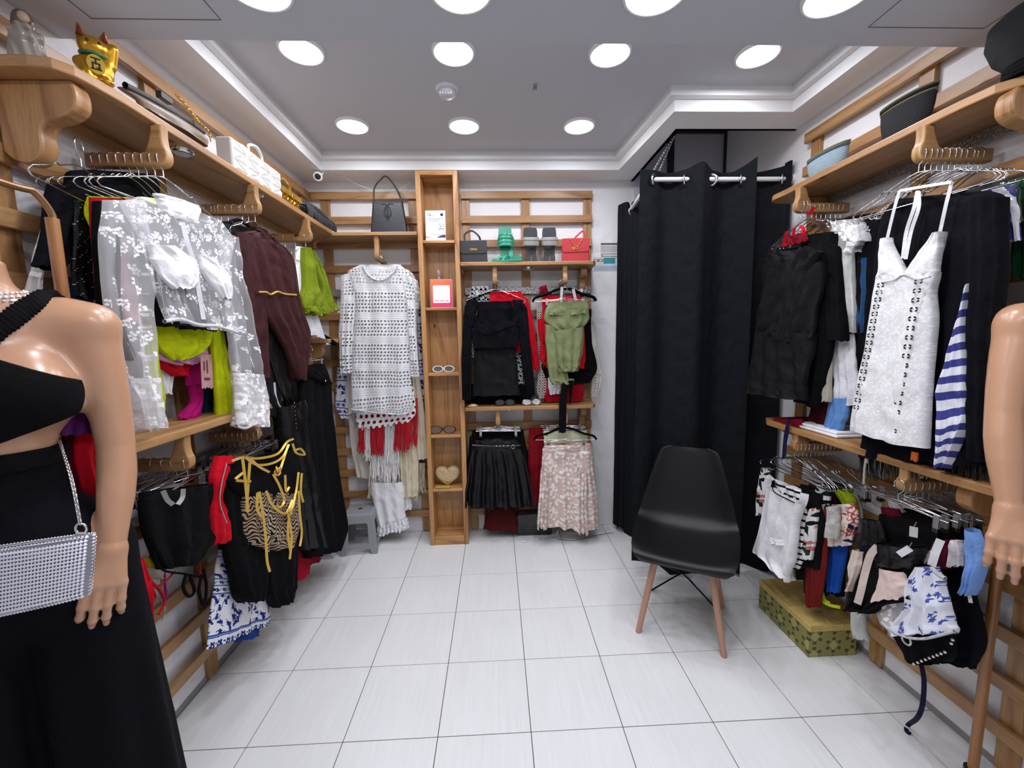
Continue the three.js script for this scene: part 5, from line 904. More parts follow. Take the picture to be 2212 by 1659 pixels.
function glasses(label, u0, u1, v, Z, yOn, fm, lensC, yaw = 0) {
  const a = P(u0, v, 'z', Z), b = P(u1, v, 'z', Z), w = b.x - a.x, r = w * 0.23, t = localThing('sunglasses', label, 'sunglasses', [(a.x + b.x) / 2, yOn, Z], yaw);
  for (const s of [-1, 1]) { const g = new THREE.TorusGeometry(r, 0.004, 8, 28).scale(1, 0.62, 1).translate(s * w * 0.26, r * 0.62 + 0.005, 0); lpart(t, 'rim', g, fm); lpart(t, 'lens', new THREE.CircleGeometry(r * 0.96, 24).scale(1, 0.6, 1).translate(s * w * 0.26, r * 0.62 + 0.005, 0.001), new THREE.MeshPhysicalMaterial({ color: lensC, roughness: 0.08, clearcoat: 1 })); lpart(t, 'temple', wire([V(s * w * 0.49, r * 0.8, 0), V(s * w * 0.48, r * 0.7, -0.03), V(s * w * 0.4, r * 0.4, -0.075)], 0.003), fm); }
  lpart(t, 'bridge', wire([V(-w * 0.05, r * 0.8, 0), V(0, r * 0.95, 0.002), V(w * 0.05, r * 0.8, 0)], 0.003), fm);
}
glasses('white cat eye sunglasses in the third box of the bookcase', 935, 981, 800, 0.19, 1.1725, whitePl, 0x55585c);
glasses('black sunglasses lying in the fourth box of the bookcase', 929, 985, 938, 0.18, 0.7625, blackPl, 0x6b5140);
glasses('dark sunglasses on the shelf below the black skirt', 1070, 1112, 874, 0.2, 0.9445, blackPl, 0x1a1a1c);
glasses('clear rimmed glasses on the shelf right of the black skirt', 1128, 1168, 872, 0.2, 0.9445, chromeM, 0xd8d8da, 0.15);
{
  const p = P(1021, 876, 'z', 0.21), t = localThing('hair_clip', 'beige oval hair clip at the left end of the middle shelf', 'hair clip', [p.x, 0.9445, 0.205], 0.2);
  lpart(t, 'shell', nets(ell([0, 0.004, 0], [0.035, 0.016, 0.018]), [-0.04, 0, -0.024], [0.04, 0.024, 0.024], 0.003), new THREE.MeshPhysicalMaterial({ color: 0xb29a74, roughness: 0.3 }));
  lpart(t, 'spring', rod(V(-0.01, 0.004, -0.014), V(0.01, 0.004, -0.014), 0.004), steelM);
}
{ // heart bag in plastic and yellow pouch
  const p = P(967, 1050, 'z', 0.17), t = localThing('heart_bag', 'cream heart shaped bag wrapped in clear plastic', 'bag', [p.x, 0.3945 + 0.014, 0.14]);
  const w = (P(993, 1040, 'z', 0.17).x - P(940, 1040, 'z', 0.17).x) / 2, m = leather(0xc9b184, 0.35);
  const s = new THREE.Shape(); s.moveTo(0, 0); s.bezierCurveTo(w * 0.5, w * 0.1, w, w * 0.5, w, w * 0.95); s.bezierCurveTo(w, w * 1.5, w * 0.25, w * 1.55, 0, w * 1.2); s.bezierCurveTo(-w * 0.25, w * 1.55, -w, w * 1.5, -w, w * 0.95); s.bezierCurveTo(-w, w * 0.5, -w * 0.5, w * 0.1, 0, 0);
  lpart(t, 'body', extr(s, 0.045, 0.016).translate(0, 0, -0.022), m); lpart(t, 'clasp', new THREE.SphereGeometry(0.006, 10, 8).translate(w * 0.1, w * 1.28, 0.01), goldM);
  lpart(t, 'zip', tube([V(-w * 0.8, w * 0.5, 0.0), V(0, 0.0, 0.024), V(w * 0.8, w * 0.5, 0)], 0.003, 20, 6), goldM);
  lpart(t, 'plastic_wrap', nets((x, y, z) => Math.abs(ell([0, w * 0.85, 0], [w * 1.12, w * 1.0, 0.04])(x, y, z) + 0.004 * Math.sin(x * 90 + y * 140)) - 0.0012, [-w * 1.3, -0.02, -0.06], [w * 1.3, w * 2.1, 0.06], 0.005), clearM);
  const q = P(957, 1056, 'z', 0.2), t2 = localThing('yellow_pouch', 'small yellow coin pouch at the front of the lowest bookcase shelf', 'pouch', [q.x, 0.3935, 0.195]); lpart(t2, 'pouch', new RoundedBoxGeometry(0.1, 0.014, 0.03, 2, 0.006).translate(0, 0.007, 0), leather(0xb79a34)); lpart(t2, 'cord', wire([V(-0.02, 0.006, 0.016), V(-0.022, -0.01, 0.023), V(-0.02, -0.035, 0.024)], 0.0014), OFFW);
}
// ---------- ceiling fittings and cables ----------
{
  const y = 2.43, p = P(698, 372, 'y', y), t = localThing('security_camera', 'white round security camera under the ceiling in the back left corner', 'camera', [p.x, y, p.z]);
  lpart(t, 'mount', lathe([[0, -0.002], [0.024, -0.002], [0.026, 0]], 24), whitePl); lpart(t, 'neck', rod(V(0, -0.002, 0), V(-0.014, -0.03, 0.016), 0.007), whitePl);
  const c = V(-0.022, -0.036, 0.03), dir = V(-0.2, -0.12, 0.6).normalize(), qq = new THREE.Quaternion().setFromUnitVectors(V(0, 1, 0), V(0.35, -0.35, 0.9).normalize());
  lpart(t, 'head', lathe([[0, -0.03], [0.02, -0.028], [0.028, -0.01], [0.028, 0.014], [0.024, 0.022], [0, 0.024]], 28).applyQuaternion(qq).translate(c.x, c.y, c.z), whitePl);
  lpart(t, 'lens', lathe([[0, 0.027], [0.014, 0.0265], [0.017, 0.023]], 24).applyQuaternion(qq).translate(c.x, c.y, c.z), blackPl);
  part(t, 'cable', wire([P(705, 375, 'y', y), P(750, 385, 'z', 0.1), P(770, 398, 'z', 0.06), P(805, 410, 'z', 0.045), P(850, 412, 'z', 0.045), P(875, 402, 'z', 0.045), P(900, 375, 'z', 0.045)], 0.0022), whitePl);
}
{
  const p = P(965, 192, 'y', Y_REC), t = localThing('motion_sensor', 'round white sensor on the recessed ceiling', 'sensor', [p.x, Y_REC, p.z]);
  lpart(t, 'dome', lathe([[0, -0.035], [0.03, -0.033], [0.042, -0.02], [0.046, 0]], 32), new THREE.MeshPhysicalMaterial({ color: 0xcfd0d6, roughness: 0.4 }));
  lpart(t, 'collar', lathe([[0.044, -0.012], [0.05, -0.008], [0.052, 0]], 32), whitePl);
  for (let i = 0; i < 5; i++) lpart(t, 'slot', box(-0.03 + i * 0.012, -0.036, 0.012, -0.024 + i * 0.012, -0.024, 0.03, 0.001), whitePl);
  const q = P(1156, 187, 'y', Y_REC), t2 = localThing('ceiling_clip', 'small metal clip on the recessed ceiling', 'clip', [q.x, Y_REC, q.z]); lpart(t2, 'plate', new RoundedBoxGeometry(0.02, 0.004, 0.05, 1, 0.001).translate(0, -0.002, 0), steelM); lpart(t2, 'spring', merge([wire([V(-0.005, -0.004, -0.015), V(-0.003, -0.014, 0.018)], 0.0018), wire([V(0.005, -0.004, -0.015), V(0.003, -0.014, 0.018)], 0.0018)]), gapM);
}
{ // papers on the wall by the curtain
  const pap = (label, u0, v0, u1, v1, draw) => { const a = P(u0, v0, 'z', 0.002), b = P(u1, v1, 'z', 0.002), t = thing('wall_notice', label, 'notice', [(a.x + b.x) / 2, b.y, 0]); part(t, 'sheet', new THREE.PlaneGeometry(b.x - a.x, a.y - b.y).translate((a.x + b.x) / 2, (a.y + b.y) / 2, 0.0016), new THREE.MeshStandardMaterial({ map: ctex(256, 256, draw, 1, 1, true, false), roughness: 0.7 })); };
  pap('grey printed notice taped to the wall left of the curtain', 1297, 524, 1345, 556, (x, w, h) => { x.fillStyle = '#cfcdcb'; x.fillRect(0, 0, w, h); x.fillStyle = '#444'; x.fillRect(6, 12, 240, 26); x.fillStyle = '#8a8a8a'; for (let i = 0; i < 5; i++) x.fillRect(6, 60 + i * 22, 230, 8); x.strokeStyle = '#333'; x.lineWidth = 8; x.strokeRect(20, 196, 200, 40); });
  pap('pale blue illustrated notice below the grey notice on the wall', 1281, 556, 1345, 585, (x, w, h) => { x.fillStyle = '#c6cdd3'; x.fillRect(0, 0, w, h); x.fillStyle = '#2f8a93'; x.fillRect(90, 10, 100, 110); x.strokeStyle = '#a8692c'; x.lineWidth = 12; for (const c of [30, 62]) { x.beginPath(); x.arc(c, 60, 22, 0, 7); x.stroke(); } x.fillStyle = '#7d97a8'; for (let i = 0; i < 4; i++) x.fillRect(10, 160 + i * 22, 230, 10); });
}
{ // floor bits under the skirts
  const t = thing('storage_box', 'black plastic box under the pale lace skirt', 'box', P(1155, 1155, 'y', 0)); const a = P(1118, 1158, 'y', 0), b = P(1192, 1155, 'y', 0), h = P(1150, 1112, 'z', a.z).y; part(t, 'body', box(a.x, 0.001, a.z - 0.14, b.x, h, a.z, 0.006), blackPl); for (let i = 0; i < 3; i++) part(t, 'rib', box(a.x - 0.001, 0.025 + i * 0.025, a.z - 0.1, b.x - 0.02, 0.034 + i * 0.025, a.z + 0.003, 0.002), blackPl);
  solo('floor_cable', wire([P(1205, 1145, 'z', 0.2), P(1202, 1158, 'y', 0.003), P(1195, 1170, 'y', 0.003)], 0.003), whitePl, 'short white cable end on the floor under the lace skirt', 'cable');
  solo('floor_cable', wire([P(1203, 1164, 'y', 0.003), P(1235, 1168, 'y', 0.003), P(1280, 1158, 'y', 0.003), P(1325, 1150, 'y', 0.003)], 0.0022), fab(0xb9b7b2), 'thin grey cable curving across the floor under the lace skirt', 'cable');
  solo('paper_scrap', nets(ell([0, 0, 0], [0.018, 0.012, 0.012]), [-0.03, 0.0, -0.02], [0.03, 0.02, 0.02], 0.004).translate(P(1133, 1171, 'y', 0).x, 0.001, P(1133, 1171, 'y', 0).z), WHT, 'crumpled white scrap on the floor in front of the black box', 'scrap');
  const q = P(1100, 1150, 'y', 0.02); solo('maroon_cloth', cloth([[P(1060, 1098, 'z', 0.1), P(1115, 1100, 'z', 0.1)], [P(1052, 1125, 'z', 0.13), P(1117, 1128, 'z', 0.13)], [P(1043, 1143, 'z', 0.16), P(1119, 1150, 'z', 0.16)]], { d: 0.01, f: 0.006 }), MARO, 'maroon cloth hanging to the floor behind the pleated skirt', 'cloth');
}
// ---------- hangers ----------
const hookPts = (r = 0.017, drop = 0.07) => { const p = []; for (let i = 0; i <= 10; i++) { const a = -0.5 + i / 10 * (Math.PI + 0.5); p.push(V(-Math.cos(a) * -r, -r + Math.sin(a) * r + 0.002, 0)); } p.push(V(-r * 0.8, -r * 1.9, 0), V(0, -r * 2.8, 0), V(0, -drop, 0)); return p; };
const protos = {};
function hangerProto(kind) {
  const t = new THREE.Group();
  const hk = (mat = chromeM, r = 0.0019) => lpart(t, 'hook', wire(hookPts(), r), mat);
  if (kind === 'wire') {
    t.name = 'wire_hanger'; hk();
    const sh = []; for (const s of [-1, 1]) sh.push(wire([V(0, -0.068, 0), V(s * 0.03, -0.074, 0), V(s * 0.09, -0.098, 0), V(s * 0.1, -0.092, 0), V(s * 0.112, -0.106, 0), V(s * 0.18, -0.132, 0), V(s * 0.196, -0.145, 0), V(s * 0.185, -0.157, 0), V(0, -0.158, 0)], 0.0019));
    lpart(t, 'frame', merge(sh), chromeM);
  } else if (kind === 'velvet') {
    t.name = 'velvet_hanger'; hk();
    const sh = []; for (const s of [-1, 1]) sh.push(tube([V(0, -0.068, 0), V(s * 0.05, -0.075, 0), V(s * 0.12, -0.105, 0), V(s * 0.19, -0.125, 0), V(s * 0.208, -0.15, 0)], 0.0075, 18, 8));
    lpart(t, 'shoulders', merge(sh), velvetM); lpart(t, 'bar', rod(V(-0.2, -0.15, 0), V(0.2, -0.15, 0), 0.0028), chromeM);
  } else if (kind === 'clear') {
    t.name = 'clear_hanger'; hk(chromeM, 0.002);
    const sh = []; for (const s of [-1, 1]) sh.push(tube([V(0, -0.062, 0), V(s * 0.03, -0.08, 0), V(s * 0.1, -0.1, 0), V(s * 0.17, -0.135, 0), V(s * 0.2, -0.165, 0)], 0.0068, 18, 8), tube([V(s * 0.03, -0.088, 0), V(s * 0.1, -0.118, 0), V(s * 0.17, -0.152, 0)], 0.0035, 12, 6));
    lpart(t, 'shoulders', merge(sh), clearM);
  } else {
    t.name = 'clip_hanger'; hk();
    lpart(t, 'bar', merge([rod(V(-0.15, -0.078, 0), V(0.15, -0.078, 0), 0.0026), wire([V(0, -0.065, 0), V(-0.06, -0.074, 0), V(-0.12, -0.078, 0)], 0.0018), wire([V(0, -0.065, 0), V(0.06, -0.074, 0), V(0.12, -0.078, 0)], 0.0018)]), chromeM);
    for (const s of [-1, 1]) { const c = lpart(t, 'clip', merge([box(-0.008, -0.118, 0.001, 0.008, -0.068, 0.0045, 0.001), box(-0.008, -0.118, -0.0045, 0.008, -0.068, -0.001, 0.001), new THREE.TorusGeometry(0.006, 0.0018, 6, 12).translate(0, -0.08, 0.002)]).translate(s * 0.118, 0, 0), steelM); lpart(c, 'pad', box(-0.0085, -0.122, -0.005, 0.0085, -0.108, 0.005, 0.001).translate(s * 0.118, 0, 0), blackPl); }
  }
  return t;
}
function hanger(kind, pos, yaw, label, group) {
  let o; if (!protos[kind]) { protos[kind] = o = hangerProto(kind); o.name = numbered(o.name); } else { o = protos[kind].clone(); o.name = numbered(protos[kind].name.replace(/_\d{3}$/, '')); }
  o.position.copy(pos.isVector3 ? pos : V(...pos)); o.rotation.set(0, yaw, 0); scene.add(o); o.userData = {}; dataOf(o, label, 'hanger', group); return o;
}
// a row of hangers along an arm: side, place along the wall, bar top, list of offsets from the wall
function hangRow(kind, side, p, y, offs, label, group, tw = 0.12) {
  const ORD = ['innermost', 'second', 'third', 'fourth', 'fifth', 'sixth', 'seventh', 'eighth', 'ninth', 'tenth', 'eleventh'], base = label;
  offs.forEach((d, i) => { const a = rr(-tw, tw); if (offs.length > 1) label = ORD[i] + (i ? ' from the wall: ' : ': ') + base; if (side === 'b') hanger(kind, [p, y, d], a, label, group); else hanger(kind, [side === 'l' ? d : XR - d, y, p], Math.PI / 2 + a, label, group); });
}
const seq = (a, b, n) => [...Array(n).keys()].map(i => lerp(a, b, n < 2 ? 0 : i / (n - 1)));
const BT1 = 1.956, BT2 = 1.946, BT3 = 0.906, BT4 = 1.026, BTB = 1.926, BTR = 1.771, BTR2 = 0.851;   // bar tops
hangRow('wire', 'l', 1.545, BT1, seq(0.06, 0.25, 9), 'chrome wire hanger on the arm above the white lace blouse', 'wire hangers over the lace blouse');
hangRow('wire', 'l', 1.075, BT1, seq(0.06, 0.25, 8), 'chrome wire hanger on the arm above the brown top', 'wire hangers over the brown top');
hangRow('velvet', 'l', 1.075, BT1, [0.10, 0.20], 'black velvet hanger among the chrome hangers above the brown top', 'velvet hangers over the brown top');
hangRow('wire', 'l', 0.60, BT1, seq(0.08, 0.24, 4), 'chrome hanger on the arm above the green shorts', 'hangers over the green shorts');
hangRow('clear', 'b', 0.505, BTB, [0.195, 0.18], 'clear plastic hanger holding the white crochet dress', 'clear hangers of the crochet dress');
hangRow('clip', 'b', 0.505, BTB, seq(0.07, 0.16, 4), 'chrome clip hanger behind the white crochet dress', 'clip hangers behind the crochet dress');
hangRow('wire', 'b', 1.235, BTR, [0.19, 0.175], 'chrome wire hanger holding the black square neck top', 'wire hangers of the black top');
hangRow('velvet', 'b', 1.245, BTR, [0.12], 'black velvet hanger behind the black square neck top');
hangRow('clip', 'b', 1.235, BTR, seq(0.07, 0.15, 3), 'chrome clip hanger behind the black square neck top', 'clip hangers behind the black top');
hangRow('velvet', 'b', 1.685, BTR, [0.19, 0.165], 'black velvet hanger above the green cargo trousers', 'velvet hangers over the cargo trousers');
hangRow('clip', 'b', 1.685, BTR, seq(0.08, 0.14, 3), 'chrome clip hanger behind the green cargo trousers', 'clip hangers behind the cargo trousers');
hangRow('clip', 'b', 1.235, BTR2, seq(0.08, 0.19, 6), 'chrome clip hanger above the black pleated skirt', 'clip hangers over the pleated skirt');
hangRow('velvet', 'b', 1.685, BTR2, [0.19], 'black velvet hanger above the pale lace skirt');
hangRow('clip', 'b', 1.685, BTR2, seq(0.08, 0.17, 3), 'chrome clip hanger behind the pale lace skirt', 'clip hangers behind the lace skirt');
hangRow('wire', 'r', 1.595, BT2, seq(0.07, 0.26, 11), 'chrome wire hanger on the arm above the white lace dress', 'wire hangers over the white lace dress', 0.25);
hangRow('wire', 'r', 1.085, BT2, seq(0.07, 0.22, 8), 'chrome hanger hook on the arm above the black draped dress', 'hangers over the black draped dress', 0.2);
hangRow('clear', 'r', 1.10, BT2, [0.255, 0.24], 'clear plastic hanger holding the black draped dress', 'clear hangers of the draped dress', 0.2);
hangRow('clip', 'l', 1.54, BT4, seq(0.08, 0.22, 5), 'chrome clip hanger above the black swim shorts', 'clip hangers over the swim shorts', 0.25);
hangRow('clip', 'l', 1.16, BT4, seq(0.07, 0.24, 9), 'chrome clip hanger above the gold strap bikini', 'clip hangers over the gold strap bikini', 0.25);
hangRow('wire', 'r', 1.14, BT3, seq(0.06, 0.25, 11), 'chrome wire hanger on the lower arm above the white tank top', 'wire hangers over the white tank top', 0.2);
hangRow('clip', 'r', 1.625, BT3, seq(0.05, 0.26, 11), 'chrome clip hanger on the lower arm above the bandeau tops', 'clip hangers over the bandeau tops', 0.25);
{ const c = P(634, 690, 'z', 0.4), e = P(722, 742, 'z', 0.36), t = thing('padded_hanger', 'thick black padded hanger end above the short corner shelf', 'hanger', c); const q = V(2 * c.x - e.x, e.y, c.z + 0.04), tp = (a, b) => { const g = tube([a, a.clone().lerp(b, 0.35).add(V(0, 0.006, 0)), a.clone().lerp(b, 0.75).add(V(0, 0.004, 0)), b], 0.015, 20, 10); return merge([g, new THREE.SphereGeometry(0.0155, 12, 8).translate(b.x, b.y, b.z)]); }; part(t, 'shoulder', tp(c, e), velvetM); part(t, 'shoulder', tp(c, V(0.06, e.y, 0.46)), velvetM); part(t, 'hook', wire(hookPts().map(v => v.add(c).add(V(0, 0.075, 0))), 0.002), chromeM); }
hanger('wire', [0.16, BT1 - 0.03, 1.70], Math.PI / 2 + 0.3, 'empty chrome wire hanger over the black jacket on the left wall');

const ORDW = ['wall side', 'second from wall,', 'third from wall,', 'fourth from wall,', 'fifth from wall,', 'sixth from wall,', 'seventh from wall,'];
// ---------- garments ----------
function G(name, label, cat, axis, val, mat, parts, group) {
  if (typeof parts[0] === 'number') parts = [[name, parts]];
  const built = parts.map(p => { const o = p[2] || {}; const g = Array.isArray(p[1]) ? cloth(prs(axis, val + (o.dv || 0), p[1]), o) : p[1]; return [p[0], g, p[3] || mat, o]; });
  if (built.length === 1) { const o = solo(name, built[0][1], built[0][2], label, cat, group); return o; }
  const b = new THREE.Box3(); for (const q of built) { q[1].computeBoundingBox(); b.union(q[1].boundingBox); }
  const t = thing(name, label, cat, [(b.min.x + b.max.x) / 2, b.min.y, (b.min.z + b.max.z) / 2], group);
  for (const q of built) { const m = part(t, q[0], q[1], q[2]); if (q[3].kind) m.userData.kind = q[3].kind; if (q[3].label) m.userData.label = q[3].label; }
  return t;
}
const pp = (axis, val, a) => { const r = []; for (let i = 0; i < a.length; i += 2) r.push(P(a[i], a[i + 1], axis, val)); return r; };
const rib = (axis, val, a, w = 0.008) => ribbon(pp(axis, val, a), w);
const cord = (axis, val, a, r = 0.0025) => tube(pp(axis, val, a), r, a.length * 3, 6);
function fringe(axis, val, u0, u1, v0, v1, n, r = 0.0022, jit = 8) { const gs = []; for (let i = 0; i < n; i++) { const u = lerp(u0, u1, (i + rr(0.1, 0.9)) / n), k = val + rr(-0.008, 0.008), e = v1 + rr(-jit, jit); gs.push(tube([P(u, v0, axis, k), P(u + rr(-2, 2), lerp(v0, e, 0.5), axis, k), P(u + rr(-5, 5), e, axis, k)], r, 5, 4)); } return merge(gs); }

// left wall, first arm
const LX = 0.265;
G('lace_blouse', 'white sheer lace blouse with solid cups at the front of the left wall', 'blouse', 'x', LX, tulleM, [
  ['bodice', [300, 424, 472, 478, 262, 440, 500, 520, 300, 520, 492, 570, 322, 590, 488, 630, 340, 650, 500, 680, 357, 693, 510, 716], { d: 0.03, f: 0.008, n: 3, nu: 30 }],
  ['sleeve', [229, 432, 300, 432, 226, 500, 312, 520, 230, 600, 322, 610, 240, 690, 326, 700, 262, 780, 328, 780, 284, 850, 331, 850, 304, 928, 334, 922], { d: 0.026, f: 0.012, n: 2 }],
  ['sleeve', [476, 506, 510, 514, 484, 600, 521, 600, 492, 660, 534, 660, 498, 730, 548, 730, 506, 800, 562, 805, 511, 870, 575, 882, 510, 921, 572, 916], { d: 0.026, f: 0.012, n: 2, hem: 0.004 }],
  ['lace_cuff', [274, 818, 332, 816, 288, 865, 333, 862, 305, 930, 336, 925], { d: 0.029, f: 0.012, n: 2, hem: 0.005 }, laceDenseM], ['lace_cuff', [506, 806, 564, 810, 510, 865, 576, 880, 509, 923, 574, 918], { d: 0.029, f: 0.012, n: 2, hem: 0.006 }, laceDenseM],
  ['cup', [318, 529, 372, 531, 326, 560, 419, 566, 346, 597, 425, 602, 374, 623, 412, 623], { d: 0.016, f: 0.002, dv: 0.034 }, WHT, ],
  ['cup', [428, 549, 452, 559, 433, 580, 487, 586, 452, 612, 500, 618, 478, 644, 496, 646], { d: 0.016, f: 0.002, dv: 0.034 }, WHT],
  ['collar', [334, 417, 424, 446, 338, 430, 428, 460, 350, 452, 420, 480], { d: 0.022, f: 0.002 }, WHT],
  ['placket', rib('x', LX + 0.036, [394, 480, 404, 520, 420, 570, 430, 630, 440, 690], 0.012), {}, WHT],
  ['hem_band', tube(pp('x', LX + 0.032, [355, 694, 390, 690, 430, 702, 470, 705, 512, 718]), 0.006, 30, 8), {}, WHT],
  ['sleeve_hem', tube(pp('x', LX + 0.028, [511, 921, 530, 925, 550, 917, 573, 914]), 0.005, 20, 8), {}, WHT],
  ['boning', cord('x', LX + 0.036, [382, 625, 384, 660, 390, 692], 0.0016), {}, WHT], ['boning', cord('x', LX + 0.034, [345, 600, 352, 650, 362, 690], 0.0016), {}, WHT], ['boning', cord('x', LX + 0.034, [470, 640, 476, 670, 484, 708], 0.0016), {}, WHT],
]);
G('black_blouse', 'black blouse right behind the white lace blouse', 'blouse', 'x', 0.215, BLK, [['body', [300, 434, 455, 480, 250, 450, 480, 520, 290, 560, 470, 600, 318, 640, 465, 680, 330, 702, 460, 716], { d: 0.02 }], ['sleeve', [207, 434, 262, 440, 204, 520, 250, 520, 212, 600, 250, 610, 222, 690, 258, 700, 250, 780, 290, 780], { d: 0.02 }]]);
G('red_blouse', 'red long sleeve top edge left of the lace blouse', 'top', 'x', 0.19, fab(0x9c1524), [193, 426, 300, 430, 194, 480, 300, 480, 202, 560, 300, 570, 208, 640, 300, 650, 218, 700, 300, 700], 'edge on tops');
G('lime_blouse', 'lime long sleeve crop top below the lace blouse hem', 'top', 'x', 0.175, LIME, [['body', [190, 424, 330, 428, 186, 470, 400, 480, 260, 600, 450, 620, 325, 700, 455, 700, 334, 738, 452, 735, 350, 760, 434, 760, 374, 777, 396, 777], { d: 0.02 }], ['sleeve', [455, 690, 486, 700, 458, 780, 492, 780, 464, 840, 500, 840, 467, 903, 509, 902], { d: 0.018 }], ['sleeve', [312, 700, 332, 700, 318, 780, 338, 790, 326, 840, 346, 845, 340, 886, 349, 888], { d: 0.014 }]]);
G('sequin_blouse', 'black sequin mesh top near the mannequin shoulder', 'top', 'x', 0.145, seqM, [160, 432, 250, 436, 157, 500, 250, 500, 158, 580, 250, 590, 166, 640, 250, 655], 'edge on tops');
G('black_jacket', 'black jacket hanging closest to the wall on the first left arm', 'jacket', 'x', 0.115, NAVYB, [['body', [190, 366, 330, 378, 140, 376, 340, 420, 150, 470, 335, 480, 165, 600, 330, 620], { d: 0.025 }], ['sleeve', [104, 398, 185, 400, 92, 480, 168, 490, 80, 535, 160, 545, 71, 572, 122, 584], { d: 0.022 }]]);
G('lace_strap', 'white lace strap hanging on the wall left of the black jacket', 'strap', 'x', 0.07, laceDenseM, [112, 402, 124, 402, 96, 480, 108, 480, 76, 570, 88, 575, 56, 640, 82, 645]);
G('blue_blouse', 'blue top showing under the black jacket', 'top', 'x', 0.08, fab(0x1f4f86), [112, 598, 200, 600, 114, 660, 200, 660]);
G('purple_dress', 'purple and magenta long dress behind the mannequin arm', 'dress', 'x', 0.25, PURP, [150, 770, 232, 775, 138, 830, 228, 835, 132, 880, 226, 885, 134, 940, 226, 936]);
G('wine_dress', 'dark wine dress between the mannequin waist and the pole', 'dress', 'x', 0.21, fab(0x4a0d1c), [130, 900, 180, 900, 135, 980, 185, 980, 150, 1070, 200, 1070]);
G('red_dress', 'bright red long dress behind the mannequin arm', 'dress', 'x', 0.23, RED, [165, 890, 240, 890, 165, 950, 240, 950, 172, 1020, 244, 1020, 190, 1098, 250, 1100]);
G('pink_blouse', 'pale pink top below the lime crop top', 'top', 'x', 0.15, PINK, [325, 690, 460, 690, 328, 755, 461, 750, 340, 775, 460, 768, 380, 787, 430, 786]);
G('red_camisole', 'red ruffled camisole between the pink top and the lower shelf', 'top', 'x', 0.13, RED, [325, 700, 430, 700, 330, 775, 424, 770, 345, 795, 412, 792, 375, 813, 402, 812]);
G('magenta_blouse', 'magenta knit top with a hanging sleeve above the lower left shelf', 'top', 'x', 0.12, MAG, [['body', [400, 690, 440, 690, 402, 760, 440, 760, 402, 832, 441, 832], { d: 0.015 }], ['sleeve', [408, 830, 434, 830, 412, 870, 434, 870, 386, 898, 430, 895, 388, 906, 420, 905], { d: 0.014 }]]);
G('white_cloth', 'white folded cloth below the red camisole', 'top', 'x', 0.1, WHT, [340, 770, 375, 770, 342, 820, 372, 820, 348, 852, 366, 850]);
G('teal_blouse', 'dark teal top beside the lime sleeve', 'top', 'x', 0.09, TEAL, [432, 760, 466, 760, 436, 840, 466, 840, 436, 892, 466, 890]);
{ const t = thing('price_tag', 'pink cardboard tag hanging under the lace blouse', 'tag', P(447, 838, 'x', 0.18)); part(t, 'card', cloth(prs('x', 0.19, [433, 766, 457, 766, 434, 800, 459, 800, 436, 838, 461, 838]), { d: 0.0015, f: 0, cr: 0 }), fab(0xb98d8a, 0.6)); part(t, 'print', merge([rib('x', 0.194, [441, 780, 442, 800], 0.003), rib('x', 0.194, [447, 778, 449, 806], 0.003), rib('x', 0.194, [443, 818, 454, 818], 0.007)]), fab(0x5c3b3c)); part(t, 'string', cord('x', 0.19, [445, 766, 446, 745], 0.001), OFFW); }
// left wall, second arm
G('brown_blouse', 'dark brown draped top with gold piping on the second left arm', 'top', 'x', LX, BROWN, [
  ['body', [545, 498, 592, 520, 516, 508, 626, 552, 530, 560, 636, 592, 552, 620, 642, 634, 570, 680, 654, 684, 596, 722, 664, 718, 618, 765, 662, 762, 638, 818, 652, 822], { d: 0.024, f: 0.01, n: 4, nu: 28 }],
  ['sleeve', [508, 500, 548, 512, 513, 560, 552, 565, 524, 640, 562, 640, 540, 720, 573, 720, 554, 816, 574, 815], { d: 0.02 }],
  ['collar', [548, 488, 578, 505, 550, 498, 584, 515, 560, 512, 582, 524], { d: 0.018, f: 0.001 }],
  ['gold_piping', tube(pp('x', LX + 0.034, [558, 631, 575, 631, 585, 636, 600, 630, 615, 635, 640, 637]), 0.004, 30, 6), {}, goldRib],
]);
G('black_zip_jacket', 'black jacket with gold zip beside the brown top', 'jacket', 'x', 0.215, BLK2, [['body', [478, 482, 560, 500, 472, 560, 560, 560, 480, 660, 575, 660, 500, 760, 590, 760, 525, 850, 600, 850, 560, 900, 610, 900], { d: 0.024 }], ['gold_zip', tube(pp('x', 0.255, [543, 604, 546, 640, 549, 690, 552, 726]), 0.004, 20, 6), {}, goldRib]]);
G('black_draped_skirt', 'black draped skirt hanging below the brown top', 'skirt', 'x', 0.235, SATB, [575, 680, 655, 700, 572, 740, 650, 760, 588, 800, 648, 830, 605, 850, 646, 868, 622, 880, 640, 884]);
G('dark_purple_blouse', 'black crop top near the far sleeve of the lace blouse', 'top', 'x', 0.17, fab(0x1a1018), [470, 478, 520, 490, 462, 580, 540, 590, 470, 720, 560, 740]);
G('white_straps', 'white halter straps looped under the black draped skirt', 'straps', 'x', 0.22, WHT, [['strap', cord('x', 0.23, [592, 826, 596, 860, 608, 884, 622, 884, 632, 862, 630, 830], 0.006)], ['strap', cord('x', 0.235, [620, 860, 626, 885, 640, 878], 0.005)]]);
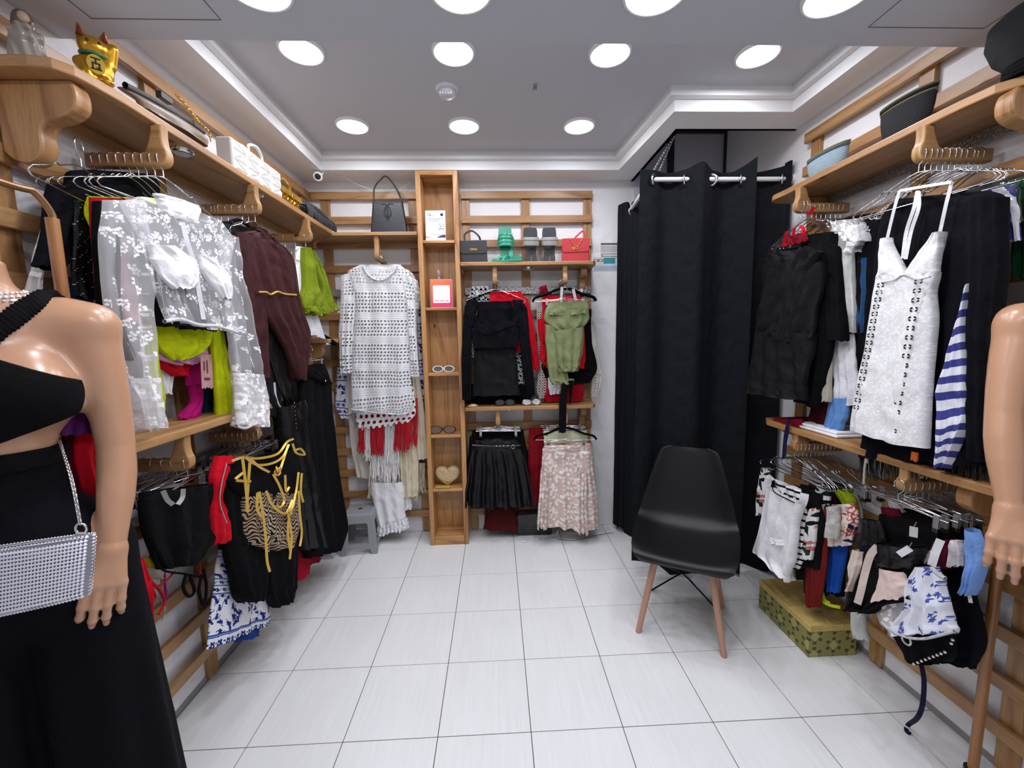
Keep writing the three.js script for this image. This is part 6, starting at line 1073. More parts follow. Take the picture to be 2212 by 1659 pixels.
// left wall, third arm and corner
G('white_trousers', 'white trousers hanging beside the green shorts', 'trousers', 'x', 0.235, WHT, [638, 532, 664, 536, 635, 600, 668, 602, 640, 650, 676, 656, 652, 690, 690, 700, 660, 722, 700, 732]);
G('green_shorts', 'olive lime shorts with ruched ruffled legs on the third left arm', 'shorts', 'x', LX, GRN, [
  ['leg', [655, 534, 664, 536, 655, 570, 676, 572, 656, 620, 684, 622, 652, 640, 690, 645, 654, 664, 688, 668, 668, 680, 686, 682], { d: 0.026, f: 0.012, n: 2 }],
  ['leg', [662, 538, 672, 545, 676, 580, 694, 580, 688, 620, 706, 620, 690, 650, 716, 650, 694, 672, 720, 664], { d: 0.024, f: 0.012, n: 2 }],
  ['ruffle', [656, 660, 690, 664, 658, 676, 694, 680], { d: 0.03, f: 0.014, n: 5, hem: 0.008 }], ['ruffle', [688, 660, 718, 654, 690, 678, 722, 668], { d: 0.028, f: 0.014, n: 5, hem: 0.008 }]]);
G('black_trousers', 'long black wide trousers with a belt tab in the left corner', 'trousers', 'x', 0.26, BLK, [['body', [655, 790, 692, 786, 648, 830, 708, 826, 646, 900, 712, 900, 650, 1000, 722, 1000, 654, 1100, 735, 1090, 660, 1180, 742, 1140, 664, 1205, 724, 1190], { d: 0.032, f: 0.016, n: 4, nu: 30 }], ['belt_tab', [664, 808, 700, 800, 690, 826, 716, 830], { d: 0.006, dv: 0.04 }], ['button', new THREE.SphereGeometry(0.005, 8, 6).translate(...P(703, 823, 'x', 0.312).toArray()), {}, chromeM]]);
hanger('clip', P(671, 748, 'x', 0.25), Math.PI / 2, 'chrome clip hanger of the long black trousers in the left corner');
G('black_dress', 'long black dress with tiny studs left of the black trousers', 'dress', 'x', 0.24, SATB, [['body', [596, 880, 650, 860, 604, 940, 655, 930, 615, 1020, 668, 1010, 628, 1100, 672, 1090, 640, 1190, 690, 1180], { d: 0.05, f: 0.02, n: 3 }], ['studs', merge([...Array(7).keys()].map(i => new THREE.SphereGeometry(0.0022, 6, 5).translate(...P(636 + i * 0.6, 870 + i * 9, 'x', 0.3).toArray()))), { kind: 'stuff' }, chromeM]]);
G('grey_green_trousers', 'grey green trousers leg beside the long black dress', 'trousers', 'x', 0.2, fab(0x30433f), [596, 878, 622, 874, 598, 940, 622, 938]);
G('crimson_skirt', 'crimson pleated skirt hem near the floor in the left corner', 'skirt', 'x', 0.2, fab(0xa0122c), [634, 1120, 668, 1120, 638, 1190, 668, 1190, 642, 1256, 664, 1240]);
G('crimson_skirt', 'crimson cloth end under the long black trousers', 'skirt', 'x', 0.16, fab(0x8a1028), [664, 1180, 692, 1176, 664, 1222, 690, 1212]);
{ const a = P(703, 1208, 'y', 0), b = P(728, 1200, 'y', 0), h = P(712, 1178, 'z', a.z).y; const t = thing('paper_carton', 'small white printed carton on the floor by the stool', 'carton', [a.x, 0, a.z]); part(t, 'carton', box(a.x - 0.03, 0.001, a.z - 0.07, b.x - 0.005, Math.max(0.06, h), a.z, 0.003), fab(0xc9c9cc, 0.6)); part(t, 'print', merge([0, 1, 2].map(i => box(a.x - 0.02, 0.02 + i * 0.015, a.z, b.x - 0.02, 0.026 + i * 0.015, a.z + 0.0008, 0))), fab(0x8b8b92)); }
// left wall, lower arms
const LL = 0.235;
G('swim_shorts', 'black ruched swim shorts on the lower left arm beside the mannequin hand', 'swimwear', 'x', LL, BLK, [
  ['body', [303, 1066, 452, 1044, 298, 1110, 458, 1090, 304, 1150, 458, 1135, 322, 1190, 448, 1175, 344, 1228, 418, 1218], { d: 0.035, f: 0.014, n: 3, nu: 28 }],
  ['lining_tag', merge([rib('x', LL + 0.05, [352, 1060, 362, 1080, 374, 1090], 0.012), rib('x', LL + 0.05, [396, 1056, 394, 1075, 384, 1090], 0.012)]), {}, fab(0x8f9090, 0.4)],
  ['tie', cord('x', LL + 0.02, [418, 1215, 436, 1190, 448, 1140, 452, 1060], 0.004)], ['tie', cord('x', LL + 0.02, [330, 1190, 350, 1230, 400, 1240, 440, 1248], 0.003)],
  ['bow', merge([cord('x', LL + 0.03, [402, 1240, 396, 1268, 408, 1288, 420, 1276, 410, 1244], 0.005), cord('x', LL + 0.03, [436, 1240, 430, 1276, 440, 1306, 446, 1270, 440, 1230], 0.005)])]]);
G('yellow_bikini', 'yellow bikini bottom peeking out under the black swim shorts', 'swimwear', 'x', 0.2, fab(0xa79a1e), [306, 1205, 340, 1205, 316, 1225, 350, 1228, 370, 1224, 380, 1228]);
G('red_bikini', 'red bikini with long ties beside the mannequin hand', 'swimwear', 'x', 0.24, RED, [['triangle', [274, 1205, 302, 1205, 284, 1250, 320, 1255, 302, 1310, 324, 1310, 312, 1346, 321, 1346], { d: 0.012 }], ['tie', cord('x', 0.25, [310, 1222, 325, 1255, 345, 1275, 355, 1300, 342, 1328], 0.004)], ['tie', cord('x', 0.25, [325, 1270, 315, 1285, 325, 1300, 336, 1290, 330, 1268, 350, 1262, 378, 1235], 0.003)]]);
G('teal_ties', 'teal cord ties below the mannequin hand', 'swimwear', 'x', 0.22, fab(0x39605f), [['tie', cord('x', 0.22, [278, 1250, 279, 1280, 276, 1310], 0.003)], ['tie', cord('x', 0.22, [292, 1260, 294, 1290, 290, 1308], 0.003)]]);
G('pink_ties', 'neon pink cord hanging against the white wall at lower left', 'swimwear', 'x', 0.15, fab(0xd83aa5), [['tie', cord('x', 0.15, [354, 1230, 356, 1260, 360, 1290], 0.004)], ['tie', cord('x', 0.15, [352, 1225, 350, 1235, 356, 1245], 0.004)]]);
G('white_ties', 'white cord hanging against the wooden slats at lower left', 'swimwear', 'x', 0.14, OFFW, [['tie', cord('x', 0.14, [348, 1230, 350, 1290, 356, 1320, 350, 1340], 0.003)], ['cup', [310, 1215, 345, 1215, 318, 1250, 345, 1250], { d: 0.02 }]]);
G('red_bikini', 'red bikini top with strings below the black swim shorts', 'swimwear', 'x', 0.2, fab(0xc81530), [['triangle', [420, 1155, 446, 1160, 424, 1178, 448, 1182], { d: 0.012 }], ['tie', cord('x', 0.2, [430, 1180, 432, 1240, 430, 1290], 0.003)], ['tie', cord('x', 0.2, [420, 1180, 421, 1210], 0.003)]]);
G('red_swimsuit', 'red swimsuit with white piping between the black swim shorts and gold strap bikini', 'swimwear', 'x', 0.25, RED, [['body', [470, 985, 500, 985, 456, 1030, 484, 1040, 458, 1070, 470, 1075, 453, 1110, 488, 1110, 455, 1150, 492, 1150, 458, 1178, 488, 1168], { d: 0.024 }], ['piping', cord('x', 0.28, [490, 1000, 478, 1050, 476, 1090, 490, 1130], 0.002), {}, OFFW]]);
const LB = 0.275;
G('gold_strap_bikini', 'black bikini top laced with shiny gold ribbons on the lower left arm', 'swimwear', 'x', LB, BLK, [
  ['bodice', [494, 1002, 632, 968, 490, 1030, 646, 1010, 500, 1060, 644, 1052, 540, 1078, 625, 1070], { d: 0.03, f: 0.006 }],
  ['side_panel', [478, 1020, 510, 1010, 474, 1070, 520, 1070, 478, 1140, 530, 1140, 484, 1185, 540, 1190], { d: 0.03, dv: -0.03 }],
  ['side_panel', [628, 980, 652, 990, 632, 1060, 652, 1060, 630, 1130, 650, 1130], { d: 0.02, dv: -0.03 }],
  ...[[500, 996, 526, 988, 560, 990, 600, 980, 620, 955, 634, 948], [530, 988, 556, 1004, 590, 1000, 612, 985, 624, 960], [540, 990, 560, 1008, 582, 1020], [622, 962, 610, 1000, 604, 1016, 594, 1024], [632, 958, 640, 978, 658, 982, 650, 970, 638, 972], [524, 990, 530, 1040, 536, 1106], [540, 995, 536, 1050, 532, 1104], [508, 1035, 524, 1022, 530, 1020], [510, 1038, 542, 1040], [590, 1024, 604, 1050, 614, 1080, 605, 1096, 598, 1090], [575, 1060, 585, 1085, 600, 1102, 618, 1108, 632, 1080], [616, 1026, 618, 1060, 625, 1052], [645, 1020, 640, 1060, 630, 1100, 625, 1110], [652, 1022, 650, 1060, 655, 1085], [645, 1060, 648, 1110, 652, 1150, 648, 1180], [625, 1108, 622, 1150, 628, 1195], [622, 1108, 630, 1160, 626, 1208], [560, 1062, 568, 1110, 574, 1160, 577, 1210, 583, 1235], [556, 1065, 556, 1100, 566, 1118]].map((a, i) => ['gold_ribbon', rib('x', LB + 0.045 + (i % 3) * 0.003, a, 0.009), {}, goldRib]),
  ['rosette', merge([new THREE.TorusKnotGeometry(0.012, 0.004, 60, 6, 2, 3).rotateY(Math.PI / 2).translate(...P(600, 1017, 'x', LB + 0.05).toArray())]), {}, goldRib],
  ['knot', merge([new THREE.TorusKnotGeometry(0.009, 0.004, 50, 6, 2, 3).rotateY(Math.PI / 2).translate(...P(626, 1105, 'x', LB + 0.05).toArray())]), {}, goldRib]]);
G('print_shorts', 'brown wave print shorts under the gold ribbons', 'shorts', 'x', 0.27, waveM, [['leg', [524, 1062, 578, 1066, 520, 1110, 580, 1114, 519, 1150, 574, 1155, 534, 1180, 566, 1195], { d: 0.035, f: 0.01 }], ['leg', [574, 1064, 634, 1066, 576, 1110, 642, 1116, 578, 1150, 638, 1150, 584, 1190, 620, 1180], { d: 0.035, f: 0.01 }]]);
G('black_harem_trousers', 'black gathered trousers below the wave print shorts', 'trousers', 'x', 0.245, BLK, [['leg', [486, 1180, 565, 1185, 498, 1230, 572, 1230, 514, 1280, 566, 1275, 526, 1302, 556, 1298], { d: 0.035, f: 0.012 }], ['leg', [560, 1180, 636, 1168, 570, 1230, 636, 1220, 578, 1280, 632, 1268, 592, 1312, 622, 1298], { d: 0.035, f: 0.012 }]]);
G('print_sarong', 'blue and white floral border print sarong on the lower left', 'sarong', 'x', 0.19, bluePrintM, [476, 1170, 506, 1176, 468, 1230, 540, 1236, 462, 1290, 572, 1280, 454, 1350, 582, 1316, 448, 1404, 582, 1346].concat([]), null);
G('print_sarong', 'royal blue sarong corner hanging below the floral border', 'sarong', 'x', 0.17, fab(0x23417f), [500, 1360, 556, 1345, 502, 1380, 556, 1368, 508, 1388, 552, 1376]);
for (let i = 0; i < 5; i++) G('dark_swimsuit', ORDW[i] + ' dark swimsuit packed behind the gold strap bikini', 'swimwear', 'x', 0.07 + i * 0.032, [BLK, fab(0x2a1016), BLK2, fab(0x14303a), BLK][i], [500 + i * 4, 1000, 610 + i * 5, 975, 490 + i * 3, 1080, 620 + i * 3, 1060, 510 + i * 6, 1180 - i * 12, 600 + i * 4, 1160 - i * 10], 'swimsuits behind the gold strap bikini');
for (let i = 0; i < 3; i++) G('dark_swimsuit', ORDW[i] + ' dark swimsuit packed behind the black swim shorts', 'swimwear', 'x', 0.08 + i * 0.04, [fab(0x6b1020), BLK, fab(0x222226)][i], [310 + i * 10, 1075, 430 + i * 8, 1050, 305 + i * 8, 1130, 440 + i * 5, 1110, 330 + i * 10, 1190, 420, 1180], 'swimsuits behind the black swim shorts');
// ---------- back wall, left of the bookcase ----------
G('crochet_dress', 'white crochet long sleeve dress at the front of the back left rack', 'dress', 'z', 0.25, crochetM, [
  ['body', [776, 574, 866, 572, 750, 590, 884, 592, 762, 640, 884, 640, 766, 700, 880, 700, 760, 760, 884, 760, 757, 820, 889, 820, 760, 882, 892, 868, 772, 892, 882, 893], { d: 0.028, f: 0.01, n: 3, nu: 30, nv: 44 }],
  ['sleeve', [738, 596, 772, 588, 736, 650, 768, 650, 734, 720, 764, 720, 735, 770, 760, 770, 737, 808, 762, 806], { d: 0.022, f: 0.006 }],
  ['sleeve', [862, 588, 892, 600, 876, 650, 896, 650, 882, 720, 899, 720, 885, 770, 902, 770, 886, 812, 906, 814], { d: 0.022, f: 0.006 }],
  ['neckband', tube(pp('z', 0.282, [784, 575, 792, 590, 806, 602, 822, 606, 840, 598, 852, 586, 858, 574]), 0.006, 40, 8), {}, WHT],
  ['hem_band', tube(pp('z', 0.282, [758, 884, 800, 890, 850, 895, 880, 893, 892, 874]), 0.005, 40, 8), {}, WHT]]);
G('white_blouse', 'white lace trimmed top right behind the crochet dress', 'top', 'z', 0.17, laceDenseM, [['body', [780, 580, 880, 582, 760, 600, 900, 612, 764, 760, 898, 760], { d: 0.02 }], ['sleeve', [884, 598, 902, 606, 888, 640, 908, 640, 890, 668, 906, 668], { d: 0.018 }]]);
G('eyelet_skirt', 'white eyelet skirt below the crochet dress', 'skirt', 'z', 0.205, eyeletM, [766, 840, 892, 835, 768, 880, 897, 874, 770, 905, 897, 895, 776, 930, 884, 912]);
G('red_fringe_shawl', 'red fringed shawl below the eyelet skirt', 'shawl', 'z', 0.19, RED, [['cloth', [775, 850, 895, 850, 776, 920, 896, 910], { d: 0.012 }], ['fringe', merge([fringe('z', 0.205, 775, 788, 915, 975, 22, 0.003), fringe('z', 0.205, 801, 828, 915, 978, 40, 0.003), fringe('z', 0.205, 853, 886, 905, 970, 46, 0.003), fringe('z', 0.2, 886, 902, 860, 960, 14, 0.003)]), { kind: 'stuff' }, FR]]);
G('white_fringe_blouse', 'white fringed top hanging below the red fringe', 'top', 'z', 0.165, WHT, [['cloth', [780, 840, 880, 840, 782, 930, 880, 930], { d: 0.012 }], ['fringe', merge([fringe('z', 0.185, 787, 801, 920, 990, 26, 0.0026), fringe('z', 0.175, 800, 862, 930, 1030, 90, 0.0026, 22), fringe('z', 0.185, 830, 853, 915, 1000, 34, 0.0026)]), { kind: 'stuff' }, FW]]);
G('cream_fringe_blouse', 'cream macrame fringe top low on the back left rack', 'top', 'z', 0.145, CREAM, [['cloth', [800, 880, 880, 880, 800, 1020, 850, 1020], { d: 0.012 }], ['macrame', [797, 1015, 850, 1018, 796, 1045, 850, 1048], { d: 0.012 }, netM], ['fringe', merge([fringe('z', 0.15, 796, 850, 1040, 1074, 60, 0.0022, 4), fringe('z', 0.15, 860, 885, 960, 1040, 26, 0.0018, 20)]), { kind: 'stuff' }, FC]]);
G('cream_knit_dress', 'cream cable knit dress beside the bookcase on the left', 'dress', 'z', 0.14, CREAM, [['panel', [880, 700, 902, 700, 886, 800, 905, 800, 890, 900, 918, 900, 896, 992, 926, 990], { d: 0.015, f: 0.005 }], ['skirt', [855, 900, 900, 900, 862, 1000, 905, 1000, 868, 1074, 905, 1070], { d: 0.015, f: 0.008 }], ['fringe', merge([fringe('z', 0.14, 868, 905, 1066, 1080, 20, 0.002, 4), fringe('z', 0.12, 905, 918, 1000, 1060, 16, 0.0025, 6)]), { kind: 'stuff' }, FC]]);
G('white_lounge_trousers', 'white trousers with ruffled hem hanging lowest on the back left rack', 'trousers', 'z', 0.15, WHT, [['leg', [800, 1040, 870, 1040, 806, 1080, 872, 1080, 814, 1120, 876, 1115, 818, 1138, 878, 1124], { d: 0.025, f: 0.01 }], ['ruffle', [816, 1132, 880, 1118, 815, 1156, 886, 1138], { d: 0.03, f: 0.012, n: 8, hem: 0.006, nu: 40 }], ['leg', [862, 1040, 888, 1040, 866, 1075, 890, 1072, 868, 1104, 890, 1098], { d: 0.015, dv: -0.03 }]]);
G('white_long_skirt', 'long white skirt at the left of the back left rack', 'skirt', 'z', 0.1, OFFW, [745, 760, 790, 760, 750, 880, 800, 880, 762, 980, 812, 980, 770, 1030, 815, 1035]);
G('print_blouse', 'blue and white print blouse with sleeves showing either side of the crochet dress', 'blouse', 'z', 0.09, bluePrintM, [['sleeve', [730, 790, 760, 790, 727, 830, 758, 830, 725, 872, 754, 876, 738, 902, 756, 902], { d: 0.03 }], ['sleeve', [895, 620, 914, 620, 898, 700, 914, 700, 900, 780, 918, 780, 902, 840, 921, 836, 907, 876, 919, 872], { d: 0.03 }], ['body', [760, 600, 900, 600, 765, 780, 895, 780], { d: 0.02 }]]);
G('dark_dress', 'charcoal dress edge between the crochet dress and bookcase', 'dress', 'z', 0.07, fab(0x23242c), [890, 640, 912, 640, 892, 800, 914, 800, 900, 900, 918, 900]);
for (let i = 0; i < 3; i++) G('white_blouse', ORDW[i] + ' white folded top packed behind the crochet dress', 'top', 'z', 0.11 + i * 0.02, [WHT, OFFW, LGRAY][i], [748 + i * 4, 600, 888 - i * 3, 600, 752 + i * 3, 760, 886, 760, 745 + i * 8, 880 + i * 14, 800, 880 + i * 14], 'white tops behind the crochet dress');
// ---------- back wall, right of the bookcase ----------
G('black_square_blouse', 'black long sleeve square neck top on the back right rack', 'top', 'z', 0.235, NAVYB, [
  ['body', [1028, 694, 1108, 692, 1022, 700, 1118, 700, 1020, 720, 1124, 720, 1022, 752, 1117, 750], { d: 0.028, f: 0.005 }],
  ['back_panel', [1030, 652, 1106, 650, 1030, 670, 1108, 668, 1028, 700, 1108, 700], { d: 0.006, dv: -0.03 }],
  ['shoulder', [1010, 648, 1032, 648, 1004, 670, 1030, 680, 1012, 706, 1036, 702], { d: 0.02 }], ['shoulder', [1106, 648, 1128, 648, 1108, 680, 1138, 672, 1102, 702, 1130, 706], { d: 0.02 }],
  ['sleeve', [1003, 660, 1024, 660, 999, 720, 1020, 720, 997, 790, 1018, 790, 998, 864, 1018, 864], { d: 0.02 }],
  ['sleeve', [1116, 660, 1139, 664, 1120, 720, 1143, 720, 1127, 790, 1150, 790, 1139, 857, 1157, 855], { d: 0.02 }],
  ['fold', tube(pp('z', 0.268, [1026, 712, 1050, 722, 1075, 716, 1108, 702]), 0.004, 24, 6)]]);
G('black_mini_skirt', 'black mini skirt under the square neck top', 'skirt', 'z', 0.21, BLK2, [1026, 745, 1113, 745, 1024, 780, 1116, 780, 1022, 820, 1119, 820, 1022, 856, 1124, 853]);
G('red_blouse', 'red long sleeve top behind the black square neck top', 'top', 'z', 0.15, RED, [['body', [1060, 632, 1126, 630, 1056, 660, 1135, 656, 1060, 760, 1130, 760], { d: 0.015 }], ['sleeve', [1118, 634, 1140, 646, 1130, 700, 1154, 700, 1138, 760, 1162, 760, 1146, 799, 1167, 799], { d: 0.016 }]]);
G('houndstooth_blouse', 'black and white houndstooth top behind the black square neck top', 'top', 'z', 0.11, houndM, [['collar', [1018, 620, 1056, 618, 1012, 644, 1060, 646], { d: 0.012 }], ['body', [1010, 640, 1132, 640, 1012, 760, 1130, 760, 1100, 850, 1130, 850], { d: 0.012 }]]);
G('dark_bundle', 'folded black clothes on the shelf under the mini skirt', 'clothes', 'z', 0.13, BLK, [1000, 830, 1150, 830, 996, 850, 1150, 850, 998, 872, 1140, 872]);
G('grey_bundle', 'folded grey clothes on the shelf right of the mini skirt', 'clothes', 'z', 0.1, fab(0x55565a), [1120, 820, 1180, 820, 1116, 845, 1180, 850, 1112, 868, 1176, 868]);
G('cargo_trousers', 'olive green folded cargo trousers clipped on the back right rack', 'trousers', 'z', 0.23, OLIVE, [
  ['seat', [1186, 654, 1266, 651, 1178, 668, 1272, 666, 1176, 690, 1272, 690, 1190, 706, 1262, 706, 1212, 719, 1244, 718], { d: 0.035, f: 0.008, n: 3 }],
  ['leg', [1176, 700, 1220, 712, 1178, 740, 1222, 740, 1180, 780, 1222, 780, 1186, 818, 1228, 820, 1192, 828, 1236, 829], { d: 0.025, f: 0.008 }],
  ['leg', [1196, 715, 1262, 706, 1200, 750, 1259, 750, 1204, 785, 1254, 785, 1212, 801, 1246, 800], { d: 0.028, f: 0.01, dv: 0.02 }],
  ['cuff', [1204, 796, 1248, 795, 1206, 804, 1250, 802], { d: 0.02, f: 0.008, n: 7, dv: 0.02 }], ['cuff', [1190, 816, 1240, 818, 1192, 830, 1238, 831], { d: 0.016, f: 0.006, n: 7 }],
  ['pocket_flap', [1186, 668, 1216, 668, 1186, 680, 1216, 682], { d: 0.006, f: 0.001, dv: 0.036 }], ['pocket_flap', [1232, 670, 1268, 664, 1232, 682, 1266, 676], { d: 0.006, f: 0.001, dv: 0.036 }],
  ['strap', rib('z', 0.2, [1214, 620, 1212, 652], 0.018), {}, LGRAY], ['strap', rib('z', 0.2, [1238, 624, 1244, 650], 0.018), {}, LGRAY]]);
hanger('clip', [1.685, 1.771 - 0.065, 0.2], 0, 'chrome clip hanger gripping the waist of the green cargo trousers');
G('red_ruffle_blouse', 'red ruffled top behind the green cargo trousers', 'top', 'z', 0.165, RED, [['body', [1172, 640, 1256, 640, 1168, 700, 1262, 700, 1166, 770, 1264, 770, 1180, 795, 1262, 796], { d: 0.018 }], ['ruffle', [1160, 690, 1186, 684, 1162, 715, 1188, 716, 1168, 740, 1190, 738], { d: 0.022, f: 0.01, n: 3 }], ['ruffle', [1166, 755, 1190, 752, 1166, 776, 1192, 778], { d: 0.02, f: 0.01, n: 3 }], ['bow', [1166, 620, 1180, 616, 1164, 634, 1184, 634], { d: 0.02 }, DRED]]);
G('black_ruffle_dress', 'black ruffled dress right of the green cargo trousers', 'dress', 'z', 0.13, BLK, [1180, 660, 1278, 668, 1180, 760, 1278, 740, 1170, 790, 1290, 790, 1178, 815, 1282, 812, 1190, 832, 1272, 828]);
G('net_blouse', 'white open net top at the left of the cargo trousers', 'top', 'z', 0.12, netM, [1158, 640, 1176, 640, 1160, 740, 1178, 740, 1162, 800, 1182, 800, 1158, 845, 1182, 842, 1164, 862, 1176, 860]);
G('net_blouse', 'white open net top at the right of the cargo trousers', 'top', 'z', 0.1, netM, [1262, 690, 1282, 706, 1272, 740, 1290, 752, 1276, 790, 1298, 800, 1278, 820, 1300, 816, 1276, 856, 1290, 858]);
G('white_lace_shorts', 'white lace shorts below the cargo trousers', 'shorts', 'z', 0.14, whiteLaceM, [1182, 815, 1218, 820, 1184, 838, 1216, 840, 1188, 852, 1212, 850]);
G('red_skirt', 'red satin skirt resting on the shelf below the cargo trousers', 'skirt', 'z', 0.12, fab(0x9c0f1e), [1176, 815, 1262, 820, 1174, 845, 1262, 845, 1176, 868, 1260, 866]);
G('black_ribbon', 'long black ribbon hanging past the shelf edge below the cargo trousers', 'ribbon', 'z', 0.25, BLK, [['ribbon', [1214, 826, 1230, 826, 1208, 870, 1224, 870, 1207, 935, 1222, 935], { d: 0.002, f: 0.002 }], ['bow_tail', [1228, 822, 1240, 822, 1230, 870, 1232, 870], { d: 0.002 }]]);
G('pleated_skirt', 'black faux leather pleated skirt on the lower back right rack', 'skirt', 'z', 0.2, SATB, [
  ['waist', [1026, 950, 1118, 949, 1022, 962, 1122, 962, 1018, 972, 1128, 972], { d: 0.03, f: 0.002 }],
  ['pleats', [1018, 968, 1126, 968, 1012, 1000, 1136, 1000, 1007, 1050, 1148, 1050, 1004, 1094, 1158, 1092], { d: 0.035, f: 0.022, n: 5, nu: 60, fs: 0.12, cr: 0.004 }],
  ['belt', merge([tube(pp('z', 0.236, [1020, 962, 1070, 964, 1124, 962]), 0.006, 20, 6)]), {}, blackPl], ['eyelet', merge([1072, 1080, 1088, 1096].map(u => new THREE.TorusGeometry(0.004, 0.0014, 6, 10).translate(...P(u, 963, 'z', 0.244).toArray()))), { kind: 'stuff' }, chromeM], ['buckle', new THREE.TorusGeometry(0.012, 0.0022, 6, 18).scale(0.8, 1, 1).translate(...P(1108, 965, 'z', 0.244).toArray()), {}, chromeM]]);
for (let i = 0; i < 3; i++) G('black_skirt', ORDW[i] + ' black skirt packed behind the pleated skirt', 'skirt', 'z', 0.08 + i * 0.032, [BLK, BLK2, NAVYB][i], [1020 - i * 2, 930 + i * 6, 1130, 928 + i * 6, 1010, 1000, 1144 - i * 5, 1000, 1008 + i * 4, 1085, 1150 - i * 6, 1080], 'black skirts behind the pleated skirt');
G('brown_skirt', 'dark brown long skirt hem under the pleated skirt', 'skirt', 'z', 0.09, fab(0x4a211c), [1055, 1060, 1118, 1060, 1048, 1100, 1120, 1100, 1044, 1142, 1120, 1148]);
G('red_skirt', 'dark red skirt between the pleated skirt and the lace skirt', 'skirt', 'z', 0.11, fab(0x8a1420), [1142, 925, 1178, 925, 1142, 1000, 1176, 1000, 1146, 1090, 1170, 1088]);
G('lace_skirt', 'pale pink lace skirt with scalloped hem on the lower back right rack', 'skirt', 'z', 0.24, laceSkirtM, [
  ['body', [1174, 966, 1280, 964, 1170, 985, 1280, 984, 1168, 1030, 1284, 1030, 1164, 1080, 1290, 1080, 1160, 1134, 1294, 1142], { d: 0.035, f: 0.012, n: 4, nu: 44, hem: 0.008, fs: 0.1 }],
  ['waistband', [1176, 960, 1276, 958, 1174, 972, 1278, 970], { d: 0.036, f: 0.001 }],
  ['ruffle', [1168, 1012, 1184, 1020, 1164, 1080, 1186, 1080, 1160, 1138, 1184, 1142], { d: 0.02, f: 0.012, n: 3, hem: 0.008, dv: 0.035 }], ['ruffle', [1248, 1024, 1268, 1016, 1246, 1080, 1270, 1080, 1244, 1148, 1272, 1152], { d: 0.02, f: 0.012, n: 3, hem: 0.008, dv: 0.035 }]]);
hanger('clip', [1.685, 0.782, 0.23], 0, 'clip hanger gripping the waist of the pale lace skirt');
G('cream_bustier', 'cream bustier behind the waist of the pale lace skirt', 'top', 'z', 0.17, fab(0xcfd0ae), [1174, 930, 1268, 930, 1174, 950, 1270, 950, 1178, 1000, 1272, 1000]);
G('white_skirt', 'white underskirt showing at the right of the pale lace skirt', 'skirt', 'z', 0.13, OFFW, [1176, 960, 1276, 960, 1166, 1040, 1286, 1040, 1168, 1090, 1292, 1096]);
// ---------- right wall, upper far arm ----------
const RX = 2.525;
G('draped_dress', 'black draped one shoulder dress on the clear hanger, right wall', 'dress', 'x', RX, BLK2, [
  ['bodice', [1660, 548, 1720, 540, 1652, 580, 1776, 560, 1646, 640, 1772, 620, 1640, 690, 1762, 690, 1636, 724, 1758, 730], { d: 0.028, f: 0.012, n: 3, nu: 32, dg: 7 }],
  ['skirt', [1634, 715, 1760, 720, 1626, 770, 1752, 780, 1618, 820, 1746, 830, 1614, 848, 1742, 866], { d: 0.035, f: 0.014, n: 4, nu: 32, dg: -4 }],
  ['drape', [1730, 530, 1778, 545, 1712, 580, 1750, 590, 1690, 660, 1730, 670, 1680, 730, 1712, 740], { d: 0.02, dv: -0.02 }], ['strap', rib('x', RX, [1662, 548, 1668, 520, 1690, 505], 0.012)], ['tag', rib('x', RX - 0.02, [1680, 846, 1702, 848], 0.02), {}, RED]]);
G('red_harness', 'red strappy lingerie top framed by the clear hanger', 'top', 'x', 2.55, RED, [['strap', rib('x', 2.545, [1690, 530, 1740, 518], 0.014)], ['strap', rib('x', 2.545, [1692, 532, 1700, 500], 0.012)], ['strap', rib('x', 2.545, [1712, 526, 1716, 492], 0.012)], ['strap', rib('x', 2.545, [1735, 520, 1736, 496, 1728, 488], 0.012)], ['strap', rib('x', 2.545, [1748, 464, 1758, 448], 0.014)], ['cup', [1700, 512, 1745, 500, 1705, 530, 1746, 520], { d: 0.01 }, DRED]]);
G('black_tshirt', 'black short sleeve top behind the draped dress', 'top', 'x', 2.585, BLK, [['body', [1740, 510, 1800, 500, 1735, 540, 1812, 530, 1740, 640, 1806, 640, 1740, 735, 1800, 740, 1745, 870, 1770, 880], { d: 0.022 }], ['sleeve', [1785, 510, 1812, 505, 1790, 600, 1818, 600, 1796, 734, 1829, 736], { d: 0.02 }]]);
G('white_ruffle_blouse', 'white sheer ruffled top between the black tops on the right wall', 'top', 'x', 2.62, fab(0xc9c9c6), [['body', [1806, 540, 1842, 540, 1804, 600, 1842, 600, 1808, 660, 1846, 660, 1816, 720, 1844, 718], { d: 0.022, f: 0.012 }], ['ruffle', [1800, 480, 1858, 472, 1802, 510, 1868, 505, 1806, 545, 1856, 545], { d: 0.03, f: 0.016, n: 4 }, laceDenseM], ['ruffle', [1835, 490, 1866, 484, 1838, 520, 1870, 520], { d: 0.025, f: 0.012, n: 3 }, WHT]]);
G('white_skirt', 'white skirt between the black top and white lace dress on the right wall', 'skirt', 'x', 2.63, fab(0xd4d4d8), [1800, 730, 1846, 720, 1800, 790, 1850, 780, 1802, 830, 1852, 830, 1802, 868, 1850, 876]);
G('cream_trousers', 'cream narrow cloth hanging below the black short sleeve top', 'trousers', 'x', 2.6, fab(0xa9a595), [1776, 735, 1798, 735, 1774, 800, 1797, 800, 1773, 867, 1796, 868]);
G('black_bow_blouse', 'black top with white bow behind the white ruffled top', 'top', 'x', 2.66, BLK, [['body', [1830, 472, 1900, 458, 1845, 500, 1905, 490, 1850, 640, 1900, 640, 1855, 780, 1890, 780], { d: 0.024 }], ['bow', [1858, 480, 1872, 490, 1862, 486, 1868, 496, 1868, 480, 1876, 500], { d: 0.008, dv: -0.03 }, WHT]]);
